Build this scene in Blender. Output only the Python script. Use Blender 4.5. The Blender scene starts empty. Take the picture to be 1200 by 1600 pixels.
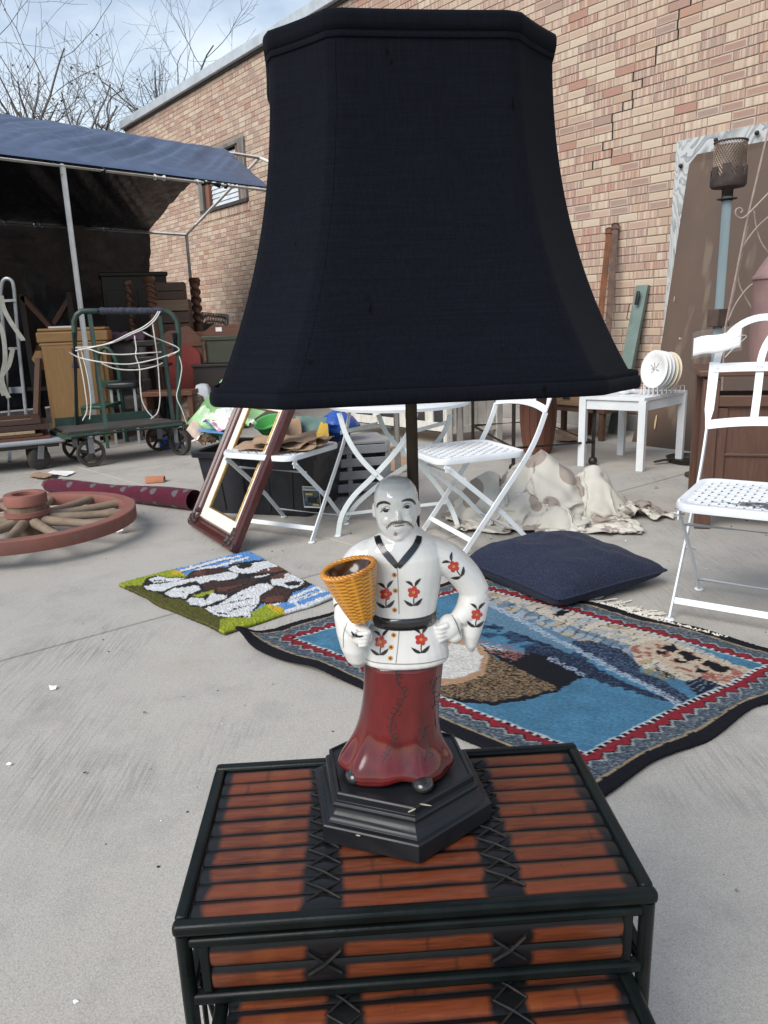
import bpy, bmesh, math, random
import numpy as np
from mathutils import Vector, Matrix, Euler, noise as mnoise
from mathutils.bvhtree import BVHTree

# ---------------------------------------------------------------- camera, sky, sun, exposure
scene = bpy.context.scene
FPX = 1180.0                      # focal length in pixels of the 1200 x 1600 photograph
PITCH = math.atan(300 / 1180.0); ROLL = math.radians(2.0); EYE = 1.0
cam_data = bpy.data.cameras.new('camera'); cam = bpy.data.objects.new('camera', cam_data)
scene.collection.objects.link(cam)
cam_data.sensor_fit = 'VERTICAL'; cam_data.sensor_height = 36.0; cam_data.lens = 36.0 * FPX / 1600.0
cam_data.clip_start = 0.02; cam_data.clip_end = 2000
cam.matrix_world = (Matrix.Translation((0, 0, EYE)) @ Matrix.Rotation(math.radians(90) - PITCH, 4, 'X')
                    @ Matrix.Rotation(-ROLL, 4, 'Z'))
scene.camera = cam

SUN_EL, SUN_AZ = math.radians(42), math.radians(-140)      # azimuth from +Y (view direction), positive to the right
world = bpy.data.worlds.new('World'); scene.world = world; world.use_nodes = True
nt = world.node_tree; nt.nodes.clear()
wo = nt.nodes.new('ShaderNodeOutputWorld'); bg = nt.nodes.new('ShaderNodeBackground')
sky = nt.nodes.new('ShaderNodeTexSky'); sky.sky_type = 'NISHITA'; sky.sun_disc = False
sky.sun_elevation = SUN_EL; sky.sun_rotation = SUN_AZ; sky.air_density = 1.2; sky.dust_density = 0.3; sky.ozone_density = 1.0
tc = nt.nodes.new('ShaderNodeTexCoord')
mp = nt.nodes.new('ShaderNodeMapping'); mp.inputs['Scale'].default_value = (1.0, 1.0, 2.2); mp.inputs['Location'].default_value = (0.35, 0.1, 0.2)
cn = nt.nodes.new('ShaderNodeTexNoise'); cn.inputs['Scale'].default_value = 2.1; cn.inputs['Detail'].default_value = 7; cn.inputs['Roughness'].default_value = 0.55
cr = nt.nodes.new('ShaderNodeMapRange'); cr.inputs['From Min'].default_value = 0.47; cr.inputs['From Max'].default_value = 0.66
cr.inputs['To Min'].default_value = 0.10; cr.inputs['To Max'].default_value = 0.80
mx = nt.nodes.new('ShaderNodeMixRGB'); mx.inputs['Color2'].default_value = (7.4, 8.0, 8.6, 1)
nt.links.new(tc.outputs['Generated'], mp.inputs['Vector']); nt.links.new(mp.outputs[0], cn.inputs['Vector'])
nt.links.new(cn.outputs['Fac'], cr.inputs['Value']); nt.links.new(cr.outputs[0], mx.inputs['Fac'])
nt.links.new(sky.outputs[0], mx.inputs['Color1']); nt.links.new(mx.outputs[0], bg.inputs['Color'])
bg.inputs['Strength'].default_value = 0.115
nt.links.new(bg.outputs[0], wo.inputs['Surface'])

sd = bpy.data.lights.new('sun', 'SUN'); sd.energy = 3.1; sd.angle = math.radians(42); sd.color = (1.0, 0.95, 0.88)
sun = bpy.data.objects.new('sun', sd); scene.collection.objects.link(sun)
sdir = Vector((math.sin(SUN_AZ) * math.cos(SUN_EL), math.cos(SUN_AZ) * math.cos(SUN_EL), math.sin(SUN_EL)))
sun.rotation_euler = sdir.to_track_quat('Z', 'Y').to_euler(); sun.location = sdir * 30

vs = scene.view_settings
vs.view_transform = 'Standard'; vs.look = 'None'; vs.gamma = 1.0; vs.exposure = 0.36; vs.use_curve_mapping = False

# ---------------------------------------------------------------- survey helpers: photograph pixel -> place in the yard
_c, _s, _cr, _sr = math.cos(PITCH), math.sin(PITCH), math.cos(ROLL), math.sin(ROLL)
def ray(x, y):
    a = (x - 600) / FPX; u = (800 - y) / FPX
    a, u = a * _cr + u * _sr, -a * _sr + u * _cr
    return Vector((a, _c + u * _s, u * _c - _s))
def G(x, y, z=0.0):                 # on the horizontal plane at height z
    r = ray(x, y); t = (z - EYE) / r.z
    return Vector((r.x * t, r.y * t, z))
def D(x, y, Y):                     # at forward distance Y
    r = ray(x, y); t = Y / r.y
    return Vector((r.x * t, Y, EYE + r.z * t))
def PX(p):
    X, Y, Z = p[0], p[1], p[2] - EYE
    f = Y * _c - Z * _s; u = (Y * _s + Z * _c) / f; a = X / f
    a, u = a * _cr - u * _sr, a * _sr + u * _cr
    return 600 + FPX * a, 800 - FPX * u

# ---------------------------------------------------------------- object helpers
COL = scene.collection
WM = {}                             # world matrix of every object, kept by hand
def tag(o, label=None, cat=None, group=None, kind=None):
    if label: o['label'] = label
    if cat: o['category'] = cat
    if group: o['group'] = group
    if kind: o['kind'] = kind
    return o
def thing(name, label, cat, loc=(0, 0, 0), rz=0.0, group=None, rot=None):
    o = bpy.data.objects.new(name, None); COL.objects.link(o)
    o.empty_display_size = 0.05
    m = Matrix.Translation(Vector(loc)) @ (Euler(rot).to_matrix().to_4x4() if rot else Matrix.Rotation(rz, 4, 'Z'))
    o.matrix_world = m; WM[o.name] = m
    return tag(o, label, cat, group)

def frame_of(d, up=(0, 0, 1)):
    d = Vector(d).normalized(); up = Vector(up)
    if abs(d.dot(up)) > 0.999: up = Vector((0, 1, 0)) if abs(d.y) < 0.9 else Vector((1, 0, 0))
    x = d.cross(up).normalized(); y = x.cross(d).normalized()
    return x, y, d

class MB:
    def __init__(s): s.v = []; s.f = []
    def add(s, vs_, fs_):
        n = len(s.v); s.v += [tuple(p) for p in vs_]; s.f += [tuple(i + n for i in f) for f in fs_]; return s
    def box(s, c, size, M=None):
        hx, hy, hz = size[0] / 2, size[1] / 2, size[2] / 2
        vs_ = [Vector((x * hx, y * hy, z * hz)) for x in (-1, 1) for y in (-1, 1) for z in (-1, 1)]
        if M is not None: vs_ = [M @ p for p in vs_]
        c = Vector(c); vs_ = [p + c for p in vs_]
        return s.add(vs_, [(0, 1, 3, 2), (4, 6, 7, 5), (0, 4, 5, 1), (2, 3, 7, 6), (0, 2, 6, 4), (1, 5, 7, 3)])
    def bar(s, p0, p1, w, t, up=(0, 0, 1)):          # w across (perpendicular to up), t along up
        p0, p1 = Vector(p0), Vector(p1); x, y, d = frame_of(p1 - p0, up)
        vs_ = [p + x * (a * w / 2) + y * (b * t / 2) for p in (p0, p1) for a, b in ((-1, -1), (1, -1), (1, 1), (-1, 1))]
        return s.add(vs_, [(3, 2, 1, 0), (4, 5, 6, 7), (0, 1, 5, 4), (1, 2, 6, 5), (2, 3, 7, 6), (3, 0, 4, 7)])
    def tube(s, pts, r, n=8, closed=False, caps=True):
        pts = [Vector(p) for p in pts]; N = len(pts)
        rs = r if isinstance(r, (list, tuple)) else [r] * N
        x = None; vs_ = []
        for i, p in enumerate(pts):
            a = pts[(i - 1) % N] if (closed or i > 0) else p; b = pts[(i + 1) % N] if (closed or i < N - 1) else p
            d = (b - a)
            d = d.normalized() if d.length > 1e-9 else Vector((0, 0, 1))
            if x is None: x, y, _ = frame_of(d)
            else:
                x = (x - d * x.dot(d)); x = x.normalized() if x.length > 1e-6 else frame_of(d)[0]
                y = d.cross(x)
            for k in range(n):
                q = 2 * math.pi * k / n
                vs_.append(p + (x * math.cos(q) + y * math.sin(q)) * rs[i])
        fs_ = []
        for i in range(N if closed else N - 1):
            j = (i + 1) % N
            for k in range(n): fs_.append((i * n + k, i * n + (k + 1) % n, j * n + (k + 1) % n, j * n + k))
        if caps and not closed: fs_ += [tuple(range(n))[::-1], tuple((N - 1) * n + k for k in range(n))]
        return s.add(vs_, fs_)
    def flat(s, pts, w, t, nrm):                     # flat strip of width w, thickness t, along pts; nrm = face normal
        pts = [Vector(p) for p in pts]; N = len(pts); nrm = Vector(nrm).normalized(); vs_ = []
        for i, p in enumerate(pts):
            d = (pts[min(i + 1, N - 1)] - pts[max(i - 1, 0)]).normalized(); sd_ = d.cross(nrm).normalized()
            for a, b in ((-1, -1), (1, -1), (1, 1), (-1, 1)): vs_.append(p + sd_ * (a * w / 2) + nrm * (b * t / 2))
        fs_ = [(3, 2, 1, 0), tuple((N - 1) * 4 + k for k in range(4))]
        for i in range(N - 1):
            for k in range(4): fs_.append((i * 4 + k, i * 4 + (k + 1) % 4, i * 4 + 4 + (k + 1) % 4, i * 4 + 4 + k))
        return s.add(vs_, fs_)
    def lathe(s, prof, n=24, c=(0, 0, 0), M=None, caps=True):
        c = Vector(c); vs_ = []
        for r, z in prof:
            for k in range(n):
                q = 2 * math.pi * k / n; p = Vector((r * math.cos(q), r * math.sin(q), z))
                vs_.append((M @ p if M is not None else p) + c)
        N = len(prof); fs_ = []
        for i in range(N - 1):
            for k in range(n): fs_.append((i * n + k, i * n + (k + 1) % n, (i + 1) * n + (k + 1) % n, (i + 1) * n + k))
        if caps: fs_ += [tuple(range(n))[::-1], tuple((N - 1) * n + k for k in range(n))]
        return s.add(vs_, fs_)
    def loft(s, rings, caps=True):
        n = len(rings[0]); vs_ = [p for r in rings for p in r]; fs_ = []
        for i in range(len(rings) - 1):
            for k in range(n): fs_.append((i * n + k, i * n + (k + 1) % n, (i + 1) * n + (k + 1) % n, (i + 1) * n + k))
        if caps: fs_ += [tuple(range(n))[::-1], tuple((len(rings) - 1) * n + k for k in range(n))]
        return s.add(vs_, fs_)
    def prism(s, poly, a, b, M=None):                # 2-D polygon in local xy, extruded from z=a to z=b, moved by 4x4 M
        n = len(poly); vs_ = [Vector((p[0], p[1], z)) for z in (a, b) for p in poly]
        if M is not None: vs_ = [M @ p for p in vs_]
        return s.add(vs_, [tuple(range(n))[::-1], tuple(range(n, 2 * n))] + [(k, (k + 1) % n, n + (k + 1) % n, n + k) for k in range(n)])
    def grid(s, P, nu, nv, thick=0.0, down=(0, 0, -1)):   # P(i,j) -> point, i<nu, j<nv; closed sheet if thick
        top = [Vector(P(i, j)) for j in range(nv) for i in range(nu)]
        fs_ = [(j * nu + i, j * nu + i + 1, (j + 1) * nu + i + 1, (j + 1) * nu + i) for j in range(nv - 1) for i in range(nu - 1)]
        if thick:
            dn = Vector(down) * thick; m = nu * nv; bot = [p + dn for p in top]
            fs2 = [tuple(q + m for q in f)[::-1] for f in fs_]
            rim = [i for i in range(nu)] + [j * nu + nu - 1 for j in range(1, nv)] + [(nv - 1) * nu + i for i in range(nu - 2, -1, -1)] + [j * nu for j in range(nv - 2, 0, -1)]
            L = len(rim)
            side = [(rim[(k + 1) % L], rim[k], rim[k] + m, rim[(k + 1) % L] + m) for k in range(L)]
            return s.add(top + bot, fs_ + fs2 + side)
        return s.add(top, fs_)
    def mesh(s, name, smooth=None, inv=None):
        vs_ = s.v
        if inv is not None: vs_ = [inv @ Vector(p) for p in vs_]
        me = bpy.data.meshes.new(name); me.from_pydata([tuple(p) for p in vs_], [], s.f); me.update()
        bm_ = bmesh.new(); bm_.from_mesh(me); bmesh.ops.recalc_face_normals(bm_, faces=bm_.faces); bm_.to_mesh(me); bm_.free()
        if smooth is not None:
            me.polygons.foreach_set('use_smooth', [True] * len(me.polygons))
            me.set_sharp_from_angle(angle=math.radians(smooth))
        return me
    def build(s, name, mat, parent=None, smooth=40, bev=0.0, local=True, label=None, cat=None, group=None, kind=None, seg=2):
        inv = WM[parent.name].inverted() if (parent is not None and not local) else None
        me = s.mesh(name, smooth, inv)
        return place(name, me, mat, parent, bev, seg, label, cat, group, kind)

def place(name, me, mat, parent=None, bev=0.0, seg=2, label=None, cat=None, group=None, kind=None):
    o = bpy.data.objects.new(name, me); COL.objects.link(o)
    if mat is not None and not me.materials: me.materials.append(mat)
    if parent is not None:
        o.parent = parent; WM[o.name] = WM[parent.name]
    else: WM[o.name] = Matrix.Identity(4)
    if bev:
        m = o.modifiers.new('bevel', 'BEVEL'); m.width = bev; m.segments = seg; m.limit_method = 'ANGLE'; m.angle_limit = math.radians(40)
        m.harden_normals = False
    return tag(o, label, cat, group, kind)

def rebase(o, base):                # put the origin of a top-level mesh at its base
    base = Vector(base)
    o.data.transform(Matrix.Translation(-base)); o.location = base; WM[o.name] = Matrix.Translation(base); return o

def copy_tree(o, parent=None):
    c = o.copy(); COL.objects.link(c)
    if parent is not None: c.parent = parent
    for ch in [x for x in bpy.data.objects if x.parent == o]: copy_tree(ch, c)
    return c
def colour_attr(me, cols, name='Col'):
    a = me.color_attributes.new(name, 'FLOAT_COLOR', 'POINT')
    arr = np.ones((len(me.vertices), 4), np.float32); arr[:, :3] = cols
    a.data.foreach_set('color', arr.ravel())
def arc(c, r, a0, a1, n, ax=(1, 0, 0), ay=(0, 0, 1)):
    c, ax, ay = Vector(c), Vector(ax), Vector(ay)
    return [c + ax * (r * math.cos(a0 + (a1 - a0) * k / n)) + ay * (r * math.sin(a0 + (a1 - a0) * k / n)) for k in range(n + 1)]
def bez(pts, n=12):                 # Catmull-Rom through the points
    P = [Vector(p) for p in pts]; P = [P[0] * 2 - P[1]] + P + [P[-1] * 2 - P[-2]]; out = []
    for i in range(1, len(P) - 2):
        for k in range(n):
            t = k / n
            out.append(0.5 * ((2 * P[i]) + (P[i + 1] - P[i - 1]) * t + (2 * P[i - 1] - 5 * P[i] + 4 * P[i + 1] - P[i + 2]) * t * t + (3 * P[i] - P[i - 1] - 3 * P[i + 1] + P[i + 2]) * t ** 3))
    out.append(P[-2]); return out
def nz(x, y=0.0, z=0.0, o=4): return mnoise.fractal(Vector((x, y, z)), 1.0, 2.0, o)

# ---------------------------------------------------------------- materials
def S(r, g, b):                     # photographed sRGB triple -> linear
    f = lambda v: (v / 255) / 12.92 if v / 255 <= 0.04045 else ((v / 255 + 0.055) / 1.055) ** 2.4
    return (f(r), f(g), f(b))
class NT:
    def __init__(s, name):
        s.m = bpy.data.materials.new(name); s.m.use_nodes = True; s.t = s.m.node_tree
        s.b = s.t.nodes['Principled BSDF']; s.tc = None
    def n(s, t, **kw):
        q = s.t.nodes.new(t)
        for k, v in kw.items():
            if k in q.inputs: q.inputs[k].default_value = v
            else: setattr(q, k, v)
        return q
    def l(s, a, b): s.t.links.new(a, b)
    def co(s, scale=(1, 1, 1), rot=(0, 0, 0)):
        if s.tc is None: s.tc = s.n('ShaderNodeTexCoord')
        m = s.n('ShaderNodeMapping'); m.inputs['Scale'].default_value = scale; m.inputs['Rotation'].default_value = rot
        s.l(s.tc.outputs['Object'], m.inputs['Vector']); return m.outputs[0]
    def noise(s, scale, detail=4, rough=0.5, vec=None, dist=0.0):
        q = s.n('ShaderNodeTexNoise'); q.inputs['Scale'].default_value = scale; q.inputs['Detail'].default_value = detail
        q.inputs['Roughness'].default_value = rough; q.inputs['Distortion'].default_value = dist
        s.l(vec if vec is not None else s.co(), q.inputs['Vector']); return q.outputs['Fac']
    def ramp(s, fac, a, b, lo=0.0, hi=1.0):
        q = s.n('ShaderNodeMapRange'); q.inputs['From Min'].default_value = a; q.inputs['From Max'].default_value = b
        q.inputs['To Min'].default_value = lo; q.inputs['To Max'].default_value = hi; s.l(fac, q.inputs['Value']); return q.outputs[0]
    def mix(s, fac, c1, c2, mode='MIX'):
        q = s.n('ShaderNodeMixRGB'); q.blend_type = mode
        for k, v in (('Fac', fac), ('Color1', c1), ('Color2', c2)):
            if isinstance(v, (int, float)): q.inputs[k].default_value = v
            elif isinstance(v, tuple): q.inputs[k].default_value = (*v[:3], 1)
            else: s.l(v, q.inputs[k])
        return q.outputs[0]
    def math(s, op, a, b=None):
        q = s.n('ShaderNodeMath'); q.operation = op
        for i, v in enumerate((a, b)):
            if v is None: continue
            if isinstance(v, (int, float)): q.inputs[i].default_value = v
            else: s.l(v, q.inputs[i])
        return q.outputs[0]
    def bump(s, h, strength=0.3, dist=0.002):
        q = s.n('ShaderNodeBump'); q.inputs['Strength'].default_value = strength; q.inputs['Distance'].default_value = dist
        s.l(h, q.inputs['Height']); s.l(q.outputs[0], s.b.inputs['Normal'])
    def set(s, color=None, rough=None, metal=None, coat=None, spec=None, sheen=None):
        for k, v in (('Base Color', color), ('Roughness', rough), ('Metallic', metal), ('Coat Weight', coat), ('Specular IOR Level', spec), ('Sheen Weight', sheen)):
            if v is None: continue
            if isinstance(v, (int, float)): s.b.inputs[k].default_value = v
            elif isinstance(v, tuple): s.b.inputs[k].default_value = (*v[:3], 1)
            else: s.l(v, s.b.inputs[k])
        return s.m
MATS = {}
def simple(name, c1, c2=None, scale=12, rough=0.6, metal=0.0, bump=0.25, bscale=60, dist=0.001, stretch=(1, 1, 1), lo=0.35, hi=0.65, dirt=None, dirt_at=0.62, coat=0.0, rvar=0.12, spec=0.5, sheen=0.0):
    if name in MATS: return MATS[name]
    t = NT(name); c2 = c2 or tuple(v * 0.75 for v in c1)
    v = t.co(stretch); col = t.mix(t.ramp(t.noise(scale, 5, 0.6, v), lo, hi), c1, c2)
    if dirt:
        col = t.mix(t.ramp(t.noise(scale * 2.3, 6, 0.65, v), dirt_at, dirt_at + 0.05), col, dirt)
    t.bump(t.noise(bscale, 4, 0.6, v), bump, dist)
    r = t.ramp(t.noise(scale * 1.7, 4, 0.5), 0.3, 0.7, max(0, rough - rvar), min(1, rough + rvar))
    MATS[name] = t.set(col, r, metal, coat, spec, sheen); return MATS[name]
def attr_mat(name, rough=0.9, bump=0.5, bscale=300, dist=0.003, sheen=0.2, vary=0.18, vs_scale=80):
    t = NT(name); a = t.n('ShaderNodeAttribute'); a.attribute_name = 'Col'
    f = t.ramp(t.noise(vs_scale, 4, 0.7), 0.25, 0.75, 1 - vary, 1 + vary)
    c = t.n('ShaderNodeVectorMath'); c.operation = 'SCALE'; t.l(a.outputs['Color'], c.inputs[0]); t.l(f, c.inputs['Scale'])
    t.bump(t.noise(bscale, 3, 0.6), bump, dist)
    MATS[name] = t.set(c.outputs[0], rough, sheen=sheen, spec=0.2); return MATS[name]
def wood(name, c1, c2, axis=0, rough=0.5, scale=6, coat=0.0, bump=0.2):
    t = NT(name); st = [14, 14, 14]; st[axis] = 1.0; v = t.co(tuple(st))
    w = t.noise(scale, 6, 0.65, v, 0.6); g = t.noise(scale * 6, 4, 0.7, v)
    col = t.mix(t.ramp(w, 0.3, 0.7), c1, c2); col = t.mix(t.ramp(g, 0.55, 0.75, 0, 0.45), col, tuple(x * 0.5 for x in c2))
    t.bump(g, bump, 0.001); MATS[name] = t.set(col, rough, coat=coat); return MATS[name]
# ---------------------------------------------------------------- ground: concrete slabs
rnd = random.Random(7)
def concrete_mat(name, k=1.0):
    t = NT(name)
    c = t.mix(t.ramp(t.noise(0.9, 5, 0.6), 0.3, 0.72), (0.445 * k, 0.415 * k, 0.370 * k), (0.38 * k, 0.358 * k, 0.325 * k))
    c = t.mix(t.ramp(t.noise(4.5, 6, 0.65), 0.50, 0.72, 0, 0.6), c, (0.265 * k, 0.252 * k, 0.235 * k))
    br = t.noise(5, 3, 0.6, t.co((26, 1.3, 1), (0, 0, math.radians(-38))))
    patch = t.ramp(t.noise(1.6, 3, 0.5), 0.5, 0.66)
    c = t.mix(t.math('MULTIPLY', t.ramp(br, 0.44, 0.64, 0, 0.8), patch), c, (0.215 * k, 0.207 * k, 0.193 * k))
    c = t.mix(t.ramp(t.noise(300, 4, 0.75), 0.44, 0.68, 0.0, 0.65), c, (0.20 * k, 0.192 * k, 0.178 * k))
    c = t.mix(t.ramp(t.noise(420, 2, 0.6), 0.58, 0.70, 0.0, 0.5), c, (0.58 * k, 0.56 * k, 0.53 * k))
    c = t.mix(t.ramp(t.noise(34, 2, 0.5), 0.74, 0.78, 0.0, 0.75), c, (0.12 * k, 0.115 * k, 0.105 * k))
    c = t.mix(t.ramp(t.noise(2.7, 4, 0.6, t.co((1, 1, 1), (0.3, 0.9, 0.2))), 0.6, 0.8, 0, 0.35), c, (0.34 * k, 0.30 * k, 0.24 * k))
    h = t.math('ADD', t.noise(260, 4, 0.7), t.math('MULTIPLY', br, 0.5)); t.bump(h, 0.6, 0.0016)
    return t.set(c, 0.86, spec=0.25)
CONC = concrete_mat('concrete')
JOINT = simple('joint_filler', (0.10, 0.095, 0.088), (0.06, 0.057, 0.053), 8, 0.95)
far = concrete_mat('yard_base', 0.22)
gr = MB().grid(lambda i, j: ((i - 1) * 300, (j - 1) * 300, -0.014), 3, 3).build('ground', far, smooth=None); tag(gr, kind='structure')
azA, azB = math.radians(52), math.radians(-43)
dA = Vector((math.sin(azA), math.cos(azA), 0)); dB = Vector((math.sin(azB), math.cos(azB), 0))
pA0, pA1, pB0 = G(81, 1010), G(730, 833), G(330, 789)
nA = Vector((-dA.y, dA.x, 0)); nB = Vector((-dB.y, dB.x, 0))
a0, a1, b0 = pA0.dot(nA), pA1.dot(nA), pB0.dot(nB)
stepA = 3.0; stepB = 3.0
def cross_pt(a, b):                # point on line A at offset a and line B at offset b
    det = nA.x * nB.y - nA.y * nB.x
    return Vector(((a * nB.y - b * nA.y) / det, (nA.x * b - nB.x * a) / det, 0))
gap = 0.0048
amin = a0 * 0.5 + a1 * 0.5
for i in range(-4, 6):
    for j in range(-5, 6):
        A0, A1 = amin + i * stepA + gap, amin + (i + 1) * stepA - gap
        B0, B1 = b0 + j * stepB + gap, b0 + (j + 1) * stepB - gap
        ps = [cross_pt(A0, B0), cross_pt(A1, B0), cross_pt(A1, B1), cross_pt(A0, B1)]
        if max(p.y for p in ps) < -2.5 or min(p.y for p in ps) > 13 or min(abs(p.x) for p in ps) > 9: continue
        cpt = sum(ps, Vector()) / 4
        top = [p.lerp(cpt, 0.0012) for p in ps]
        m = MB(); dz = rnd.uniform(-0.0012, 0)
        vs_ = [(p.x, p.y, -0.06) for p in ps] + [(p.x, p.y, -0.003 + dz) for p in ps] + [(p.x, p.y, dz) for p in top]
        fs_ = [(8, 9, 10, 11)] + [(k, (k + 1) % 4, 4 + (k + 1) % 4, 4 + k) for k in range(4)] + [(4 + k, 4 + (k + 1) % 4, 8 + (k + 1) % 4, 8 + k) for k in range(4)]
        m.add(vs_, fs_).build('slab', CONC, gr, smooth=None)

# ---------------------------------------------------------------- brick building
W0 = G(956, 669); W_RZ = math.atan2(math.cos(math.radians(38)), -math.sin(math.radians(38)))
bld = thing('brick_building', 'long tan and red brick building with boarded window behind the yard', 'building', W0, W_RZ)
WMB = WM[bld.name]
def WL(x, y, off=0.0):             # photograph pixel -> wall coordinates (s along, height)
    r = ray(x, y); inv = WMB.inverted(); o = inv @ Vector((0, 0, EYE)); d = inv.to_3x3() @ r
    t = (off - o.y) / d.y; p = o + d * t; return p.x, p.z
MORTAR = simple('mortar', (0.30, 0.245, 0.20), (0.20, 0.16, 0.135), 30, 0.95, bump=0.6, bscale=220, dist=0.002)
S0, S1, ZTOP = -5.0, 10.53, 4.47
wx0, wx1, wz0, wz1 = 6.2, 7.72, 2.71, 3.56
w_ = MB()
yb, yf = -6.0, -0.006
w_.box(((S0 + wx0) / 2, (yb + yf) / 2, ZTOP / 2), (wx0 - S0, yf - yb, ZTOP))
w_.box(((wx1 + S1) / 2, (yb + yf) / 2, ZTOP / 2), (S1 - wx1, yf - yb, ZTOP))
w_.box(((wx0 + wx1) / 2, (yb + yf) / 2, wz0 / 2), (wx1 - wx0, yf - yb, wz0))
w_.box(((wx0 + wx1) / 2, (yb + yf) / 2, (wz1 + ZTOP) / 2), (wx1 - wx0, yf - yb, ZTOP - wz1))
w_.box(((wx0 + wx1) / 2, (yb - 0.13) / 2, (wz0 + wz1) / 2), (wx1 - wx0, -0.13 - yb, wz1 - wz0))
wall = w_.build('wall', MORTAR, bld, smooth=None)
PL = 0.135
MB().box(((S0 + S1) / 2, 0.006, PL / 2), (S1 - S0, 0.03, PL)).build('plinth', simple('plinth_concrete', (0.33, 0.32, 0.30), (0.22, 0.21, 0.2), 3, 0.9, bump=0.4), bld, bev=0.004)
ROOFM = simple('galvanised_flashing', (0.55, 0.58, 0.60), (0.43, 0.46, 0.48), 5, 0.45, 0.3, bump=0.1)
f_ = MB(); f_.box(((S0 + S1) / 2, 0.035, ZTOP + 0.085), (S1 - S0 + 0.1, 0.10, 0.13)); f_.box(((S0 + S1) / 2, -3.0, ZTOP + 0.13), (S1 - S0 + 0.1, 6.0, 0.03))
roof = f_.build('roof', ROOFM, bld, bev=0.006)
MB().box(((S0 + S1) / 2, 0.015, ZTOP + 0.002), (S1 - S0, 0.03, 0.03)).build('gap_shade_strip', simple('dark_timber_and_gap_shade', (0.05, 0.045, 0.04), None, 8, 0.8), roof)  # dark strip stands in for the shade of the gap under the flashing

def brick_material():
    t = NT('brick')
    a = t.n('ShaderNodeAttribute'); a.attribute_name = 'rnd'; sp = t.n('ShaderNodeSeparateColor'); t.l(a.outputs['Color'], sp.inputs[0])
    R, Gc, B = sp.outputs
    b = t.n('ShaderNodeAttribute'); b.attribute_name = 'bl'; sx = t.n('ShaderNodeSeparateXYZ'); t.l(b.outputs['Vector'], sx.inputs[0])
    U, V = sx.outputs[0], sx.outputs[1]
    rp = t.n('ShaderNodeValToRGB'); t.l(R, rp.inputs[0]); e = rp.color_ramp.elements
    pal = [(0.0, (0.53, 0.44, 0.335)), (0.16, (0.49, 0.385, 0.285)), (0.34, (0.465, 0.335, 0.245)), (0.52, (0.40, 0.275, 0.205)), (0.66, (0.36, 0.225, 0.17)), (0.78, (0.30, 0.22, 0.185)), (0.92, (0.36, 0.19, 0.145)), (1.0, (0.40, 0.23, 0.155))]
    while len(e) < len(pal): e.new(0.5)
    for q, (p, c) in zip(e, pal): q.position = p; q.color = (*c, 1)
    base = rp.outputs[0]
    wn = t.n('ShaderNodeTexNoise'); wn.noise_dimensions = '1D'; wn.inputs['Scale'].default_value = 1.0; wn.inputs['Detail'].default_value = 1.0
    t.l(t.math('ADD', t.math('MULTIPLY', U, 38.0), t.math('MULTIPLY', Gc, 300.0)), wn.inputs['W'])
    band = t.ramp(wn.outputs['Fac'], 0.48, 0.56)
    wn2 = t.n('ShaderNodeTexNoise'); wn2.noise_dimensions = '1D'; wn2.inputs['Detail'].default_value = 0.0; wn2.inputs['Scale'].default_value = 1.0
    t.l(t.math('ADD', t.math('MULTIPLY', U, 24.0), t.math('MULTIPLY', Gc, 777.0)), wn2.inputs['W'])
    band2 = t.ramp(wn2.outputs['Fac'], 0.55, 0.60)
    has = t.ramp(B, 0.36, 0.40)
    c = t.mix(t.math('MULTIPLY', t.math('MULTIPLY', band, has), 0.55), base, (0.63, 0.52, 0.41))
    c = t.mix(t.math('MULTIPLY', t.math('MULTIPLY', band2, has), 0.55), c, (0.34, 0.215, 0.175))
    # scorched rim: pale edge round a redder heart on some bricks
    du = t.math('SUBTRACT', 0.086, t.math('ABSOLUTE', U)); dv = t.math('SUBTRACT', 0.029, t.math('ABSOLUTE', V))
    rim = t.ramp(t.math('ADD', t.math('MINIMUM', du, dv), t.math('MULTIPLY', t.noise(60, 3, 0.6), 0.008)), 0.009, 0.015)
    c = t.mix(t.math('MULTIPLY', t.math('SUBTRACT', 1.0, rim), t.math('MULTIPLY', t.ramp(B, 0.30, 0.22), 0.6)), c, (0.60, 0.49, 0.39))
    c = t.mix(t.ramp(t.noise(9, 5, 0.65), 0.35, 0.75, 0, 0.28), c, (0.36, 0.27, 0.225))
    c = t.mix(t.ramp(t.noise(0.7, 3, 0.5), 0.42, 0.7, 0, 0.30), c, (0.40, 0.29, 0.24))
    c = t.mix(t.ramp(t.noise(48, 3, 0.6), 0.70, 0.74, 0, 0.8), c, (0.05, 0.035, 0.03))
    c = t.mix(t.ramp(t.noise(300, 3, 0.7), 0.5, 0.7, 0, 0.25), c, (0.2, 0.13, 0.1))
    t.bump(t.noise(140, 5, 0.7), 0.5, 0.002)
    return t.set(c, 0.9, spec=0.2)
BRICK = brick_material()
CH, BLN, JT = 0.0655, 0.183, 0.0068
def brick_verts(x0, x1, z0, z1, yf_=0.0, ch=0.0035, yb_=-0.02):
    q = [(x0, z0), (x1, z0), (x1, z1), (x0, z1)]; i = [(x0 + ch, z0 + ch), (x1 - ch, z0 + ch), (x1 - ch, z1 - ch), (x0 + ch, z1 - ch)]
    vs_ = [(a, yb_, b) for a, b in q] + [(a, yf_ - ch * 0.8, b) for a, b in q] + [(a, yf_, b) for a, b in i]
    fs_ = [(8, 9, 10, 11)] + [(k, (k + 1) % 4, 4 + (k + 1) % 4, 4 + k) for k in range(4)] + [(4 + k, 4 + (k + 1) % 4, 8 + (k + 1) % 4, 8 + k) for k in range(4)]
    return vs_, fs_
def add_brick_attrs(me, rc, bl):
    colour_attr(me, np.array(rc, np.float32), 'rnd')
    a = me.attributes.new('bl', 'FLOAT_VECTOR', 'POINT'); a.data.foreach_set('vector', np.array(bl, np.float32).ravel())
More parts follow.
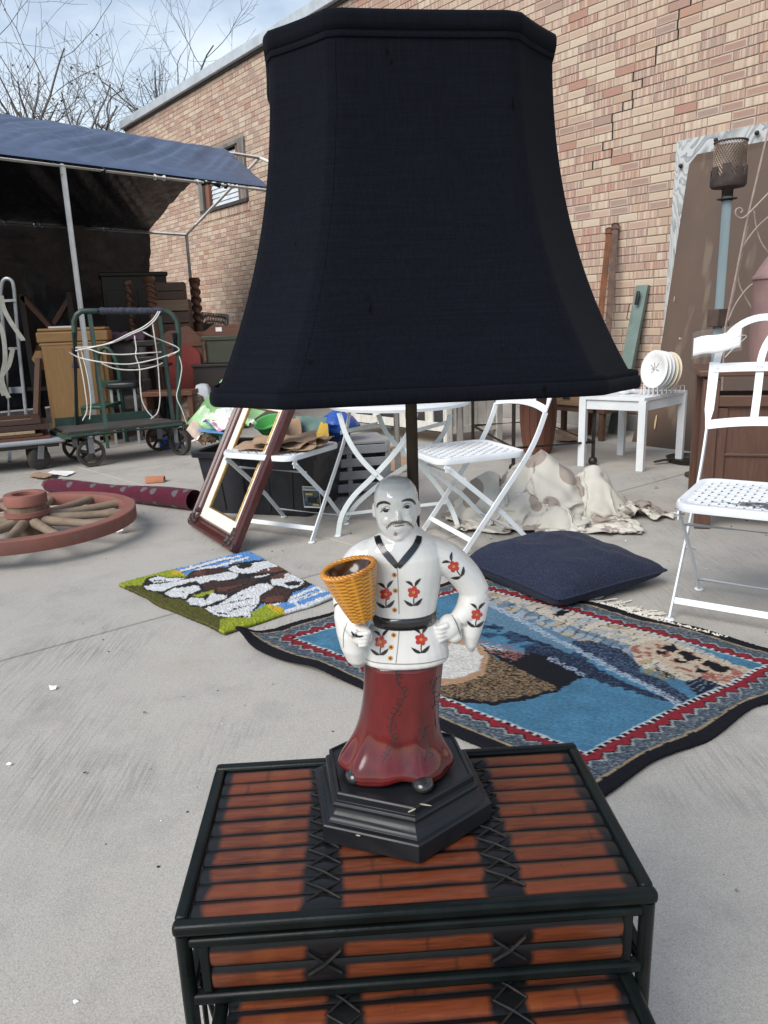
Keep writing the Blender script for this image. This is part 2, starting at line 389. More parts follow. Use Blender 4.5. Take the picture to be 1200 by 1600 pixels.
br = random.Random(11); bricks = []; crack_bits = []
crack = [WL(*p) for p in [(1080, 0), (1062, 30), (1045, 55), (1035, 75), (1015, 98), (995, 125), (978, 150), (965, 205), (950, 222), (945, 240), (918, 270)]]
nc = int((ZTOP - PL) / CH)
for k in range(nc):
    z0 = PL + 0.006 + k * CH + JT / 2; z1 = z0 + CH - JT
    x = S0 - BLN * (0.5 if k % 2 else 0) - 0.02 * br.random()
    while x < S1 - 0.03:
        L = BLN if br.random() > 0.06 else BLN * 0.5
        x0, x1 = x + JT / 2, min(x + L - JT / 2, S1); x += L
        if x0 < S0: x0 = S0
        if x1 - x0 < 0.03: continue
        for (g0, g1) in ([(x0, x1)] if (z1 <= wz0 or z0 >= wz1 or x1 <= wx0 or x0 >= wx1) else [(x0, min(x1, wx0)), (max(x0, wx1), x1)]):
            if g1 - g0 < 0.02: continue
            # the stepped crack: joints along it stand open
            for (ca, za), (cb, zb) in zip(crack[:-1], crack[1:]):
                zc = (z0 + z1) / 2
                if min(za, zb) <= zc <= max(za, zb):
                    xc = ca + (cb - ca) * (zc - za) / (zb - za)
                    if abs(g0 - xc) < BLN * 0.5:
                        crack_bits.append((g0 + 0.001, z0, z1)); g0 += 0.007
                    elif abs(g1 - xc) < BLN * 0.5: g1 -= 0.003
            bricks.append((g0, g1, z0, z1))
def shade_hides(px, py): return 400 < px < 900 and py < 620
cand = []
for i, (g0, g1, z0, z1) in enumerate(bricks):
    if abs((g1 - g0) - (BLN - JT)) > 1e-4: continue
    p = [PX(WMB @ Vector((a, 0, b))) for a, b in ((g0, z0), (g1, z0), (g1, z1), (g0, z1))]
    cx, cy = sum(q[0] for q in p) / 4, sum(q[1] for q in p) / 4
    if not (0 < cx < 1200 and 0 < cy < 560) or shade_hides(cx, cy) or (cx > 1055 and cy > 222): continue
    ar = abs(sum(p[q][0] * p[(q + 1) % 4][1] - p[(q + 1) % 4][0] * p[q][1] for q in range(4))) / 2
    cand.append((ar, i))
chosen = {i for _, i in sorted(cand, reverse=True)[:300]}
protos = []
for k in range(48):
    vs_, fs_ = brick_verts(-(BLN - JT) / 2, (BLN - JT) / 2, -(CH - JT) / 2, (CH - JT) / 2)
    me = MB().add(vs_, fs_).mesh('brick', None); me.materials.append(BRICK)
    c = (br.random(), br.random(), br.random()); add_brick_attrs(me, [c] * 12, [(v[0], v[2], 0) for v in vs_]); protos.append(me)
rest = MB(); rc, blv = [], []
for i, (g0, g1, z0, z1) in enumerate(bricks):
    cx, cz = (g0 + g1) / 2, (z0 + z1) / 2; yo = br.uniform(-0.0012, 0.0016)
    if i in chosen:
        o = place('brick', protos[br.randrange(48)], BRICK, wall); o.location = (cx, yo, cz); o.rotation_euler = (0, br.uniform(-0.006, 0.006), br.uniform(-0.006, 0.006))
        continue
    vs_, fs_ = brick_verts(g0, g1, z0, z1, yo); rest.add(vs_, fs_)
    c = (br.random(), br.random(), br.random()); rc += [c] * 12; blv += [(v[0] - cx, v[2] - cz, 0) for v in vs_]
me = rest.mesh('brickwork', None); add_brick_attrs(me, rc, blv)
place('brickwork', me, BRICK, wall, kind='stuff')
CRACK_SHADE = simple('crack_shade', (0.012, 0.010, 0.009), None, 5, 0.95)  # near-black strips paint in the shade inside the open crack
crack_bits.sort(key=lambda q: q[1])
for (xa, za, zb), (xb, zc2, zd) in zip(crack_bits[:-1], crack_bits[1:]):
    if 0 < zc2 - zb < 0.02 and abs(xa - xb) > 0.01: MB().box(((xa + xb) / 2, -0.0045, (zb + zc2) / 2), (abs(xa - xb), 0.004, 0.0065)).build('crack', CRACK_SHADE, wall, smooth=None)
for (xc, za, zb) in crack_bits: MB().box((xc, -0.0045, (za + zb) / 2), (0.0085, 0.004, zb - za + 0.012)).build('crack', CRACK_SHADE, wall, smooth=None)
# end wall: returns round the far corner
MB().box((S1 + 0.006, -3.0, (PL + ZTOP) / 2), (0.02, 6.0, ZTOP - PL)).build('end_wall', BRICK, bld, smooth=None)

# window with weathered boards and a white slatted shutter
OLDW = simple('weathered_timber', (0.20, 0.185, 0.17), (0.10, 0.09, 0.08), 10, 0.9, stretch=(1, 1, 0.12), bump=0.5, bscale=40, dist=0.003)
REDW = simple('red_brown_timber', (0.22, 0.09, 0.055), (0.13, 0.06, 0.04), 8, 0.8, stretch=(1, 1, 0.15))
win = MB().box(((wx0 + wx1) / 2, -0.11, (wz0 + wz1) / 2), (wx1 - wx0, 0.03, wz1 - wz0)).build('window', simple('dark_void', (0.02, 0.02, 0.022), None, 5, 0.7), bld)
h = wz1 - wz0; zc = (wz0 + wz1) / 2
MB().box((wx0 + 0.09, 0.01, zc - 0.01), (0.17, 0.05, h * 0.99)).build('board', OLDW, win, bev=0.004)
MB().box((wx1 - 0.07, 0.015, zc - 0.06), (0.14, 0.05, h * 0.98)).build('board', OLDW, win, bev=0.004)
MB().box((wx0 + 0.24, -0.03, zc), (0.12, 0.06, h * 0.97)).build('jamb', REDW, win, bev=0.003)
MB().box((wx1 - 0.22, -0.03, zc), (0.12, 0.06, h * 0.97)).build('jamb', REDW, win, bev=0.003)
MB().box(((wx0 + wx1) / 2, -0.01, wz1 - 0.03), (wx1 - wx0, 0.07, 0.05)).build('lintel_board', OLDW, win, bev=0.003)
MB().box(((wx0 + wx1) / 2, 0.012, wz0 + 0.02), (wx1 - wx0, 0.06, 0.05)).build('sill', simple('dark_timber_and_gap_shade', (0.05, 0.045, 0.04)), win, bev=0.003)
SLAT = simple('shutter_slat', (0.62, 0.65, 0.68), (0.48, 0.52, 0.56), 6, 0.5)
zz = wz0 + 0.09
while zz < wz1 - 0.09:
    MB().box(((wx0 + wx1) / 2, -0.055, zz), (0.92, 0.012, 0.062), Matrix.Rotation(math.radians(14), 3, 'X')).build('slat', SLAT, win, smooth=None)
    zz += 0.064
zs = wz0 - 0.035; x = wx0 - 0.02
while x < wx1 - 0.05:                         # soldier course under the sill
    vs_, fs_ = brick_verts(x, x + 0.056, wz0 - 0.125, wz0 - 0.008, 0.012)
    me = MB().add(vs_, fs_).mesh('brick', None); c = (br.random(), br.random(), br.random()); add_brick_attrs(me, [c] * 12, [(v[0] - x, v[2] - wz0, 0) for v in vs_])
    place('brick', me, BRICK, win); x += 0.063

# ---------------------------------------------------------------- tent
T_AZ = math.radians(44); T_O = G(153, 693)
EZ, RZ_, TD, TW = 2.33, 3.10, 3.75, 3.55
tent = thing('market_tent', 'dark blue tarpaulin tent on white pole frame beside brick wall', 'tent', T_O, math.pi / 2 - T_AZ)
WHITE_POLE = simple('white_pole', (0.72, 0.72, 0.70), (0.55, 0.55, 0.53), 7, 0.45, dirt=(0.22, 0.17, 0.13), dirt_at=0.66, bump=0.1)
GALV = simple('galvanised', (0.42, 0.44, 0.46), (0.30, 0.32, 0.34), 10, 0.4, 0.6, bump=0.1)
for w in (-3.2, 0.0, TW):
    for q in (0.0, TD):
        mat = GALV if (w > 3 and q > 3) else WHITE_POLE
        lean = 0.0
        MB().tube([(w, q, 0.0), (w + lean, q, EZ)], 0.024, 12).build('post', mat, tent)
    MB().tube([(w, 0, EZ), (w, 0.28, EZ + 0.115), (w, TD / 2, RZ_)], 0.021, 10).build('rafter', WHITE_POLE, tent)
    MB().tube([(w, TD, EZ), (w, TD - 0.28, EZ + 0.115), (w, TD / 2, RZ_)], 0.021, 10).build('rafter', WHITE_POLE, tent)
for nm, q, z in (('eave_rail', -0.005, EZ), ('eave_rail', TD, EZ), ('ridge_pole', TD / 2, RZ_)):
    rail = MB().tube([(-3.2, q, z), (TW, q, z)], 0.024, 12).build(nm, WHITE_POLE, tent)
    for w in (-0.9, 0.9, 1.35, 2.3):
        MB().tube([(w - 0.05, q, z), (w + 0.05, q, z)], 0.027, 12).build('joint_sleeve', WHITE_POLE, rail)
BAND = simple('black_tie', (0.012, 0.012, 0.014), None, 10, 0.6)
for w in (-0.55, 0.35, 1.62, 2.75): MB().tube([(w, -0.005, EZ), (w + 0.012, -0.005, EZ)], 0.032, 10).build('tie', BAND, tent)
MB().tube([(1.36, -0.005, EZ), (1.55, -0.005, EZ)], 0.029, 12).build('tape_wrap', BAND, tent)
def tarp_pt(u, v, off=0.0):        # u along ridge 0..1, v 0 = front eave, 1 = back eave
    w_end = 2.15 + 0.85 * min(1, v * 2.0) if v < 0.5 else 3.0 - 0.12 * (v - 0.5)
    w = -3.2 + (w_end + 3.2) * u
    q = TD * v; z = EZ + (RZ_ - EZ) * (1 - abs(2 * v - 1)) ** 0.86 + 0.035
    sag = 0.07 * math.sin(math.pi * ((w + 3.2) % 3.3) / 3.3) * math.sin(math.pi * min(1, 2 * (v if v < 0.5 else 1 - v)))
    d = w * 1.6 - q * 1.5
    wr = 0.035 * nz(d * 0.9, q * 0.25, 3.0, 3) + 0.050 * (0.5 - abs(nz(d * 2.4, q * 0.22, 9.0, 2))) + 0.028 * (0.5 - abs(nz(d * 5.5, q * 0.35, 1.7, 2)))
    k = min(1, 6 * min(v, 1 - v)) * min(1, 0.35 + 5 * abs(v - 0.5))
    return Vector((w, q, z - sag + wr * k - off))
NAVY = simple('navy_tarpaulin', (0.068, 0.100, 0.178), (0.048, 0.072, 0.132), 4, 0.5, bump=0.5, bscale=14, dist=0.01, rvar=0.06)
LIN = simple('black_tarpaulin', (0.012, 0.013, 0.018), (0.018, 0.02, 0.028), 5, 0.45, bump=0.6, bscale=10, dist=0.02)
NU, NV = 150, 90
MB().grid(lambda i, j: tarp_pt(i / (NU - 1), j / (NV - 1)), NU, NV).build('roof_tarpaulin', NAVY, tent, smooth=180)
MB().grid(lambda i, j: tarp_pt(i / (NU - 1), j / (NV - 1), 0.012), NU, NV).build('roof_lining', LIN, tent, smooth=180)
def curtain(i, j):
    w = -3.2 + (2.95 + 3.2) * i / 110; z = EZ + 0.06 - (EZ + 0.04) * j / 50
    if i > 96: w -= 0.10 * (i - 96) / 14 * nz(z * 1.3, 4, 0) + 0.05 * (j / 50)
    return (w, TD + 0.02 + 0.07 * nz(w * 1.3 + z * 0.5, z * 0.35, 2.0, 3) + 0.025 * nz(w * 4, z * 3.0, 5.0, 3), z)
MB().grid(curtain, 111, 51, 0.004, (0, 1, 0)).build('back_curtain', LIN, tent, smooth=180)
MB().grid(lambda i, j: (-3.22 + 0.05 * nz(i * 0.2, j * 0.1, 7), TD * i / 40, EZ - 0.03 - (EZ - 0.05) * j / 30), 41, 31, 0.004, (-1, 0, 0)).build('added_side_blocker', LIN, tent, smooth=180)  # unseen sheet, added to keep the tent interior dark

# ---------------------------------------------------------------- bare trees
BARK = simple('bark', (0.15, 0.135, 0.125), (0.09, 0.08, 0.075), 20, 0.95, bump=0.7, bscale=90, dist=0.004)
LEAF = simple('dry_leaf', (0.10, 0.085, 0.045), (0.06, 0.055, 0.03), 10, 0.8)
def bare_tree(label, base, H, seed, spread=1.0, lean=(0, 0), leaves=40, levels=5, n_main=6, t0=0.42):
    rg = random.Random(seed); t = thing('bare_tree', label, 'tree', base, 0, 'bare winter trees behind the tent')
    trunk, crown, lf = MB(), MB(), MB(); ends = []
    def limb(mb, p, d, L, r, r1, lev):
        pts, rs = [p], [r]; n = max(3, int(L / 0.28) + 1); d = d.normalized()
        for k in range(n):
            d = (d + Vector((rg.gauss(0, 0.16), rg.gauss(0, 0.16), rg.gauss(0.03, 0.12))) * (1.0 if lev else 0.35)).normalized()
            pts.append(pts[-1] + d * (L / n)); rs.append(r + (r1 - r) * (k + 1) / n)
        mb.tube(pts, rs, 8 if lev == 0 else (6 if lev == 1 else (4 if lev < 3 else 3)), caps=False); return pts, rs, d
    def grow(p, d, L, r, lev):
        pts, rs, dd = limb(crown, p, d, L, r, max(r * 0.45, 0.0032), lev)
        if lev >= levels: ends.append(pts[-1]); return
        nb = rg.randint(2, 4) if lev < levels - 1 else rg.randint(2, 3)
        for k in range(nb):
            f = rg.uniform(0.22, 1.0); i = min(len(pts) - 2, int(f * (len(pts) - 1))); q = pts[i].lerp(pts[i + 1], rg.random())
            ax = (pts[i + 1] - pts[i]).normalized(); x, y, _ = frame_of(ax); a = rg.uniform(0, 2 * math.pi); s_ = rg.uniform(0.5, 1.15)
            nd = ax * math.cos(s_) + (x * math.cos(a) + y * math.sin(a)) * math.sin(s_) + Vector((0, 0, 0.18 if lev > 2 else 0.10))
            grow(q, nd, L * rg.uniform(0.5, 0.8), max(rs[i] * 0.58, 0.0034), lev + 1)
    pts, rs, d = limb(trunk, Vector((0, 0, -0.05)), Vector((lean[0], lean[1], 1)), H * t0, H * 0.022, H * 0.016, 0)
    for k in range(n_main):
        a = 2 * math.pi * k / n_main + rg.uniform(-0.4, 0.4); s_ = rg.uniform(0.25, 0.85) * spread
        q = pts[-1] if k < 3 else pts[-2]
        grow(q, Vector((math.cos(a) * math.sin(s_), math.sin(a) * math.sin(s_), math.cos(s_))), H * rg.uniform(0.26, 0.40), H * 0.010, 1)
    trunk.build('trunk', BARK, t); crown.build('crown', BARK, t, smooth=60)
    for p in rg.sample(ends, min(leaves, len(ends))):
        a = Vector((rg.gauss(0, 1), rg.gauss(0, 1), -1)).normalized() * 0.07; b = a.cross(Vector((rg.gauss(0, 1), rg.gauss(0, 1), 0.2))).normalized() * 0.028
        lf.add([p, p + a * 0.5 + b, p + a, p + a * 0.5 - b], [(0, 1, 2, 3)])
    lf.build('leaves', LEAF, t, smooth=None, kind='stuff')
    return t
bp = D(135, 330, 15.5); bare_tree('broad bare tree with a dense web of twigs behind the tent', (bp.x, bp.y, 0), 6.9, 5, 1.15, leaves=60, n_main=8)
bp = D(10, 330, 17.5); bare_tree('bare tree at the far left, its twigs cut by the picture edge', (bp.x, bp.y, 0), 7.2, 9, 1.1, leaves=60, n_main=7)
bp = D(290, 330, 19.0); bare_tree('slim upright bare tree rising above the flashing of the brick building', (bp.x, bp.y, 0), 8.2, 21, 0.62, leaves=10, n_main=6)
# ---------------------------------------------------------------- bamboo nesting tables
FRAME = simple('green_black_frame', (0.007, 0.011, 0.0105), (0.004, 0.005, 0.005), 14, 0.34, bump=0.3, bscale=120, dirt=(0.045, 0.03, 0.022), dirt_at=0.70, spec=0.18)
CORD = simple('black_cord', (0.009, 0.009, 0.010), (0.022, 0.020, 0.018), 60, 0.6, bump=0.5, bscale=400, spec=0.2)
def bamboo_material(name, half_len, half_w, bright):
    t = NT(name); v = t.co(); sx = t.n('ShaderNodeSeparateXYZ'); t.l(v, sx.inputs[0])
    oi = t.n('ShaderNodeObjectInfo'); rn = oi.outputs['Random']
    wob = t.n('ShaderNodeTexNoise'); wob.noise_dimensions = '4D'; wob.inputs['Scale'].default_value = 38; wob.inputs['Detail'].default_value = 4
    t.l(t.co((0.35, 1, 1)), wob.inputs['Vector']); t.l(t.math('MULTIPLY', rn, 40.0), wob.inputs['W'])
    wv = t.math('MULTIPLY', t.math('SUBTRACT', wob.outputs['Fac'], 0.5), 0.022)
    X = t.math('ADD', sx.outputs[0], wv); Y = t.math('ADD', sx.outputs[1], t.math('MULTIPLY', wv, 0.28))
    L = 2 * half_len
    def zone(a, b):
        c = ((a + b) / 2 - 0.5) * L; h_ = (b - a) / 2 * L
        return t.ramp(t.math('SUBTRACT', h_, t.math('ABSOLUTE', t.math('SUBTRACT', X, c))), 0.0005, 0.0065)
    z_ = t.math('MAXIMUM', t.math('MAXIMUM', zone(0.02, 0.252), zone(0.328, 0.668)), zone(0.742, 0.98))
    ey = t.ramp(t.math('SUBTRACT', half_w, t.math('ABSOLUTE', t.math('SUBTRACT', Y, half_w * -0.20))), half_w * 0.22, half_w * 0.50)
    mask = t.math('MULTIPLY', z_, ey)
    g = t.n('ShaderNodeTexNoise'); g.noise_dimensions = '4D'; g.inputs['Scale'].default_value = 30; g.inputs['Detail'].default_value = 6
    t.l(t.co((1.2, 16, 1)), g.inputs['Vector']); t.l(t.math('MULTIPLY', rn, 17.0), g.inputs['W'])
    red = t.mix(t.ramp(g.outputs['Fac'], 0.3, 0.7), (0.30 * bright, 0.078 * bright, 0.028 * bright), (0.13 * bright, 0.034 * bright, 0.018 * bright))
    red = t.mix(t.ramp(t.noise(16, 4, 0.6), 0.56, 0.74, 0, 0.8), red, (0.38 * bright, 0.120 * bright, 0.032 * bright))
    red = t.mix(t.math('MULTIPLY', t.math('FRACT', t.math('MULTIPLY', rn, 7.3)), 0.45), red, (0.17, 0.04, 0.014))
    nd = t.math('ABSOLUTE', t.math('SUBTRACT', t.math('FRACT', t.math('ADD', t.math('MULTIPLY', sx.outputs[0], 2.3), t.math('MULTIPLY', rn, 9.7))), 0.5))
    red = t.mix(t.ramp(nd, 0.007, 0.002, 0, 0.55), red, (0.04, 0.016, 0.010)); red = t.mix(t.ramp(t.noise(120, 5, 0.7, t.co((0.3, 1, 1))), 0.66, 0.72, 0, 0.5), red, (0.025, 0.012, 0.010)); red = t.mix(t.ramp(t.noise(210, 3, 0.6), 0.72, 0.76, 0, 0.5), red, (0.5, 0.3, 0.16))
    col = t.mix(mask, (0.0065, 0.007, 0.008), red)
    t.bump(g.outputs['Fac'], 0.12, 0.0006)
    r = t.ramp(t.noise(45, 4, 0.6), 0.3, 0.7, 0.26, 0.46)
    return t.set(col, r, coat=0.10, spec=0.28)
def slat_mesh(L, w, hgt=0.006):
    m = MB(); n = 7; ys = [(-1 + 2 * k / (n - 1)) for k in range(n)]
    rings = []
    for x in (-L / 2, -L / 2 + 0.002, L / 2 - 0.002, L / 2):
        e = 0.75 if abs(x) > L / 2 - 0.001 else 1.0
        rings.append([Vector((x, y * w / 2 * 0.97, hgt * e * (1 - 0.55 * abs(y) ** 3.0) * 0.9)) for y in ys] + [Vector((x, w / 2 * 0.97, -0.004)), Vector((x, -w / 2 * 0.97, -0.004))])
    return m.loft(rings).mesh('bamboo_slat', 50)
def lash(parent, pts_pairs, r=0.0013):
    m = MB()
    for a, b in pts_pairs:
        a, b = Vector(a), Vector(b); mid = (a + b) / 2 + Vector((0, 0, 0.0018)); m.tube([a - Vector((0, 0, .004)), a, mid, b, b - Vector((0, 0, .004))], r, 6)
    return m
def bamboo_table(label, loc, rz, LX, LY, H, apron, n_slats, bright, cross=True):
    t = thing('bamboo_side_table', label, 'side table', loc, rz, 'nest of bamboo side tables')
    hx, hy = LX / 2, LY / 2; R = 0.0068
    # top frame: four rounded rails
    m = MB(); 
    for sy in (-1, 1): MB().bar((-hx, sy * (hy - R), H - R), (hx, sy * (hy - R), H - R), 2 * R, 2 * R).build('top_rail', FRAME, t, bev=0.0045, seg=3)
    for sx_ in (-1, 1): MB().bar((sx_ * (hx - R), -hy + 2 * R, H - R - 0.0004), (sx_ * (hx - R), hy - 2 * R, H - R - 0.0004), 2 * R, 2 * R).build('top_rail', FRAME, t, bev=0.004, seg=3)
    for sx_ in (-1, 1):
        for sy in (-1, 1):
            MB().tube([(sx_ * (hx - 0.009), sy * (hy - 0.009), 0.0), (sx_ * (hx - 0.009), sy * (hy - 0.009), H * 0.5), (sx_ * (hx - 0.0085), sy * (hy - 0.0085), H - 0.014)], 0.0076, 12).build('leg', FRAME, t)
    zb = H - apron
    for sy in (-1, 1): MB().bar((-hx + 0.012, sy * (hy - 0.008), zb), (hx - 0.012, sy * (hy - 0.008), zb), 0.012, 0.012).build('apron_rail', FRAME, t, bev=0.003)
    for sx_ in (-1, 1): MB().bar((sx_ * (hx - 0.008), -hy + 0.014, zb), (sx_ * (hx - 0.008), hy - 0.014, zb), 0.013, 0.015).build('apron_rail', FRAME, t, bev=0.003)
    for sx_ in (-1, 1):
        for sy in (-1, 1):
            MB().bar((sx_ * (hx - 0.028), sy * (hy - 0.0085), zb + 0.008), (sx_ * (hx - 0.028), sy * (hy - 0.0085), H - 0.02), 0.010, 0.010, (0, 1, 0)).build('apron_stile', FRAME, t, bev=0.002)
    MB().bar((-hx + 0.013, -hy + 0.0075, H - 0.0235), (hx - 0.013, -hy + 0.0075, H - 0.0235), 0.010, 0.010).build('apron_rail', FRAME, t, bev=0.003)
    IL, IW = LX - 4 * R - 0.002, (LY - 4 * R - 0.001) / n_slats
    bm_ = bamboo_material('bamboo_' + str(n_slats), IL / 2, IW / 2, bright * 0.47); me = slat_mesh(IL, IW)
    MB().box((0, 0, H - 0.0125), (IL, LY - 4 * R, 0.003)).build('underlay', FRAME, t, smooth=None)
    for k in range(n_slats):
        y = -hy + 2 * R + 0.0005 + IW * (k + 0.5); o = place('bamboo_slat', me, bm_, t); o.location = (0, y, H - 0.0085); o.rotation_euler = (0, 0, rnd.uniform(-0.002, 0.002))
    for fx in (0.290, 0.705):
        x0 = (fx - 0.5) * IL
        for k in range(0, n_slats - 1, 1 if n_slats < 9 else 1):
            y = -hy + 2 * R + IW * (k + 1); dx, dy = 0.017, IW * 0.50; zt = H - 0.0034
            j = rnd.uniform(-0.002, 0.002)
            lash(t, [((x0 - dx + j, y - dy, zt), (x0 + dx + j, y + dy, zt)), ((x0 - dx, y + dy, zt + 0.0012), (x0 + dx + j, y - dy, zt + 0.0012))]).build('lashing', CORD, t)
    # aprons: two slats stacked on the long sides
    hs = (apron - 0.038) / 2; me2 = slat_mesh(IL - 0.024, hs, 0.005); bm2 = bamboo_material('bamboo_apron_' + str(n_slats), IL / 2, hs / 2, bright * 0.5)
    for sy in (-1, 1):
        for k in range(2):
            o = place('bamboo_slat', me2, bm2, t); o.location = (0, sy * (hy - 0.009), zb + 0.009 + hs * (k + 0.5)); o.rotation_euler = (math.radians(90) if sy < 0 else math.radians(-90), 0, 0)
    for fx in (0.29, 0.70):
        x0 = (fx - 0.5) * IL; zc_ = zb + 0.009 + hs; yy = -hy + 0.0025
        m = MB()
        for s_ in (-1, 1): m.tube([(x0 - 0.017, yy + 0.006, zc_ - s_ * 0.014), (x0 - 0.016, yy, zc_ - s_ * 0.013), (x0, yy - 0.002 - 0.001 * s_, zc_), (x0 + 0.016, yy, zc_ + s_ * 0.013), (x0 + 0.017, yy + 0.006, zc_ + s_ * 0.014)], 0.0016, 6)
        m.build('lashing', CORD, t)
    for sx_ in (-1, 1):                      # wire brace down each side
        MB().tube(bez([(sx_ * (hx - 0.022), -hy + 0.02, zb), (sx_ * (hx - 0.03), -hy + 0.03, zb - 0.12), (sx_ * (hx - 0.022), -hy + 0.02, 0.06)], 8), 0.0028, 6).build('side_wire', FRAME, t)
        MB().tube(bez([(sx_ * (hx - 0.014), -hy + 0.035, zb), (sx_ * (hx - 0.012), -hy + 0.045, zb - 0.12), (sx_ * (hx - 0.014), -hy + 0.035, 0.06)], 8), 0.0028, 6).build('side_wire', FRAME, t)
    return t
bamboo_table('taller bamboo table carrying the lamp, slats lashed with black cord', (0.0135, 0.7455, 0), math.radians(2.7), 0.472, 0.276, 0.45, 0.090, 10, 1.0)
bamboo_table('lower bamboo table pulled out from under the lamp table', (0.028, 0.585, 0), math.radians(3.5), 0.424, 0.262, 0.348, 0.075, 8, 1.35)

# ---------------------------------------------------------------- table lamp
LC = Vector((0.007, 0.780, 0.450))
lamp = thing('table_lamp', 'lamp with flared black shade and white jacketed ceramic figurine', 'lamp', LC)
BLACKW = simple('black_lacquer', (0.008, 0.009, 0.011), (0.014, 0.015, 0.018), 9, 0.34, bump=0.15, bscale=90, rvar=0.1, spec=0.3)
HA = math.radians(-81)
def hexring(r, z): return [Vector((r * math.cos(HA + k * math.pi / 3), r * math.sin(HA + k * math.pi / 3), z)) for k in range(6)]
b_ = MB()
prof = [(0.1095, 0.0), (0.1095, 0.0200), (0.1080, 0.0218), (0.1020, 0.0220), (0.1012, 0.0238), (0.0995, 0.0258), (0.0955, 0.0282), (0.0925, 0.0320), (0.0912, 0.0362), (0.0940, 0.0366), (0.0945, 0.0400), (0.0930, 0.0424), (0.0895, 0.0430), (0.0892, 0.0505), (0.0874, 0.0524), (0.0850, 0.0522), (0.0838, 0.0498)]
b_.loft([hexring(r, z) for r, z in prof]); base = b_.build('base', BLACKW, lamp, smooth=22, bev=0.0006, seg=2)
CHIP = simple('bare_wood_chip', (0.42, 0.36, 0.28), None, 40, 0.9)
def chip(px, py, z, w, hgt, a):
    p = G(px, py, LC.z + z) - LC; m = MB(); rg = random.Random(int(px))
    pts = [(math.cos(q) * w * rg.uniform(.6, 1), math.sin(q) * hgt * rg.uniform(.6, 1)) for q in [k * math.pi / 4 for k in range(8)]]
    d = Vector((p.x, p.y, 0)).normalized()
    M = Matrix.Translation(p + d * 0.0004) @ Matrix.Rotation(math.atan2(d.y, d.x) + math.pi / 2, 4, 'Z') @ Matrix.Rotation(math.radians(70), 4, 'X') @ Matrix.Rotation(a, 4, 'Z')
    m.prism(pts, -0.0006, 0.0006, M).build('chip', CHIP, base)
chip(656, 1302, 0.0212, 0.0030, 0.0028, 0); chip(643, 1266, 0.0500, 0.0060, 0.0010, 0.3); chip(664, 1257, 0.0505, 0.0085, 0.0009, -0.35); chip(560, 1305, 0.0212, 0.003, 0.0008, 0.1); chip(602, 1288, 0.0215, 0.002, 0.0012, 0)

# ceramic figure: soft masses fused into one glazed surface
def ell(cx, cy, z, rx, ry, n=28, p=2.0, wob=None):
    out = []
    for k in range(n):
        a = 2 * math.pi * k / n; c, s = math.cos(a), math.sin(a)
        f = 1.0 + (wob(a) if wob else 0)
        out.append(Vector((cx + rx * f * math.copysign(abs(c) ** (2 / p), c), cy + ry * f * math.copysign(abs(s) ** (2 / p), s), z)))
    return out
def ball(mb, c, r, n=20, M=None):
    r = Vector(r) if not isinstance(r, (int, float)) else Vector((r, r, r))
    prof_ = [(math.sin(math.pi * k / 12) + 1e-4, -math.cos(math.pi * k / 12)) for k in range(13)]
    Mm = Matrix.Diagonal(r).to_3x3()
    if M is not None: Mm = M @ Mm
    mb.lathe(prof_, n, c, Mm)
def limb_tube(mb, pts, rs, n=20): mb.tube(bez(pts, 6), [r for r in np.interp(np.linspace(0, len(pts) - 1, 6 * (len(pts) - 1) + 1), range(len(pts)), rs)], n)
body = MB()
body.loft([ell(0.011, 0, z, rx, ry, p=pw) for z, rx, ry, pw in
           [(0.1835, 0.0475, 0.0345, 2.3), (0.1865, 0.0492, 0.0360, 2.3), (0.198, 0.0480, 0.0352, 2.3), (0.214, 0.0430, 0.0325, 2.2), (0.228, 0.0365, 0.0300, 2.2), (0.238, 0.0350, 0.0292, 2.2), (0.250, 0.0372, 0.0300, 2.2),
            (0.268, 0.0405, 0.0315, 2.3), (0.288, 0.0435, 0.0318, 2.4), (0.304, 0.0445, 0.0298, 2.5), (0.315, 0.0415, 0.0265, 2.4), (0.323, 0.0350, 0.0228, 2.2), (0.329, 0.0250, 0.0190, 2.0), (0.334, 0.0180, 0.0165, 2.0), (0.345, 0.0150, 0.0150, 2.0)]])
HC = 0.0062                                  # head centre x; rings rise from chin to crown
body.loft([ell(HC, cy, z, rx, ry, p=pw) for z, rx, ry, cy, pw in
           [(0.3235, 0.0060, 0.0065, -0.0125, 2), (0.3260, 0.0115, 0.0125, -0.0095, 2), (0.3310, 0.0165, 0.0178, -0.0060, 2.1), (0.3380, 0.0202, 0.0218, -0.0034, 2.2), (0.3460, 0.0222, 0.0243, -0.0016, 2.2), (0.3550, 0.0231, 0.0254, -0.0004, 2.1),
            (0.3640, 0.0238, 0.0262, 0.0004, 2), (0.3720, 0.0232, 0.0258, 0.0010, 2), (0.3790, 0.0208, 0.0232, 0.0015, 2), (0.3850, 0.0164, 0.0184, 0.0018, 2), (0.3890, 0.0104, 0.0118, 0.0020, 2), (0.3906, 0.0040, 0.0050, 0.0020, 2)]])
FX = HC + 0.0005
limb_tube(body, [(FX + 0.0005, -0.0235, 0.3600), (FX + 0.0006, -0.0262, 0.3530), (FX + 0.0006, -0.0285, 0.3478)], [0.0026, 0.0030, 0.0036], 12)
for s_ in (-1, 1):
    ball(body, (FX + s_ * 0.0034, -0.0258, 0.3470), (0.0026, 0.0030, 0.0022))
    ball(body, (FX + s_ * 0.0095, -0.0205, 0.3475), (0.0075, 0.0052, 0.0062))      # cheek
    ball(body, (FX + s_ * 0.0088, -0.0214, 0.3598), (0.0068, 0.0036, 0.0020))      # brow
    ball(body, (FX + s_ * 0.0088, -0.0218, 0.3552), (0.0054, 0.0032, 0.0022))      # eyelid
    ball(body, (HC + s_ * 0.0237, 0.0035, 0.3535), (0.0026, 0.0056, 0.0085))       # ear
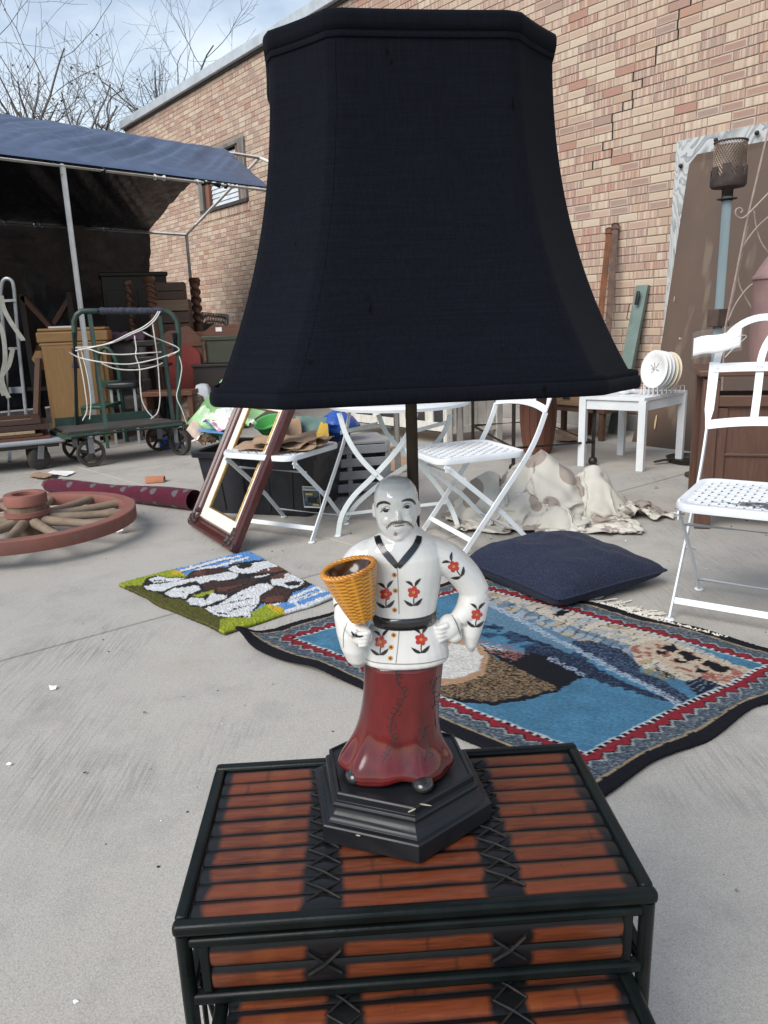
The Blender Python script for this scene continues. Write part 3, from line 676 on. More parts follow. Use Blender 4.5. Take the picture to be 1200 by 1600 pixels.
ball(body, (FX, -0.0232, 0.3395), (0.0072, 0.0036, 0.0018)); ball(body, (FX, -0.0228, 0.3365), (0.0058, 0.0034, 0.0016)); ball(body, (FX, -0.0205, 0.3290), (0.0058, 0.0044, 0.0042))
# arm on the hip (picture right)
limb_tube(body, [(0.018, 0.0, 0.300), (0.040, 0.0, 0.306), (0.060, -0.001, 0.297), (0.079, 0.001, 0.277), (0.0905, 0.002, 0.256)], [0.014, 0.0175, 0.0180, 0.0172, 0.0165])
limb_tube(body, [(0.0905, 0.002, 0.258), (0.082, -0.004, 0.240), (0.070, -0.008, 0.229)], [0.0165, 0.0150, 0.0105])
body.loft([ell(cx, cy, z, rx, ry) for z, cx, cy, rx, ry in [(0.262, 0.0885, 0.002, 0.0155, 0.0155), (0.245, 0.0890, 0.001, 0.0160, 0.0165), (0.228, 0.0868, 0.0, 0.0150, 0.0165), (0.211, 0.0852, 0.0, 0.0112, 0.0155), (0.197, 0.0848, 0.0, 0.0070, 0.0125), (0.189, 0.0846, 0.0, 0.0035, 0.0070)]])
ball(body, (0.0600, -0.0095, 0.2215), (0.0135, 0.0125, 0.0150)); ball(body, (0.0655, -0.0120, 0.2120), (0.0085, 0.0075, 0.0085))
for k in range(4): limb_tube(body, [(0.058 - 0.0005 * k, -0.020 + 0.0015 * k, 0.2285 - 0.0052 * k), (0.050, -0.0215 + 0.001 * k, 0.2265 - 0.0052 * k), (0.044, -0.0165, 0.2245 - 0.0052 * k)], [0.0034, 0.0032, 0.0026], 8)
# arm that holds the basket (picture left)
limb_tube(body, [(0.002, 0.0, 0.300), (-0.020, 0.0, 0.306), (-0.038, -0.001, 0.296), (-0.048, -0.003, 0.274), (-0.050, -0.006, 0.252)], [0.014, 0.0175, 0.0172, 0.0165, 0.0165])
limb_tube(body, [(-0.050, -0.006, 0.252), (-0.046, -0.022, 0.240), (-0.0375, -0.036, 0.2310)], [0.0160, 0.0140, 0.0100])
body.loft([ell(cx, cy, z, rx, ry) for z, cx, cy, rx, ry in [(0.258, -0.0480, -0.008, 0.0160, 0.0170), (0.240, -0.0482, -0.012, 0.0172, 0.0215), (0.222, -0.0460, -0.013, 0.0175, 0.0220), (0.204, -0.0435, -0.013, 0.0160, 0.0205), (0.190, -0.0415, -0.013, 0.0125, 0.0165), (0.183, -0.0400, -0.013, 0.0070, 0.0100)]])
HAND = Vector((-0.0350, -0.0440, 0.2300)); ball(body, HAND, (0.0118, 0.0110, 0.0125))
for k in range(4): limb_tube(body, [HAND + Vector((0.0085 - 0.001 * k, -0.004, 0.0065 - 0.0042 * k)), HAND + Vector((0.0065 - 0.001 * k, -0.0118, 0.0075 - 0.0042 * k)), HAND + Vector((-0.0035, -0.0128, 0.0068 - 0.0040 * k))], [0.0030, 0.0031, 0.0026], 8)
limb_tube(body, [HAND + Vector((-0.008, -0.004, 0.002)), HAND + Vector((-0.0085, -0.0105, 0.0075)), HAND + Vector((-0.004, -0.013, 0.012))], [0.0034, 0.0032, 0.0026], 8)
def fuse(mb, voxel, smooth_it=6):
    me = mb.mesh('fuse', 180); o = bpy.data.objects.new('fuse', me); COL.objects.link(o)
    m = o.modifiers.new('r', 'REMESH'); m.mode = 'VOXEL'; m.voxel_size = voxel; m.use_smooth_shade = True
    s_ = o.modifiers.new('s', 'SMOOTH'); s_.factor = 0.5; s_.iterations = smooth_it
    dg = bpy.context.evaluated_depsgraph_get(); out = bpy.data.meshes.new_from_object(o.evaluated_get(dg))
    bpy.data.objects.remove(o, do_unlink=True); bpy.data.meshes.remove(me)
    out.polygons.foreach_set('use_smooth', [True] * len(out.polygons)); return out
bme = fuse(body, 0.00105, 9); bme.name = 'figurine'
def ceramic(name, c, c2, rough=0.12):
    t = NT(name); col = t.mix(t.ramp(t.noise(35, 4, 0.6), 0.35, 0.75), c, c2); t.bump(t.noise(70, 3, 0.5), 0.06, 0.001)
    return t.set(col, rough, coat=0.5, spec=0.5)
GLAZE = ceramic('white_glaze', (0.74, 0.73, 0.70), (0.66, 0.65, 0.62)); BLKG = ceramic('black_glaze', (0.012, 0.012, 0.013), (0.03, 0.028, 0.027), 0.2)
REDG = NT('red_glaze'); REDG.bump(REDG.noise(60, 3, 0.5), 0.08, 0.001)
REDG = REDG.set(REDG.mix(REDG.ramp(REDG.noise(26, 5, 0.65, REDG.co((1, 1, 0.35))), 0.35, 0.7), (0.135, 0.009, 0.009), (0.055, 0.007, 0.008)), 0.13, coat=0.15)
REDP = ceramic('petal_red', (0.50, 0.045, 0.04), (0.40, 0.03, 0.03)); GOLD = ceramic('button_gold', (0.62, 0.27, 0.04), (0.52, 0.2, 0.03)); BRN = ceramic('brown_stroke', (0.11, 0.075, 0.05), (0.17, 0.12, 0.085), 0.3); GREY = ceramic('grey_line', (0.20, 0.17, 0.15), (0.3, 0.27, 0.24), 0.3); PINKG = ceramic('goatee_pink', (0.36, 0.27, 0.24), (0.28, 0.2, 0.18), 0.3)
fig = place('figurine', bme, GLAZE, lamp)
tree_body = BVHTree.FromPolygons([v.co.copy() for v in bme.vertices], [tuple(p.vertices) for p in bme.polygons])
CAMP = Vector((0, 0, EYE)) - LC
def hit(tr, px, py, off=0.0005):
    d = ray(px, py).normalized(); p, n, i, q = tr.ray_cast(CAMP, d)
    if p is None: return None
    return p + n * off
def patch(tr, pts, mb, off=0.0005, mat=None):      # painted shape given by its outline in the photograph, laid on the glaze
    c = (sum(p[0] for p in pts) / len(pts), sum(p[1] for p in pts) / len(pts)); n = len(pts)
    rings = [[hit(tr, c[0] + (x - c[0]) * f, c[1] + (y - c[1]) * f, off) for x, y in pts] for f in (1.0, 0.66, 0.33)]
    ce = hit(tr, c[0], c[1], off)
    if ce is None or any(p is None for r in rings for p in r): return
    vs_ = [p for r in rings for p in r] + [ce]; fs_ = []
    for a in range(2): fs_ += [(a * n + k, a * n + (k + 1) % n, (a + 1) * n + (k + 1) % n, (a + 1) * n + k) for k in range(n)]
    fs_ += [(2 * n + k, 2 * n + (k + 1) % n, 3 * n) for k in range(n)]
    mb.add(vs_, fs_)
def stroke(tr, pts, w, mb, off=0.0005, n=5):       # tapered painted stroke
    P = bez([(x, y, 0) for x, y in pts], n); L = len(P); vs_ = []
    for i, p in enumerate(P):
        d = (P[min(i + 1, L - 1)] - P[max(i - 1, 0)]).normalized(); ww = (w if isinstance(w, (int, float)) else float(np.interp(i / (L - 1), np.linspace(0, 1, len(w)), w))) / 2
        for s_ in (-1, 0, 1):
            vs_.append(hit(tr, p.x - d.y * ww * s_, p.y + d.x * ww * s_, off))
    fs_ = [(i * 3 + k, i * 3 + k + 1, i * 3 + 4 + k, i * 3 + 3 + k) for i in range(L - 1) for k in (0, 1)]
    ok = lambda f: all(vs_[q] is not None for q in f) and max((vs_[a] - vs_[b]).length for a in f for b in f) < 0.03
    fs_ = [f for f in fs_ if ok(f)]
    mb.add([q if q is not None else Vector((0, 0, 0.1)) for q in vs_], fs_)
def oval(cx, cy, a, b, rot=0.0, n=12): return [(cx + a * math.cos(q) * math.cos(rot) - b * math.sin(q) * math.sin(rot), cy + a * math.cos(q) * math.sin(rot) + b * math.sin(q) * math.cos(rot)) for q in [2 * math.pi * k / n for k in range(n)]]
def put(mb, name, mat, parent): 
    if mb.v: return mb.build(name, mat, parent, smooth=180)
m = MB(); stroke(tree_body, [(589.5, 793), (591, 788), (597, 785), (604, 785.2), (610, 788)], [1.5, 3.6, 4.2, 4, 2.2], m); put(m, 'eyebrow', BLKG, fig)
m = MB(); stroke(tree_body, [(627.5, 783.5), (633, 781.2), (640, 780.8), (645, 783), (649, 788)], [1.5, 3.4, 4.4, 4, 2], m); put(m, 'eyebrow', BLKG, fig)
for (x0, y0, x1, y1, cx, cy) in ((594.5, 800.5, 609.5, 796.5, 603, 797.8), (628.5, 794.3, 643, 791.5, 635.5, 792.8)):
    m = MB(); patch(tree_body, oval(cx, cy, 3.6, 2.3), m, 0.0007); stroke(tree_body, [(x0, y0), (cx - 2, cy - 2.6), (cx + 3, cy - 2.4), (x1, y1)], [0.6, 1.6, 1.6, 0.6], m, 0.0008); put(m, 'eye', BLKG, fig)
    m = MB(); stroke(tree_body, [(x0, y0 - 4), (cx, cy - 6.3), (x1, y1 - 3.5)], [0.4, 1.0, 0.4], m); put(m, 'eyelid_line', GREY, fig)
m = MB()
for k in range(17):
    f = k / 16; x = 605.5 + 38.5 * f; yb_ = 823.5 - 9.5 * math.sin(math.pi * min(1, max(0, f))) ** 0.7 + 1.6 * abs(f - 0.5) * 0 - 1.5 * f
    stroke(tree_body, [(x, yb_ + 3.6), (x + (f - 0.5) * 3.2, yb_ - 0.6)], [0.7, 1.3], m, 0.0005, 3)
stroke(tree_body, [(604.5, 824.5), (611, 817.5), (618, 816), (624, 817.5), (631, 815.2), (638, 816), (644, 822)], [0.8, 2.2, 2.6, 1.8, 2.6, 2.2, 0.8], m); put(m, 'moustache', BRN, fig)
m = MB(); stroke(tree_body, [(616, 822.5), (623, 821.6), (631.5, 820.2)], [0.7, 1.6, 0.7], m); put(m, 'mouth', BLKG, fig)
m = MB(); patch(tree_body, [(617.5, 830), (621.5, 833.5), (618.5, 838), (614.5, 835.5)], m); put(m, 'goatee', PINKG, fig)
# collar, seam, hem line, sleeve edges
m = MB(); stroke(tree_body, [(589.5, 838), (592, 846), (598, 858), (610, 873), (621.5, 886)], [9, 10, 10, 10.5, 8], m, 0.0011, 8); put(m, 'collar', BLKG, fig); m = MB(); stroke(tree_body, [(654.5, 838), (653, 845), (647, 856), (634, 872), (621.5, 886)], [8, 10, 10, 10.5, 8], m, 0.0011, 8); put(m, 'collar', BLKG, fig)
m = MB(); stroke(tree_body, [(621, 889), (622, 915), (623, 940), (623.5, 959)], 1.0, m); stroke(tree_body, [(624, 980), (622, 1005), (618.5, 1036)], 1.0, m); put(m, 'front_seam', GREY, fig)
m = MB(); stroke(tree_body, [(704, 958), (712, 972), (720, 993), (729, 1019)], [0.8, 2, 1.4, 0.8], m); stroke(tree_body, [(537, 1012), (537, 990), (543, 972)], [0.6, 1.0, 0.6], m); put(m, 'sleeve_edge', GREY, fig)
m = MB(); stroke(tree_body, [(569, 1029), (585, 1034.5), (610, 1037), (640, 1037.5), (670, 1035), (697, 1028)], [0.8, 1.4, 1.4, 1.4, 1.4, 0.8], m); put(m, 'hem_line', GREY, fig)
m = MB(); stroke(tree_body, [(549.5, 987), (554, 992.5), (562, 994.5), (567, 993)], [2, 4, 3.5, 1.5], m); stroke(tree_body, [(522, 950), (524.5, 945), (529, 943.5)], [1.2, 3.0, 1.0], m); put(m, 'cuff_stroke', BLKG, fig)
# belt round the waist
bt = MB(); rings = []
for z, f in ((0.2275, 0.0010), (0.2280, 0.0021), (0.2345, 0.0025), (0.2405, 0.0021), (0.2410, 0.0010)):
    rings.append(ell(0.011, 0, z + 0.0, 0.0346 + f * 0.8, 0.0292 + f * 0.8, 48, 2.2))
sh = Matrix.Shear('XY', 4, (0, 0)); bt.loft(rings, caps=False); bo = bt.build('belt', BLKG, fig, smooth=60)
# flowers
def flower(cx, cy, s_, rot):
    ca, sa = math.cos(rot), math.sin(rot); T = lambda x, y: (cx + (x * ca - y * sa) * s_, cy + (x * sa + y * ca) * s_)
    petals, heart, green = MB(), MB(), MB()
    for k in range(5):
        a = -math.pi / 2 + k * 2 * math.pi / 5 + 0.2; x, y = T(5.6 * math.cos(a), 5.6 * math.sin(a)); patch(tree_body, oval(x, y, 4.3 * s_, 3.9 * s_, a + rot), petals, 0.0006)
    x, y = T(0, 0); patch(tree_body, oval(x, y, 2.6 * s_, 2.4 * s_), heart, 0.0010)
    stroke(tree_body, [T(0.5, 8.5), T(0.2, 15), T(1.0, 21)], [1.6, 1.6, 1.4], green)
    for pts, w in (([T(0.5, 21), T(-7, 18.5), T(-15, 12.5)], [0.6, 5.2, 0.6]), ([T(0.5, 21), T(7, 17), T(13.5, 9.5)], [0.6, 5.6, 0.6]), ([T(-0.5, -9), T(-6, -14.5), T(-12.5, -16.5)], [0.6, 4.6, 0.6]), ([T(2, -9), T(5.5, -15.5), T(11.5, -21.5)], [0.6, 4.8, 0.6])):
        stroke(tree_body, pts, [w[0], w[1] * s_, w[1] * 0.9 * s_, w[2]], green, 0.0006)
    o = put(petals, 'flower', REDP, fig); put(heart, 'flower_heart', GOLD, o if o else fig)
    o2 = put(green, 'flower_leaves', BLKG, fig)
for f in ((603, 928, 1.0, 0.0), (646, 925, 1.0, 0.0), (595, 1003, 0.97, 0.08), (657.5, 999, 1.0, 0.0), (708.7, 885, 0.93, -0.62), (744.5, 960, 0.93, 0.12)): flower(*f)
for x, y in ((616, 898), (617.5, 922.5), (616.5, 952.5), (615, 992), (611, 1011), (610, 1028)):
    m = MB(); patch(tree_body, oval(x, y, 3.7, 3.7), m, 0.0009); o = put(m, 'button', GOLD, fig)
    m = MB(); patch(tree_body, oval(x + 0.3, y, 1.6, 1.6), m, 0.0013); put(m, 'button_eye', BLKG, o or fig)
# red trousers, flared at the hem
def wob(z):
    k = max(0, (0.125 - z) / 0.075); k0 = 0.35 + 0.65 * min(1, k)
    return lambda a: k0 * (0.034 * math.cos(3 * a + 2.2) + 0.040 * math.cos(6 * a + 0.6) + 0.02 * math.cos(11 * a + 1.0) - 0.055 * math.exp(-((((a + math.pi / 2 - 0.12 + math.pi) % (2 * math.pi)) - math.pi) / 0.16) ** 2)) + 0.012 * math.cos(9 * a + z * 40)
tr = MB(); rings = []
for z, cx, cy, rx, ry in [(0.190, 0.0095, 0, 0.0430, 0.0320), (0.178, 0.0090, 0, 0.0435, 0.0330), (0.155, 0.0070, 0, 0.0430, 0.0335), (0.130, 0.0045, -0.001, 0.0432, 0.0345), (0.110, 0.0020, -0.002, 0.0445, 0.0360), (0.095, 0.0000, -0.003, 0.0475, 0.0385), (0.083, -0.0015, -0.004, 0.0530, 0.0425), (0.073, -0.0025, -0.005, 0.0590, 0.0465), (0.066, -0.0028, -0.006, 0.0625, 0.0495), (0.0600, -0.0030, -0.006, 0.0640, 0.0510), (0.0560, -0.0030, -0.006, 0.0628, 0.0500), (0.0530, -0.0030, -0.006, 0.0600, 0.0475)]:
    rr = ell(cx, cy, z, rx, ry, 96, 2.15, wob(z)); low = max(0, (0.075 - z) / 0.022)
    rings.append([Vector((p.x, p.y, p.z + min(1, low) * 0.0035 * math.sin(4 * math.atan2(p.y, p.x) + 1.0))) for p in rr])
skirt = tr.loft(rings).build('trousers', REDG, lamp, smooth=70)
sm = skirt.modifiers.new('sub', 'SUBSURF'); sm.levels = 1; sm.render_levels = 1
tree_sk = BVHTree.FromPolygons([v.co.copy() for v in skirt.data.vertices], [tuple(p.vertices) for p in skirt.data.polygons])
vine = MB(); rg = random.Random(4)
for path in ([(618, 1046), (622, 1068), (632, 1086), (622, 1106), (612, 1124), (610, 1142), (616, 1160), (606, 1176), (596, 1192)], [(684, 1058), (677, 1076), (680, 1094), (676, 1108)], [(664, 1136), (662, 1152), (668, 1170), (664, 1190)]):
    stroke(tree_sk, path, 1.2, vine, 0.0006, 6)
    P = bez([(x, y, 0) for x, y in path], 5)
    for i in range(1, len(P) - 1):
        if i % 5 == 2:
            s_ = rg.choice((-1, 1)); c = P[i]; stroke(tree_sk, [(c.x, c.y), (c.x + s_ * 6, c.y - 3), (c.x + s_ * 9, c.y + 3), (c.x + s_ * 5, c.y + 5)], 0.9, vine, 0.0006, 4)
        else:
            s_ = 1 if i % 2 else -1; c = P[i]; stroke(tree_sk, [(c.x, c.y), (c.x + s_ * rg.uniform(4, 7), c.y + rg.uniform(-6, -2))], [1.2, 0.6], vine, 0.0006, 3)
put(vine, 'painted_vine', BLKG, skirt)
for x, y, z, rx in ((-0.0500, -0.0345, 0.0585, 0.0105), (0.0250, -0.0515, 0.0575, 0.0125)):
    m = MB(); ball(m, (x, y, z), (rx, rx * 1.25, 0.0085)); m.build('shoe', BLKG, lamp, smooth=180)
# wicker basket
BT, BB = D(545, 889, LC.y - 0.046) - LC, D(567, 968, LC.y - 0.044) - LC
ax = (BT - BB); Lb = ax.length; x_, y_, z_ = frame_of(ax, (0, -1, 0)); Mb = Matrix((x_, y_, z_)).transposed()
bk = MB(); rings = []; cols = []; NR, NA = 56, 96
pro = [(0.0, 0.0100)] + [(f, 0.0105 + 0.0175 * f ** 0.85) for f in np.linspace(0.02, 1.0, NR)]
for i, (f, r) in enumerate(pro):
    ring = []
    for k in range(NA):
        a = 2 * math.pi * k / NA; rib = max(0, math.cos(a * 9)) ** 3; wv = 0.5 + 0.5 * math.sin(f * 85 + (math.pi if math.cos(a * 4.5) > 0 else 0))
        d = 0.0016 * rib + 0.0011 * wv * (1 - rib); ring.append(BB + Mb @ Vector(((r + d) * math.cos(a), (r + d) * math.sin(a), f * Lb)))
        g = min(1, 0.12 + 0.9 * (rib * 0.9 + wv * (1 - rib))); cols.append(tuple(np.array((0.30, 0.095, 0.01)) * (1 - g) + np.array((0.66, 0.30, 0.028)) * g))
    rings.append(ring)
for f, r in ((1.0, 0.0235), (0.75, 0.0185), (0.45, 0.0120)):      # hollow inside, its shade put in as near-black brown
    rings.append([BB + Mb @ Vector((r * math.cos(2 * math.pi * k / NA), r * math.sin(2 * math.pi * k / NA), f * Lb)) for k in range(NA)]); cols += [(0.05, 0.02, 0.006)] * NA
me = bk.loft(rings).mesh('basket', 180); colour_attr(me, np.array(cols))
WICK = attr_mat('wicker_glaze', 0.2, 0.1, 200, 0.0005, 0.0, 0.10, 60); WICK.node_tree.nodes['Principled BSDF'].inputs['Coat Weight'].default_value = 0.4; WICK.node_tree.nodes['Principled BSDF'].inputs['Specular IOR Level'].default_value = 0.5
bko = place('basket', me, WICK, lamp)
rim = MB(); 
for s_ in (0, 1, 2):
    rim.tube([BT + Mb @ Vector(((0.0268 + 0.0016 * math.cos(a * 12 + s_ * 2.09)) * math.cos(a), (0.0268 + 0.0016 * math.cos(a * 12 + s_ * 2.09)) * math.sin(a), 0.0006 + 0.0018 * math.sin(a * 12 + s_ * 2.09))) for a in [2 * math.pi * k / 144 for k in range(144)]], 0.00165, 6, closed=True)
WICK2 = ceramic('wicker_rim', (0.60, 0.25, 0.022), (0.36, 0.12, 0.012)); rim.build('basket_rim', WICK2, bko, smooth=180)
# stem, socket cup, shade
BRONZE = simple('dark_bronze', (0.035, 0.025, 0.02), (0.06, 0.042, 0.03), 30, 0.4, 0.7, bump=0.2); BRASS = simple('old_brass', (0.22, 0.15, 0.07), (0.12, 0.08, 0.045), 30, 0.4, 0.8)
SC = Vector((0.0307, 0.7893, 0.9344)) - LC
stp = D(644, 700, 0.803) - LC
MB().tube([(stp.x, stp.y, 0.05), (stp.x, stp.y, 0.50), (stp.x - 0.001, stp.y, 0.52)], 0.0062, 14).build('stem', BRONZE, lamp)
sk = MB().lathe([(0.0055, -0.012), (0.010, -0.011), (0.021, -0.006), (0.0225, -0.003), (0.0205, 0.0), (0.014, 0.004), (0.0135, 0.05)], 24, (stp.x, stp.y - 0.002, 0.492)).build('socket', BRASS, lamp)
SH, WT, WB, KT, KB, YAW = 0.2938, 0.2480, 0.3770, 0.60, 0.68, 0.1175
def oct_ring(h, k, z, off=0.0, per=10):
    a = h * k; c = [(-a, -h), (a, -h), (h, -a), (h, a), (a, h), (-a, h), (-h, a), (-h, -a)]; out = []
    for i in range(8):
        p, q = c[i], c[(i + 1) % 8]; nx, ny = q[1] - p[1], -(q[0] - p[0]); l = math.hypot(nx, ny); nx, ny = nx / l, ny / l
        for j in range(per):
            f = (0.06, 0.13, 0.24, 0.36, 0.48, 0.6, 0.72, 0.82, 0.90, 0.95)[j] if per == 10 else j / per
            bow = -0.012 * h * math.sin(math.pi * f); x = p[0] + (q[0] - p[0]) * f + nx * (off + bow); y = p[1] + (q[1] - p[1]) * f + ny * (off + bow)
            X = x * math.cos(YAW) - y * math.sin(YAW); Y = x * math.sin(YAW) + y * math.cos(YAW)
            out.append(SC + Vector((X, Y + 0.022 * z, z - 0.022 * Y)))
    return out
def sh_prof(t): e = (1 - t) ** 2.15; return WT / 2 + (WB - WT) / 2 * e, KT + (KB - KT) * e
t_ = NT('black_slub_silk')
v1 = t_.noise(7, 5, 0.7, t_.co((2.5, 2.5, 90))); v2 = t_.noise(9, 5, 0.7, t_.co((60, 60, 2.0)))
cc = t_.mix(t_.ramp(t_.math('ADD', v1, v2), 0.8, 1.25), (0.0028, 0.0036, 0.0064), (0.0054, 0.0066, 0.0108)); cc = t_.mix(t_.ramp(t_.noise(55, 3, 0.6, t_.co((1, 1, 0.5))), 0.69, 0.74), cc, (0.001, 0.001, 0.0015))
t_.bump(t_.math('ADD', t_.noise(9, 5, 0.7, t_.co((40, 40, 260))), t_.noise(9, 5, 0.7, t_.co((260, 260, 30)))), 0.35, 0.0012)
SILK = t_.set(cc, 0.9, sheen=0.02, spec=0.07); SILK.node_tree.nodes['Principled BSDF'].inputs['Sheen Roughness'].default_value = 0.5
sh_m = MB(); NL = 30
sh_m.loft([oct_ring(*sh_prof(k / NL), SH * k / NL) for k in range(NL + 1)] + [oct_ring(sh_prof(k / NL)[0] - 0.003, sh_prof(k / NL)[1], SH * k / NL) for k in range(NL, -1, -1)], caps=False)
shade = sh_m.build('shade', SILK, lamp, smooth=75)
def trim(name, t0, prof_):
    h0, k0 = sh_prof(t0); m = MB(); m.loft([oct_ring(h0, k0, SH * t0 + dz * 0.82, off * 0.85) for off, dz in prof_] + [oct_ring(h0, k0, SH * t0 + prof_[0][1] * 0.82, prof_[0][0] * 0.85)], caps=False)
    return m.build(name, SILK, shade, smooth=60)
trim('top_trim', 1.0, [(-0.001, -0.0185), (0.0018, -0.0180), (0.0026, -0.0150), (0.0018, -0.0125), (0.0036, -0.0110), (0.0046, -0.0060), (0.0048, 0.0010), (0.0036, 0.0050), (0.0, 0.0062), (-0.0040, 0.0050), (-0.0046, -0.0080)])
trim('bottom_trim', 0.0, [(-0.001, 0.0150), (0.0004, 0.0152), (0.0016, 0.0125), (0.0012, 0.0100), (0.0034, 0.0085), (0.0044, 0.0030), (0.0040, -0.0020), (0.0022, -0.0045), (-0.0010, -0.0050), (-0.0040, -0.0030), (-0.0040, 0.0060)])
for i in range(8):
    pts = []
    for k in range(0, NL + 1):
        h_, kk = sh_prof(k / NL); r_ = oct_ring(h_, kk, SH * k / NL); pts.append(r_[i * 10].lerp(r_[i * 10 - 1], 0.5))
    MB().tube(pts, 0.0004, 6).build('seam', SILK, shade)
sp = MB(); top_c = SC + Vector((0, 0.006, SH - 0.02)); ring = oct_ring(WT / 2 - 0.004, KT, SH - 0.02)
for i in (5, 25, 45, 65): sp.tube([top_c, ring[i]], 0.0018, 6)
sp.tube([top_c - Vector((0, 0, 0.22)), top_c + Vector((0, 0, 0.02))], 0.003, 8); sp.build('spider', BRASS, lamp)
# ---------------------------------------------------------------- rugs: woven pictures on piled sheets
def in_poly(px, py, poly):
    inside = np.zeros(px.shape, bool); n = len(poly)
    for i in range(n):
        x0, y0 = poly[i]; x1, y1 = poly[(i + 1) % n]
        c = ((y0 > py) != (y1 > py))
        with np.errstate(divide='ignore', invalid='ignore'): xi = (x1 - x0) * (py - y0) / (y1 - y0 + 1e-12) + x0
        inside ^= c & (px < xi)
    return inside
def px_arrays(P):
    X, Y, Z = P[:, 0], P[:, 1], P[:, 2] - EYE
    f = Y * _c - Z * _s; u = (Y * _s + Z * _c) / f; a = X / f
    a2, u2 = a * _cr - u * _sr, a * _sr + u * _cr
    return 600 + FPX * a2, 800 - FPX * u2
nr = np.random.RandomState(3)
def smooth_noise(nv, nu, cell, amp):          # value noise on the weave grid
    gh, gw = nv // cell + 3, nu // cell + 3; g = nr.randn(gh, gw); yy, xx = np.mgrid[0:nv, 0:nu] / cell
    y0, x0 = yy.astype(int), xx.astype(int); fy, fx = yy - y0, xx - x0; fy = fy * fy * (3 - 2 * fy); fx = fx * fx * (3 - 2 * fx)
    return amp * ((g[y0, x0] * (1 - fx) + g[y0, x0 + 1] * fx) * (1 - fy) + (g[y0 + 1, x0] * (1 - fx) + g[y0 + 1, x0 + 1] * fx) * fy)
def rug_mesh(name, quad, nu, nv, thick, zfun, paint, edge_wob=0.0):
    A, B, C, Dq = [np.array(q[:2]) for q in quad]; v, u = np.mgrid[0:nv, 0:nu]; u = u / (nu - 1); v = v / (nv - 1)
    P = np.zeros((nv, nu, 3)); 
    for k in range(2): P[..., k] = A[k] * (1 - u) * (1 - v) + B[k] * u * (1 - v) + C[k] * u * v + Dq[k] * (1 - u) * v
    if edge_wob:
        ed = np.minimum(np.minimum(u, 1 - u), np.minimum(v, 1 - v)); k = np.exp(-ed * 14)
        P[..., 0] += k * smooth_noise(nv, nu, nu // 7, edge_wob); P[..., 1] += k * smooth_noise(nv, nu, nu // 6, edge_wob)
    flat = P.reshape(-1, 3); px_, py_ = px_arrays(flat)
    cols = paint(u, v, px_.reshape(nv, nu), py_.reshape(nv, nu))
    P[..., 2] = thick + zfun(u, v)
    top = P.reshape(-1, 3); bot = top.copy(); bot[:, 2] = np.maximum(0.0006, bot[:, 2] - thick * 0.9)
    n = nu * nv; idx = np.arange(n).reshape(nv, nu)
    q = np.stack([idx[:-1, :-1], idx[:-1, 1:], idx[1:, 1:], idx[1:, :-1]], -1).reshape(-1, 4)
    rim = np.concatenate([idx[0, :], idx[1:, -1], idx[-1, -2::-1], idx[-2:0:-1, 0]]); r2 = np.roll(rim, -1)
    side = np.stack([r2, rim, rim + n, r2 + n], -1)
    F = np.concatenate([q, q[:, ::-1] + n, side]); V = np.concatenate([top, bot])
    me = bpy.data.meshes.new(name); me.from_pydata(V.tolist(), [], F.tolist()); me.update()
    me.polygons.foreach_set('use_smooth', [True] * len(me.polygons))
    colour_attr(me, np.concatenate([cols.reshape(-1, 3), cols.reshape(-1, 3) * 0.6])); return me
def L3(c): return np.array(S(*c))
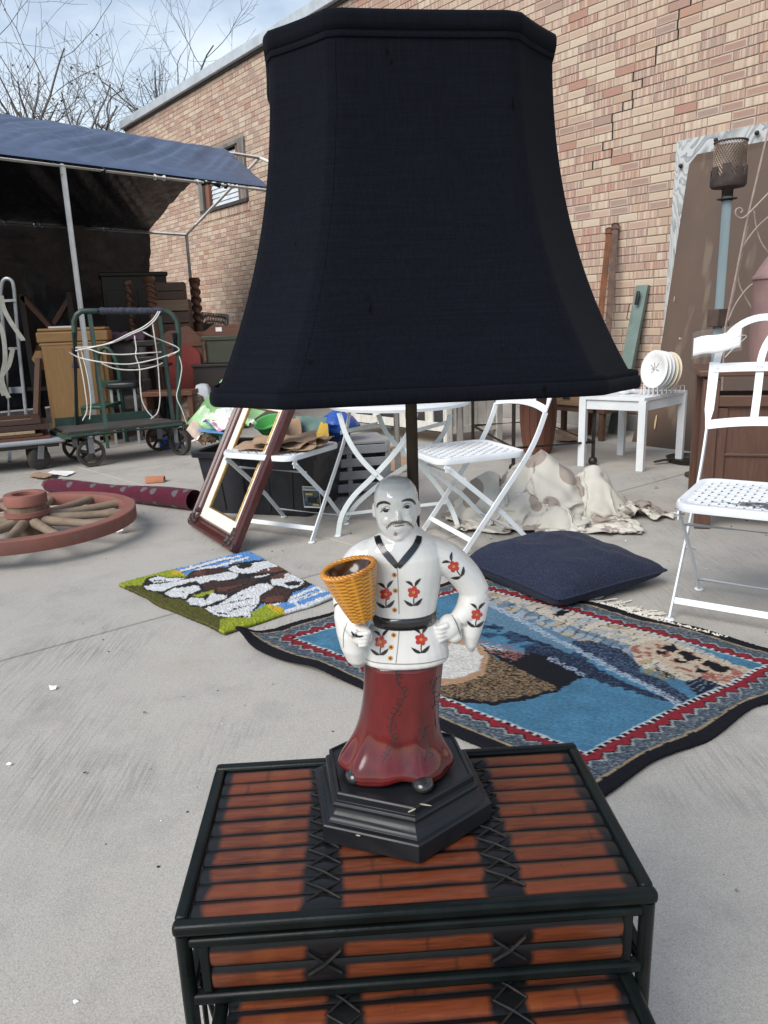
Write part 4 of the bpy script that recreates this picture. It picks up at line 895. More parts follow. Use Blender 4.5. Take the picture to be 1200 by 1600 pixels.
# --- dog picture mat
dq = [G(183, 915.7), G(352, 994), G(527, 937), G(386, 865)]
def dog_paint(u, v, X, Y):
    X = X + smooth_noise(*u.shape, 2, 0.55); Y = Y + smooth_noise(*u.shape, 2, 0.45)
    A = lambda *q: [(180 + q[i] / 7.059, 860 + q[i + 1] / 7.059) for i in range(0, len(q), 2)]
    B = lambda *q: [(340 + q[i] / 6.316, 860 + q[i + 1] / 6.316) for i in range(0, len(q), 2)]
    c = np.zeros(u.shape + (3,)); c[:] = L3((98, 150, 212))
    W_, K_, BR, DB, LM, YL, OL = L3((226, 228, 230)), L3((34, 34, 36)), L3((104, 66, 54)), L3((66, 46, 42)), L3((152, 164, 46)), L3((206, 176, 44)), L3((88, 86, 34))
    def strip(p, w):
        (x0, y0), (x1, y1) = p; d = math.hypot(x1 - x0, y1 - y0); nx, ny = -(y1 - y0) / d * w, (x1 - x0) / d * w; return [(x0 + nx, y0 + ny), (x1 + nx, y1 + ny), (x1 - nx, y1 - ny), (x0 - nx, y0 - ny)]
    for p, w in ((A(680, 272, 1230, 110), 2.0), (A(900, 235, 1240, 190), 1.8), (B(0, 185, 310, 100), 2.2), (B(0, 128, 240, 78), 1.5), (A(820, 205, 900, 232), 2.2), (B(130, 118, 175, 150), 2.0), (B(540, 580, 1150, 325), 2.1), (B(700, 545, 1160, 400), 2.4), (B(640, 648, 1190, 470), 3.6), (B(990, 400, 1040, 425), 2.2), (B(760, 545, 800, 570), 2.0)): c[in_poly(X, Y, strip(p, w))] = W_
    for p, w in ((A(690, 285, 1230, 128), 0.6), (B(0, 200, 320, 106), 0.5), (B(0, 140, 245, 84), 0.4), (B(760, 480, 1010, 318), 0.4), (B(800, 520, 1000, 440), 0.4)): c[in_poly(X, Y, strip(p, w))] = K_ * 2.2
    base_ = A(296, 432, 340, 340, 480, 303, 780, 330, 850, 258, 1000, 233, 1130, 222) + B(105, 188, 350, 128, 560, 118, 665, 138, 698, 190, 740, 220, 880, 212, 972, 280, 945, 372, 745, 455, 690, 545, 520, 560, 440, 560, 345, 640, 330, 698, 180, 702, 60, 690) + A(1130, 768, 1040, 724, 980, 664, 840, 655, 790, 585, 540, 550, 460, 494, 340, 474)
    for col, poly in (
        (OL, A(40, 432, 300, 400, 900, 560, 1250, 690, 1250, 1010, 700, 760, 200, 560)), (K_, base_), (OL, A(-40, 380, 60, 425, 300, 412, 380, 480, 560, 540, 700, 570, 820, 660, 960, 690, 1100, 760, 1190, 780, 1260, 1000, 1140, 960, 700, 740, 200, 540)),
        (LM, A(-40, 370, 350, 298, 430, 330, 300, 420, 60, 432)), (LM, A(350, 298, 540, 240, 640, 240, 800, 310, 780, 334, 560, 325, 430, 330)), (YL, A(610, 272, 690, 240, 770, 300, 640, 302)),
        (LM, B(30, 715, 350, 640, 480, 556, 650, 600, 668, 660, 380, 800, 110, 920, 20, 920)), (YL, B(480, 562, 640, 590, 662, 655, 560, 645)),
        (K_, A(296, 432, 340, 340, 480, 303, 560, 323, 780, 330, 1200, 262, 1230, 370, 960, 410, 965, 485, 870, 525, 790, 585, 540, 550, 520, 492, 460, 494, 340, 474)),
        (DB, A(790, 330, 850, 258, 1000, 233, 1230, 214, 1230, 275, 1000, 322, 880, 334)), (BR, A(850, 300, 900, 262, 1010, 255, 980, 300)), (DB, B(0, 205, 105, 188, 165, 240, 60, 252, 0, 262)),
        (W_, A(370, 352, 480, 315, 600, 340, 780, 332, 680, 370, 430, 392)), (W_, A(318, 432, 500, 400, 660, 375, 900, 332, 1230, 272, 1230, 352, 950, 412, 890, 368, 630, 440, 540, 482, 460, 486, 360, 466)),
        (W_, A(545, 512, 640, 455, 840, 430, 925, 418, 945, 470, 880, 500, 820, 520, 780, 568, 620, 548)), (DB, A(945, 402, 1060, 365, 1230, 352, 1230, 500, 1000, 475)), (LM, A(850, 535, 1090, 472, 1092, 500, 960, 558)),
        (K_, B(110, 165, 350, 128, 560, 118, 665, 138, 698, 190, 660, 232, 520, 252, 420, 300, 200, 312, 0, 332, 0, 258, 150, 242)),
        (W_, B(100, 210, 180, 175, 300, 160, 520, 128, 655, 150, 600, 182, 480, 202, 380, 242, 280, 257, 150, 242)), (K_, B(190, 185, 250, 150, 350, 165, 330, 196, 215, 212)), (BR, B(375, 255, 480, 205, 650, 168, 688, 198, 640, 226, 500, 242)), (W_, B(490, 212, 515, 203, 520, 222, 500, 228)),
        (W_, B(0, 262, 120, 235, 212, 265, 180, 302, 60, 326, 0, 332)), (W_, B(340, 292, 500, 254, 522, 264, 400, 297)),
        (DB, B(0, 342, 200, 312, 430, 290, 365, 345, 200, 432, 60, 472, 0, 475)), (BR, B(0, 400, 200, 372, 280, 345, 190, 400, 60, 432, 0, 436)),
        (K_, A(786, 592, 960, 550, 1010, 528, 1230, 500, 1230, 775, 1130, 768, 1040, 724, 980, 664, 840, 655)),
        (K_, B(480, 322, 520, 288, 700, 228, 880, 212, 972, 280, 945, 372, 745, 455, 690, 545, 520, 560, 415, 545, 415, 490, 540, 402, 488, 352)),
        (BR, B(505, 292, 600, 250, 740, 220, 865, 222, 700, 262, 560, 302)), (W_, B(522, 312, 640, 300, 700, 265, 820, 232, 910, 232, 835, 300, 858, 352, 785, 402, 720, 412, 640, 382, 540, 372)), (BR, B(600, 288, 650, 252, 735, 238, 700, 268, 640, 298)), (W_, B(655, 262, 700, 242, 715, 265, 670, 278)), (K_, B(655, 355, 740, 328, 832, 342, 805, 375, 700, 385)), (K_, B(828, 292, 932, 245, 965, 300, 880, 325)), (BR, B(860, 300, 925, 262, 930, 290, 880, 305)),
        (DB, B(415, 505, 560, 398, 745, 420, 692, 505, 650, 550, 500, 556)), (BR, B(430, 525, 560, 485, 660, 490, 640, 535, 500, 548)), (L3((196, 176, 160)), B(490, 350, 560, 385, 520, 430, 480, 400)),
        (W_, A(790, 592, 840, 560, 960, 560, 1010, 582, 1050, 530, 1062, 508, 1230, 528, 1230, 560, 1100, 602, 1060, 632, 960, 648, 830, 632)), (W_, A(990, 672, 1100, 642, 1230, 625, 1230, 752, 1130, 752, 1060, 722)),
        (W_, B(60, 532, 250, 420, 400, 358, 500, 350, 545, 400, 420, 482, 408, 552, 335, 632, 322, 692, 180, 692, 0, 682, 0, 572)), (BR, B(0, 535, 80, 520, 90, 500, 30, 548))): c[in_poly(X, Y, poly)] = col
    for p, w in ((B(40, 560, 360, 500), 0.5), (B(150, 610, 320, 570), 0.5), (B(320, 580, 440, 555), 0.4), (B(100, 640, 200, 600), 0.5), (B(200, 575, 240, 600), 0.4), (B(220, 480, 260, 465), 0.4), (B(320, 630, 345, 690), 0.6), (B(0, 650, 120, 660), 1.0), (B(160, 690, 300, 685), 0.9), (A(640, 440, 900, 372), 0.8), (A(740, 485, 770, 505), 0.8), (A(1060, 635, 1200, 590), 0.7), (A(700, 550, 770, 555), 0.5), (A(960, 545, 1010, 590), 0.8), (A(420, 372, 560, 360), 0.5), (B(340, 400, 350, 330), 0.6), (B(0, 470, 300, 350), 0.7)): c[in_poly(X, Y, strip(p, w))] = K_
    f = 1 + 0.15 * nr.randn(*u.shape)[..., None]; return np.clip(c * f, 0.004, 0.85) * 0.82
TUFT = attr_mat('tufted_wool', 0.95, 0.8, 420, 0.004, 0.05, 0.22, 260)
me = rug_mesh('dog_picture_rug', dq, 240, 190, 0.012, lambda u, v: 0.0022 * nr.randn(*u.shape) + 0.004 * smooth_noise(*u.shape, 60, 1.0) * 0.5, dog_paint, 0.006)
tag(rebase(place('picture_rug', me, TUFT), G(350, 930)), 'small shaggy rug showing two brown and white dogs before a fence', 'rug')
# --- scenic rug with zigzag border
rq = [G(368, 1001), G(938, 1246), G(1305, 1046), G(742, 899)]
def scene_paint(u, v, X, Y):
    w_m, h_m = 1.27, 1.02; sh = u.shape
    cx, cy = (X - 640) * 2.143 + smooth_noise(*sh, 3, 3.0), (Y - 880) * 2.143 + smooth_noise(*sh, 3, 2.5)
    BL, NV_, CR, WH, TN, RU, KK = L3((74, 122, 150)), L3((30, 40, 62)), L3((196, 186, 170)), L3((208, 205, 198)), L3((158, 128, 98)), L3((168, 108, 92)), L3((22, 22, 30))
    c = np.zeros(sh + (3,)); c[:] = BL * (1 + 0.10 * smooth_noise(*sh, 14, 1.0))[..., None]
    stripes = np.sin(cx * 0.16 + 0.05 * cy + smooth_noise(*sh, 8, 1.2)); sp_ = nr.rand(*sh); hb = smooth_noise(*sh, 10, 1.0); hs = smooth_noise(*sh, 4, 1.0)
    def fill(poly, col, cond=None):
        m = in_poly(cx, cy, poly)
        if cond is not None: m &= cond
        c[m] = col
    Cc = lambda *q: [(385.7 + 0.6786 * q[i], 42.9 + 0.6786 * q[i + 1]) for i in range(0, len(q), 2)]
    city = [(200, 60), (330, 80), (620, 185), (880, 262), (1195, 392), (1120, 446), (900, 405), (700, 330), (540, 268), (380, 200), (230, 160), (190, 110)]
    lines = np.abs(((cx * 0.5 + cy * 0.9 + 6 * hb) / 26.0) % 1.0 - 0.5)
    fill(city, CR); fill(city, L3((168, 170, 168)), hb > 0.7); fill(city, L3((176, 156, 126)), hb < -1.1)
    low = [(190, 110), (300, 130), (420, 178), (560, 228), (740, 290), (760, 330), (640, 315), (540, 268), (380, 200), (230, 160)]
    fill(low, L3((150, 162, 170))); fill(low, L3((108, 128, 142)), hb > 0.1); fill(low, L3((176, 160, 132)), hb < -0.6); fill(city, L3((58, 54, 56)), (lines > 0.455) & (hs > -0.5)); fill(low, L3((62, 76, 96)), (lines > 0.43))
    fill([(200, 130), (380, 195), (540, 262), (640, 300), (620, 330), (470, 290), (330, 250), (200, 190)], L3((92, 124, 146))); fill([(200, 180), (470, 285), (620, 330), (560, 350), (400, 300), (200, 240)], L3((48, 72, 98)), (hb > -0.5)); fill([(200, 180), (470, 285), (620, 330), (560, 350), (400, 300), (200, 240)], NV_, (hs + hb > 0.5))
    nav = Cc(240, 335, 330, 338, 480, 388, 560, 450, 565, 485, 710, 560, 880, 665, 810, 700, 600, 565, 400, 455, 230, 355); fill(nav, NV_ * 1.2); fill(nav, L3((84, 102, 122)), sp_ > 0.72)
    nl = Cc(0, 365, 150, 368, 330, 450, 520, 560, 720, 645, 640, 640, 300, 515, 170, 452, 0, 400); fill(nl, NV_); fill(nl, L3((70, 88, 108)), sp_ > 0.8)
    wl_ = Cc(-220, 130, 0, 230, 200, 338, 400, 445, 600, 552, 830, 682, 815, 705, 590, 575, 390, 466, 190, 358, -10, 252, -220, 152); fill(wl_, L3((160, 172, 186)), sp_ > 0.30)
    fill([(200, 270), (330, 305), (480, 325), (592, 388), (500, 434), (380, 372), (240, 300)], KK); fill([(215, 262), (330, 286), (400, 316), (340, 340), (240, 296)], L3((150, 104, 96)), sp_ > 0.55); fill([(230, 276), (300, 286), (330, 306), (260, 301)], L3((196, 190, 184)), sp_ > 0.5)
    fill([(470, 322), (592, 384), (585, 392), (460, 334)], L3((150, 165, 185)), sp_ > 0.5)
    bowl = [(60, 440), (150, 400), (230, 330), (270, 318), (380, 370), (505, 432), (400, 466), (280, 484), (120, 470)]
    fill(bowl, L3((140, 116, 88)), sp_ > 0.5); fill(bowl, L3((48, 43, 40)), sp_ <= 0.5); fill([(120, 462), (280, 474), (400, 456), (505, 426), (505, 436), (400, 468), (280, 486), (120, 474)], KK)
    fill([(60, 330), (130, 262), (220, 268), (268, 318), (252, 380), (170, 415), (60, 420)], L3((172, 138, 110))); fill([(70, 330), (140, 280), (215, 285), (245, 325), (228, 372), (160, 396), (70, 400)], WH)
    ruin = Cc(520, 370, 640, 330, 720, 350, 800, 385, 1130, 480, 1110, 570, 980, 545, 880, 530, 740, 490, 640, 430, 540, 420); fill(ruin, L3((190, 172, 150))); fill(ruin, L3((150, 100, 90)), (hs > 0.75)); fill(Cc(970, 525, 1030, 480, 1120, 500, 1070, 560), L3((160, 96, 86)), sp_ > 0.3); fill(Cc(880, 490, 980, 500, 960, 535, 870, 530), L3((150, 92, 82)), sp_ > 0.35)
    fill(Cc(560, 470, 640, 470, 760, 520, 700, 540, 600, 505), L3((150, 132, 84)), sp_ > 0.4); fill(Cc(640, 460, 700, 490, 760, 520, 720, 535, 660, 500), KK, sp_ > 0.35)
    for w in (Cc(140, 205, 185, 182, 226, 196, 170, 218), Cc(670, 375, 730, 362, 770, 385, 700, 396), Cc(635, 388, 690, 392, 700, 408, 650, 405), Cc(735, 420, 800, 438, 810, 448, 740, 440), Cc(750, 398, 800, 392, 875, 430, 800, 438), Cc(870, 448, 900, 432, 1030, 470, 970, 492), Cc(845, 470, 910, 482, 880, 494, 845, 488), Cc(1065, 545, 1110, 510, 1190, 520, 1120, 568)): fill(w, KK)
    dk = Cc(780, 545, 860, 515, 1060, 590, 930, 645, 880, 640); fill(dk, NV_ * 0.7); fill(dk, L3((110, 124, 136)), np.abs(((cx * 0.45 + cy * 0.75) / 13.0) % 1.0 - 0.5) > 0.40)
    # border, measured in from the edge
    dist = np.minimum(np.minimum(u, 1 - u) * w_m, np.minimum(v, 1 - v) * h_m); along = np.where(np.minimum(u, 1 - u) * w_m < np.minimum(v, 1 - v) * h_m, v * h_m, u * w_m)
    tri = np.abs(((along / 0.05) % 1.0) - 0.5) * 2; d2 = dist + 0.002 * smooth_noise(*sh, 6, 1.0)
    MR, GB = L3((136, 38, 50)), L3((92, 104, 112))
    c[d2 < 0.128] = L3((180, 190, 196)); c[d2 < 0.124] = KK; c[(d2 < 0.124) & (d2 > 0.115) & (((along / 0.022) % 1) < 0.42)] = WH
    c[d2 < 0.115] = MR; c[(d2 < 0.082 + 0.020 * tri)] = KK; c[(d2 < 0.077 + 0.020 * tri)] = L3((158, 160, 160)); c[(d2 < 0.071 + 0.020 * tri)] = GB
    wv = (nr.rand(*sh) > 0.55) & (d2 < 0.071 + 0.020 * tri); c[wv] = L3((56, 66, 78)); c[(nr.rand(*sh) > 0.90) & (d2 < 0.075)] = L3((140, 145, 150))
    c[d2 < 0.041] = L3((158, 140, 112)); c[d2 < 0.034] = KK
    f = 1 + 0.16 * nr.randn(*sh)[..., None]; g = c.mean(-1, keepdims=True); c = (g + (c - g) * 1.0) * 0.72; return np.clip(c * f, 0.004, 0.8)
WOOL = attr_mat('woven_wool', 0.95, 0.5, 500, 0.002, 0.0, 0.12, 180)
def rug_z(u, v):
    z = 0.010 * np.abs(smooth_noise(*u.shape, 70, 1.0)) * 0.5 + 0.0012 * nr.randn(*u.shape) * 0.5
    z += 0.035 * np.exp(-((u / 0.05) ** 2 + (v / 0.05) ** 2)) + 0.012 * np.exp(-((u - 0.3) / 0.06) ** 2 - (v / 0.1) ** 2) + 0.012 * np.exp(-((u - 0.0) / 0.08) ** 2 - ((v - 0.45) / 0.1) ** 2)
    return z
me = rug_mesh('rug', rq, 330, 280, 0.009, rug_z, scene_paint, 0.012)
srug = thing('scenic_rug', 'blue scenic rug with red zigzag border, harbour buildings woven along one side', 'rug', G(860, 1050))
o = place('pile', me, WOOL, srug); me.transform(WM[srug.name].inverted())
fr = MB(); rg = random.Random(8)
for k in range(210):
    f = 0.14 + 0.62 * k / 210; a = rq[3].lerp(rq[2], f); d = (rq[3] - rq[0]).normalized()
    p = [a + Vector((0, 0, 0.010))]; dd = d + Vector((rg.gauss(0, 0.45), rg.gauss(0, 0.35), 0)); L = rg.uniform(0.035, 0.075) * (1.0 if 0.22 < f < 0.58 else 0.25)
    for q in range(4): p.append(p[-1] + dd * (L / 4) + Vector((rg.gauss(0, 0.004), rg.gauss(0, 0.004), (0.003, -0.004, -0.003, -0.001)[q]))); p[-1].z = max(0.0025, p[-1].z)
    fr.tube(p, 0.0026, 4)
fr.build('fringe', simple('cream_cotton', (0.70, 0.66, 0.58), (0.58, 0.54, 0.46), 60, 0.9), srug, local=False, kind='stuff')

# ---------------------------------------------------------------- cushion
cu = thing('floor_cushion', 'plump square navy blue cushion lying on the rug edge', 'cushion', (0.68, 2.76, 0.0), math.radians(30))
t = NT('navy_weave'); f = t.noise(300, 3, 0.7); g = t.noise(170, 2, 0.6, t.co((1, 5, 1)))
c = t.mix(t.ramp(f, 0.4, 0.66), (0.010, 0.013, 0.028), (0.030, 0.036, 0.065)); c = t.mix(t.ramp(g, 0.60, 0.70, 0, 0.75), c, (0.10, 0.115, 0.16)); t.bump(f, 0.6, 0.002); NAVYW = t.set(c, 0.95, spec=0.1, sheen=0.05)
def pillow(sgn, N=44, R=0.288, H=0.098):
    def P(i, j):
        u, v = -1 + 2 * i / (N - 1), -1 + 2 * j / (N - 1)
        x = R * u * (1 - 0.085 * (1 - v * v)); y = R * v * (1 - 0.085 * (1 - u * u))
        cr_k = 1 - 0.075 * (abs(u * v)) ** 3; x *= cr_k; y *= cr_k
        e = max(0, (1 - abs(u) ** 2.6) * (1 - abs(v) ** 2.6)) ** 0.46
        wr = 0.016 * nz(x * 8, y * 8, 3 * sgn) * e + 0.007 * math.sin(12 * (u + v)) * (abs(u) ** 5 + abs(v) ** 5) * e
        z = 0.056 + sgn * H * e * (1.0 + 0.25 * (v - u) * 0.5) + wr - 0.016 * (abs(u * v) ** 3) * 0
        return (x, y, max(z, 0.012) if sgn < 0 else z)
    return P
m = MB(); m.grid(pillow(1), 44, 44); m.grid(pillow(-1), 44, 44); m.build('cover', NAVYW, cu, smooth=180)
pts = [];  N = 44; P = pillow(1)
for i in range(N): pts.append(P(i, 0))
for j in range(1, N): pts.append(P(N - 1, j))
for i in range(N - 2, -1, -1): pts.append(P(i, N - 1))
for j in range(N - 2, 0, -1): pts.append(P(0, j))
MB().tube(pts, 0.0042, 6, closed=True).build('piping', NAVYW, cu, smooth=180)
for ch in list(cu.children): ch.location.z = 0.006
# ---------------------------------------------------------------- folding chairs
WPAINT = NT('white_enamel'); w1 = WPAINT.noise(9, 5, 0.6); ru = WPAINT.ramp(WPAINT.noise(38, 5, 0.7), 0.665, 0.70)
c = WPAINT.mix(WPAINT.ramp(w1, 0.35, 0.7), (0.74, 0.76, 0.78), (0.64, 0.67, 0.69)); c = WPAINT.mix(ru, c, (0.13, 0.085, 0.06)); WPAINT.bump(WPAINT.noise(80, 4, 0.6), 0.12, 0.001); WPAINT = WPAINT.set(c, 0.42)
CWEAR = NT('worn_enamel'); w1 = CWEAR.noise(7, 5, 0.6); sx = CWEAR.n('ShaderNodeSeparateXYZ'); CWEAR.l(CWEAR.co(), sx.inputs[0])
near_edge = CWEAR.ramp(CWEAR.math('ADD', CWEAR.math('ABSOLUTE', CWEAR.math('ADD', sx.outputs[1], 0.015)), CWEAR.math('MULTIPLY', CWEAR.math('ABSOLUTE', CWEAR.math('SUBTRACT', sx.outputs[0], 0.03)), 0.42)), 0.03, 0.075, 1.0, 0.0)
wear = CWEAR.ramp(CWEAR.math('ADD', CWEAR.noise(26, 5, 0.7), CWEAR.math('MULTIPLY', near_edge, 0.26)), 0.665, 0.69)
c = CWEAR.mix(wear, CWEAR.mix(CWEAR.ramp(w1, 0.35, 0.7), (0.74, 0.76, 0.78), (0.64, 0.67, 0.69)), (0.085, 0.09, 0.095)); CWEAR.bump(CWEAR.noise(80, 4, 0.6), 0.12, 0.001); CWEAR = CWEAR.set(c, 0.45)
CW = 0.2175; SB0, SB1, SZ = -0.110, 0.322, 0.425
def upright_pts(x): return bez([(x, 0, 0.006), (x, 0.160, 0.212), (x, 0.322, 0.425), (x, 0.398, 0.590), (x, 0.438, 0.735), (x, 0.455, 0.815)], 5)
def back_y(z): return float(np.interp(z, [0.425, 0.59, 0.735, 0.815, 0.95, 1.0], [0.322, 0.398, 0.438, 0.455, 0.478, 0.485]))
def make_chair(label):
    t = thing('folding_chair', label, 'chair', (0, 0, 0), 0, 'white metal folding chairs')
    for s_ in (-1, 1):
        x = s_ * CW; pts = upright_pts(x); lo = [p for p in pts if p.z <= 0.60]; hi = [p for p in pts if p.z >= 0.56]
        MB().flat(lo, 0.024, 0.007, (1, 0, 0)).build('front_leg', WPAINT, t, bev=0.0015)
        m = MB(); n_ = len(hi)
        for i in range(n_ - 1):
            wd = lambda z: float(np.interp(z, [0.56, 0.61, 0.64, 0.82], [0.010, 0.012, 0.030, 0.034]))
            a, b = hi[i], hi[i + 1]; m.add([a + Vector((-wd(a.z) / 2, -.003, 0)), a + Vector((wd(a.z) / 2, -.003, 0)), a + Vector((wd(a.z) / 2, .003, 0)), a + Vector((-wd(a.z) / 2, .003, 0)),
                                            b + Vector((-wd(b.z) / 2, -.003, 0)), b + Vector((wd(b.z) / 2, -.003, 0)), b + Vector((wd(b.z) / 2, .003, 0)), b + Vector((-wd(b.z) / 2, .003, 0))], [(0, 1, 5, 4), (1, 2, 6, 5), (2, 3, 7, 6), (3, 0, 4, 7)] + ([(0, 3, 2, 1)] if i == 0 else []) + ([(4, 5, 6, 7)] if i == n_ - 2 else []))
        m.build('back_post', WPAINT, t)
        xr = s_ * (CW - 0.022)
        leg = MB().flat([(xr, 0.345, 0.006), (xr, 0.20, 0.16), (xr, -0.075, 0.395)], 0.022, 0.006, (1, 0, 0)).build('rear_leg', WPAINT, t, bev=0.0015)
        MB().flat([(xr, -0.062, 0.365), (xr, -0.058, 0.430)], 0.026, 0.005, (1, 0, 0)).build('hinge_plate', WPAINT, leg, bev=0.0015)
        for q in ((xr, -0.062, 0.383), (xr, 0.152, 0.2125)): MB().tube([Vector(q) - Vector((0.016, 0, 0)), Vector(q) + Vector((0.016, 0, 0))], 0.0045, 8).build('rivet', WPAINT, leg)
        for yy in (0.0, 0.345): MB().lathe([(0.016, 0.0), (0.017, 0.003), (0.012, 0.008)], 10, (x if yy == 0 else xr, yy, 0.0)).build('foot', WPAINT, t)
    MB().flat([(-CW, 0.038, 0.058), (CW, 0.038, 0.058)], 0.022, 0.005, (0, -0.8, 0.55)).build('front_stretcher', WPAINT, t, bev=0.001)
    MB().tube([(-CW + 0.022, 0.300, 0.056), (CW - 0.022, 0.300, 0.056)], 0.006, 8).build('rear_stretcher', WPAINT, t)
    MB().tube([(-CW + 0.022, 0.02, 0.330), (CW - 0.022, 0.02, 0.330)], 0.006, 8).build('under_bar', WPAINT, t)
    # seat pan: rounded rim, woven straps
    def rr(hx, hy, r, cy, z, n=6):
        out = []
        for (sx_, sy_, a0) in ((1, 1, 0), (-1, 1, 90), (-1, -1, 180), (1, -1, 270)):
            for k in range(n + 1): a = math.radians(a0 + 90 * k / n); out.append(Vector((sx_ * (hx - r) + r * math.cos(a), cy + sy_ * (hy - r) + r * math.sin(a), z)))
        return out
    cy = (SB0 + SB1) / 2; hx, hy = CW - 0.012, (SB1 - SB0) / 2
    rim_ = MB().loft([rr(hx, hy, 0.06, cy, SZ - 0.024), rr(hx + 0.002, hy + 0.002, 0.06, cy, SZ - 0.008), rr(hx, hy, 0.06, cy, SZ), rr(hx - 0.020, hy - 0.020, 0.05, cy, SZ + 0.001), rr(hx - 0.026, hy - 0.026, 0.05, cy, SZ - 0.005), rr(hx - 0.010, hy - 0.010, 0.05, cy, SZ - 0.024), rr(hx, hy, 0.06, cy, SZ - 0.024)], caps=False).build('seat_rim', CWEAR, t, smooth=60)
    ws = MB(); nw = 15; st_ = 2 * (hx - 0.022) / nw; sty = 2 * (hy - 0.022) / nw
    for i in range(nw):
        x = -hx + 0.022 + st_ * (i + 0.5); pts = [(x, cy - hy + 0.020 + sty * k, SZ - 0.005 + (0.0021 if (i + k) % 2 else -0.0021)) for k in range(nw + 1)]; ws.flat(pts, st_ * 0.80, 0.0014, (0, 0, 1))
        y = cy - hy + 0.022 + sty * (i + 0.5); pts = [(-hx + 0.020 + st_ * k, y, SZ - 0.005 + (-0.0021 if (i + k) % 2 else 0.0021)) for k in range(nw + 1)]; ws.flat(pts, sty * 0.80, 0.0014, (0, 0, 1))
    ws.build('woven_seat', CWEAR, t, smooth=None)
    # back: lower rail, upper rail, slats, two interlaced arches
    def rail(z, bow, name): 
        pts = [(CW * f, back_y(z) + bow * (1 - f * f) - 0.004, z + 0.018 * (1 - f * f) * (1 if name == 'lower_rail' else 0.3)) for f in np.linspace(-1, 1, 13)]; r_ = MB().flat(pts, 0.032, 0.005, (0, -1, 0.25)).build(name, WPAINT, t, bev=0.001)
        for f in (-0.95, -0.33, 0.33, 0.95): MB().lathe([(0.006, 0), (0.005, 0.003), (0.001, 0.004)], 8, (CW * f, back_y(z) + bow * (1 - f * f) - 0.0065, z + 0.018 * (1 - f * f) * (1 if name == 'lower_rail' else 0.3)), Matrix.Rotation(math.radians(90), 3, 'X')).build('rivet', WPAINT, r_)
    rail(0.600, 0.022, 'lower_rail'); rail(0.795, 0.018, 'upper_rail')
    for x in (-0.072, 0.072): MB().flat([(x, back_y(0.60) + 0.024, 0.612), (x, back_y(0.70) + 0.024, 0.70), (x, back_y(0.8) + 0.020, 0.805)], 0.026, 0.004, (0, -1, 0.2)).build('back_slat', WPAINT, t, bev=0.001)
    for k, (x0, x1) in enumerate(((-CW + 0.004, 0.072), (-0.072, CW - 0.004))):
        c_, r_ = (x0 + x1) / 2, (x1 - x0) / 2; pts = []
        for q in range(25):
            a = math.pi - math.pi * q / 24; z = 0.800 + 0.165 * math.sin(a) ** 0.9; pts.append((c_ + r_ * math.cos(a), back_y(z) + 0.012 - 0.006 * k, z))
        MB().flat(pts, 0.024, 0.005, (0, -1, 0.15)).build('back_arch', WPAINT, t, bev=0.001)
    return t
def put_chair(t, foot, xdir, side):       # foot: a front foot on the ground; side -1/+1 tells which one; xdir: chair's own x axis
    xd = Vector((xdir[0], xdir[1], 0)).normalized(); o = Vector(foot) - xd * (side * CW)
    t.location = o; t.rotation_euler = (0, 0, math.atan2(xd.y, xd.x)); return t
ch = make_chair('white folding chair with a paper tag tied to its arched back'); put_chair(ch, G(1046, 969), (0.829, -0.559), -1)
c2 = copy_tree(ch); c2['label'] = 'white folding chair seen from the side beside the heap of cream fabric'; put_chair(c2, G(725, 867), (0.347, -0.938), 1)
c3 = copy_tree(ch); c3['label'] = 'white folding chair holding flattened cardboard in front of the black tub'; put_chair(c3, G(487, 848), (0.87, -0.49), 1)
CH_R, CH_M, CH_L = ch, c2, c3
for c_ in (c2, c3):
    for k in [x for x in bpy.data.objects if x.parent == c_ and x.name.split('.')[0] in ('seat_rim', 'woven_seat')]:
        k.material_slots[0].link = 'OBJECT'; k.material_slots[0].material = WPAINT
def chair_pt(o, x, y, z): return Matrix.LocRotScale(o.location, o.rotation_euler, None) @ Vector((x, y, z))
# paper tag in its clear sleeve
tp = chair_pt(CH_R, -CW + 0.010, 0.420, 0.872)
tg = thing('price_tag', 'blank white paper tag in a clear sleeve hanging from a chair back', 'tag', tp, CH_R.rotation_euler[2] + 0.10)
PAPER = simple('white_paper', (0.82, 0.81, 0.80), (0.76, 0.75, 0.75), 6, 0.6, bump=0.1)
pts_ = lambda i, j: (-0.075 + 0.15 * i / 12, -0.022 + 0.004 * math.sin(i * 0.5) , -0.034 + 0.062 * j / 5 + 0.028 * (i / 12) + 0.003 * math.sin(i * 0.7))
MB().grid(pts_, 13, 6, 0.0012, (0, 1, 0)).build('card', PAPER, tg, smooth=180)
PL_ = NT('clear_plastic'); PL_.b.inputs['Alpha'].default_value = 0.05; PL_.bump(PL_.noise(30, 3, 0.6), 0.6, 0.003); PL_ = PL_.set((0.96, 0.96, 0.97), 0.08)
MB().grid(lambda i, j: Vector(pts_(i, 0)) + Vector((-0.004 + 0.0008 * i, -0.003 - 0.002 * math.sin(i * 1.3 + j), -0.010 + 0.092 * j / 7)), 13, 8).build('sleeve', PL_, tg, smooth=180)
MB().tube(bez([(0.050, -0.026, 0.024), (0.074, -0.022, 0.036), (0.090, 0.0, 0.030), (0.060, -0.024, 0.0), (0.030, -0.03, -0.036)], 6), 0.0012, 5).build('string', simple('white_string', (0.7, 0.69, 0.66)), tg)

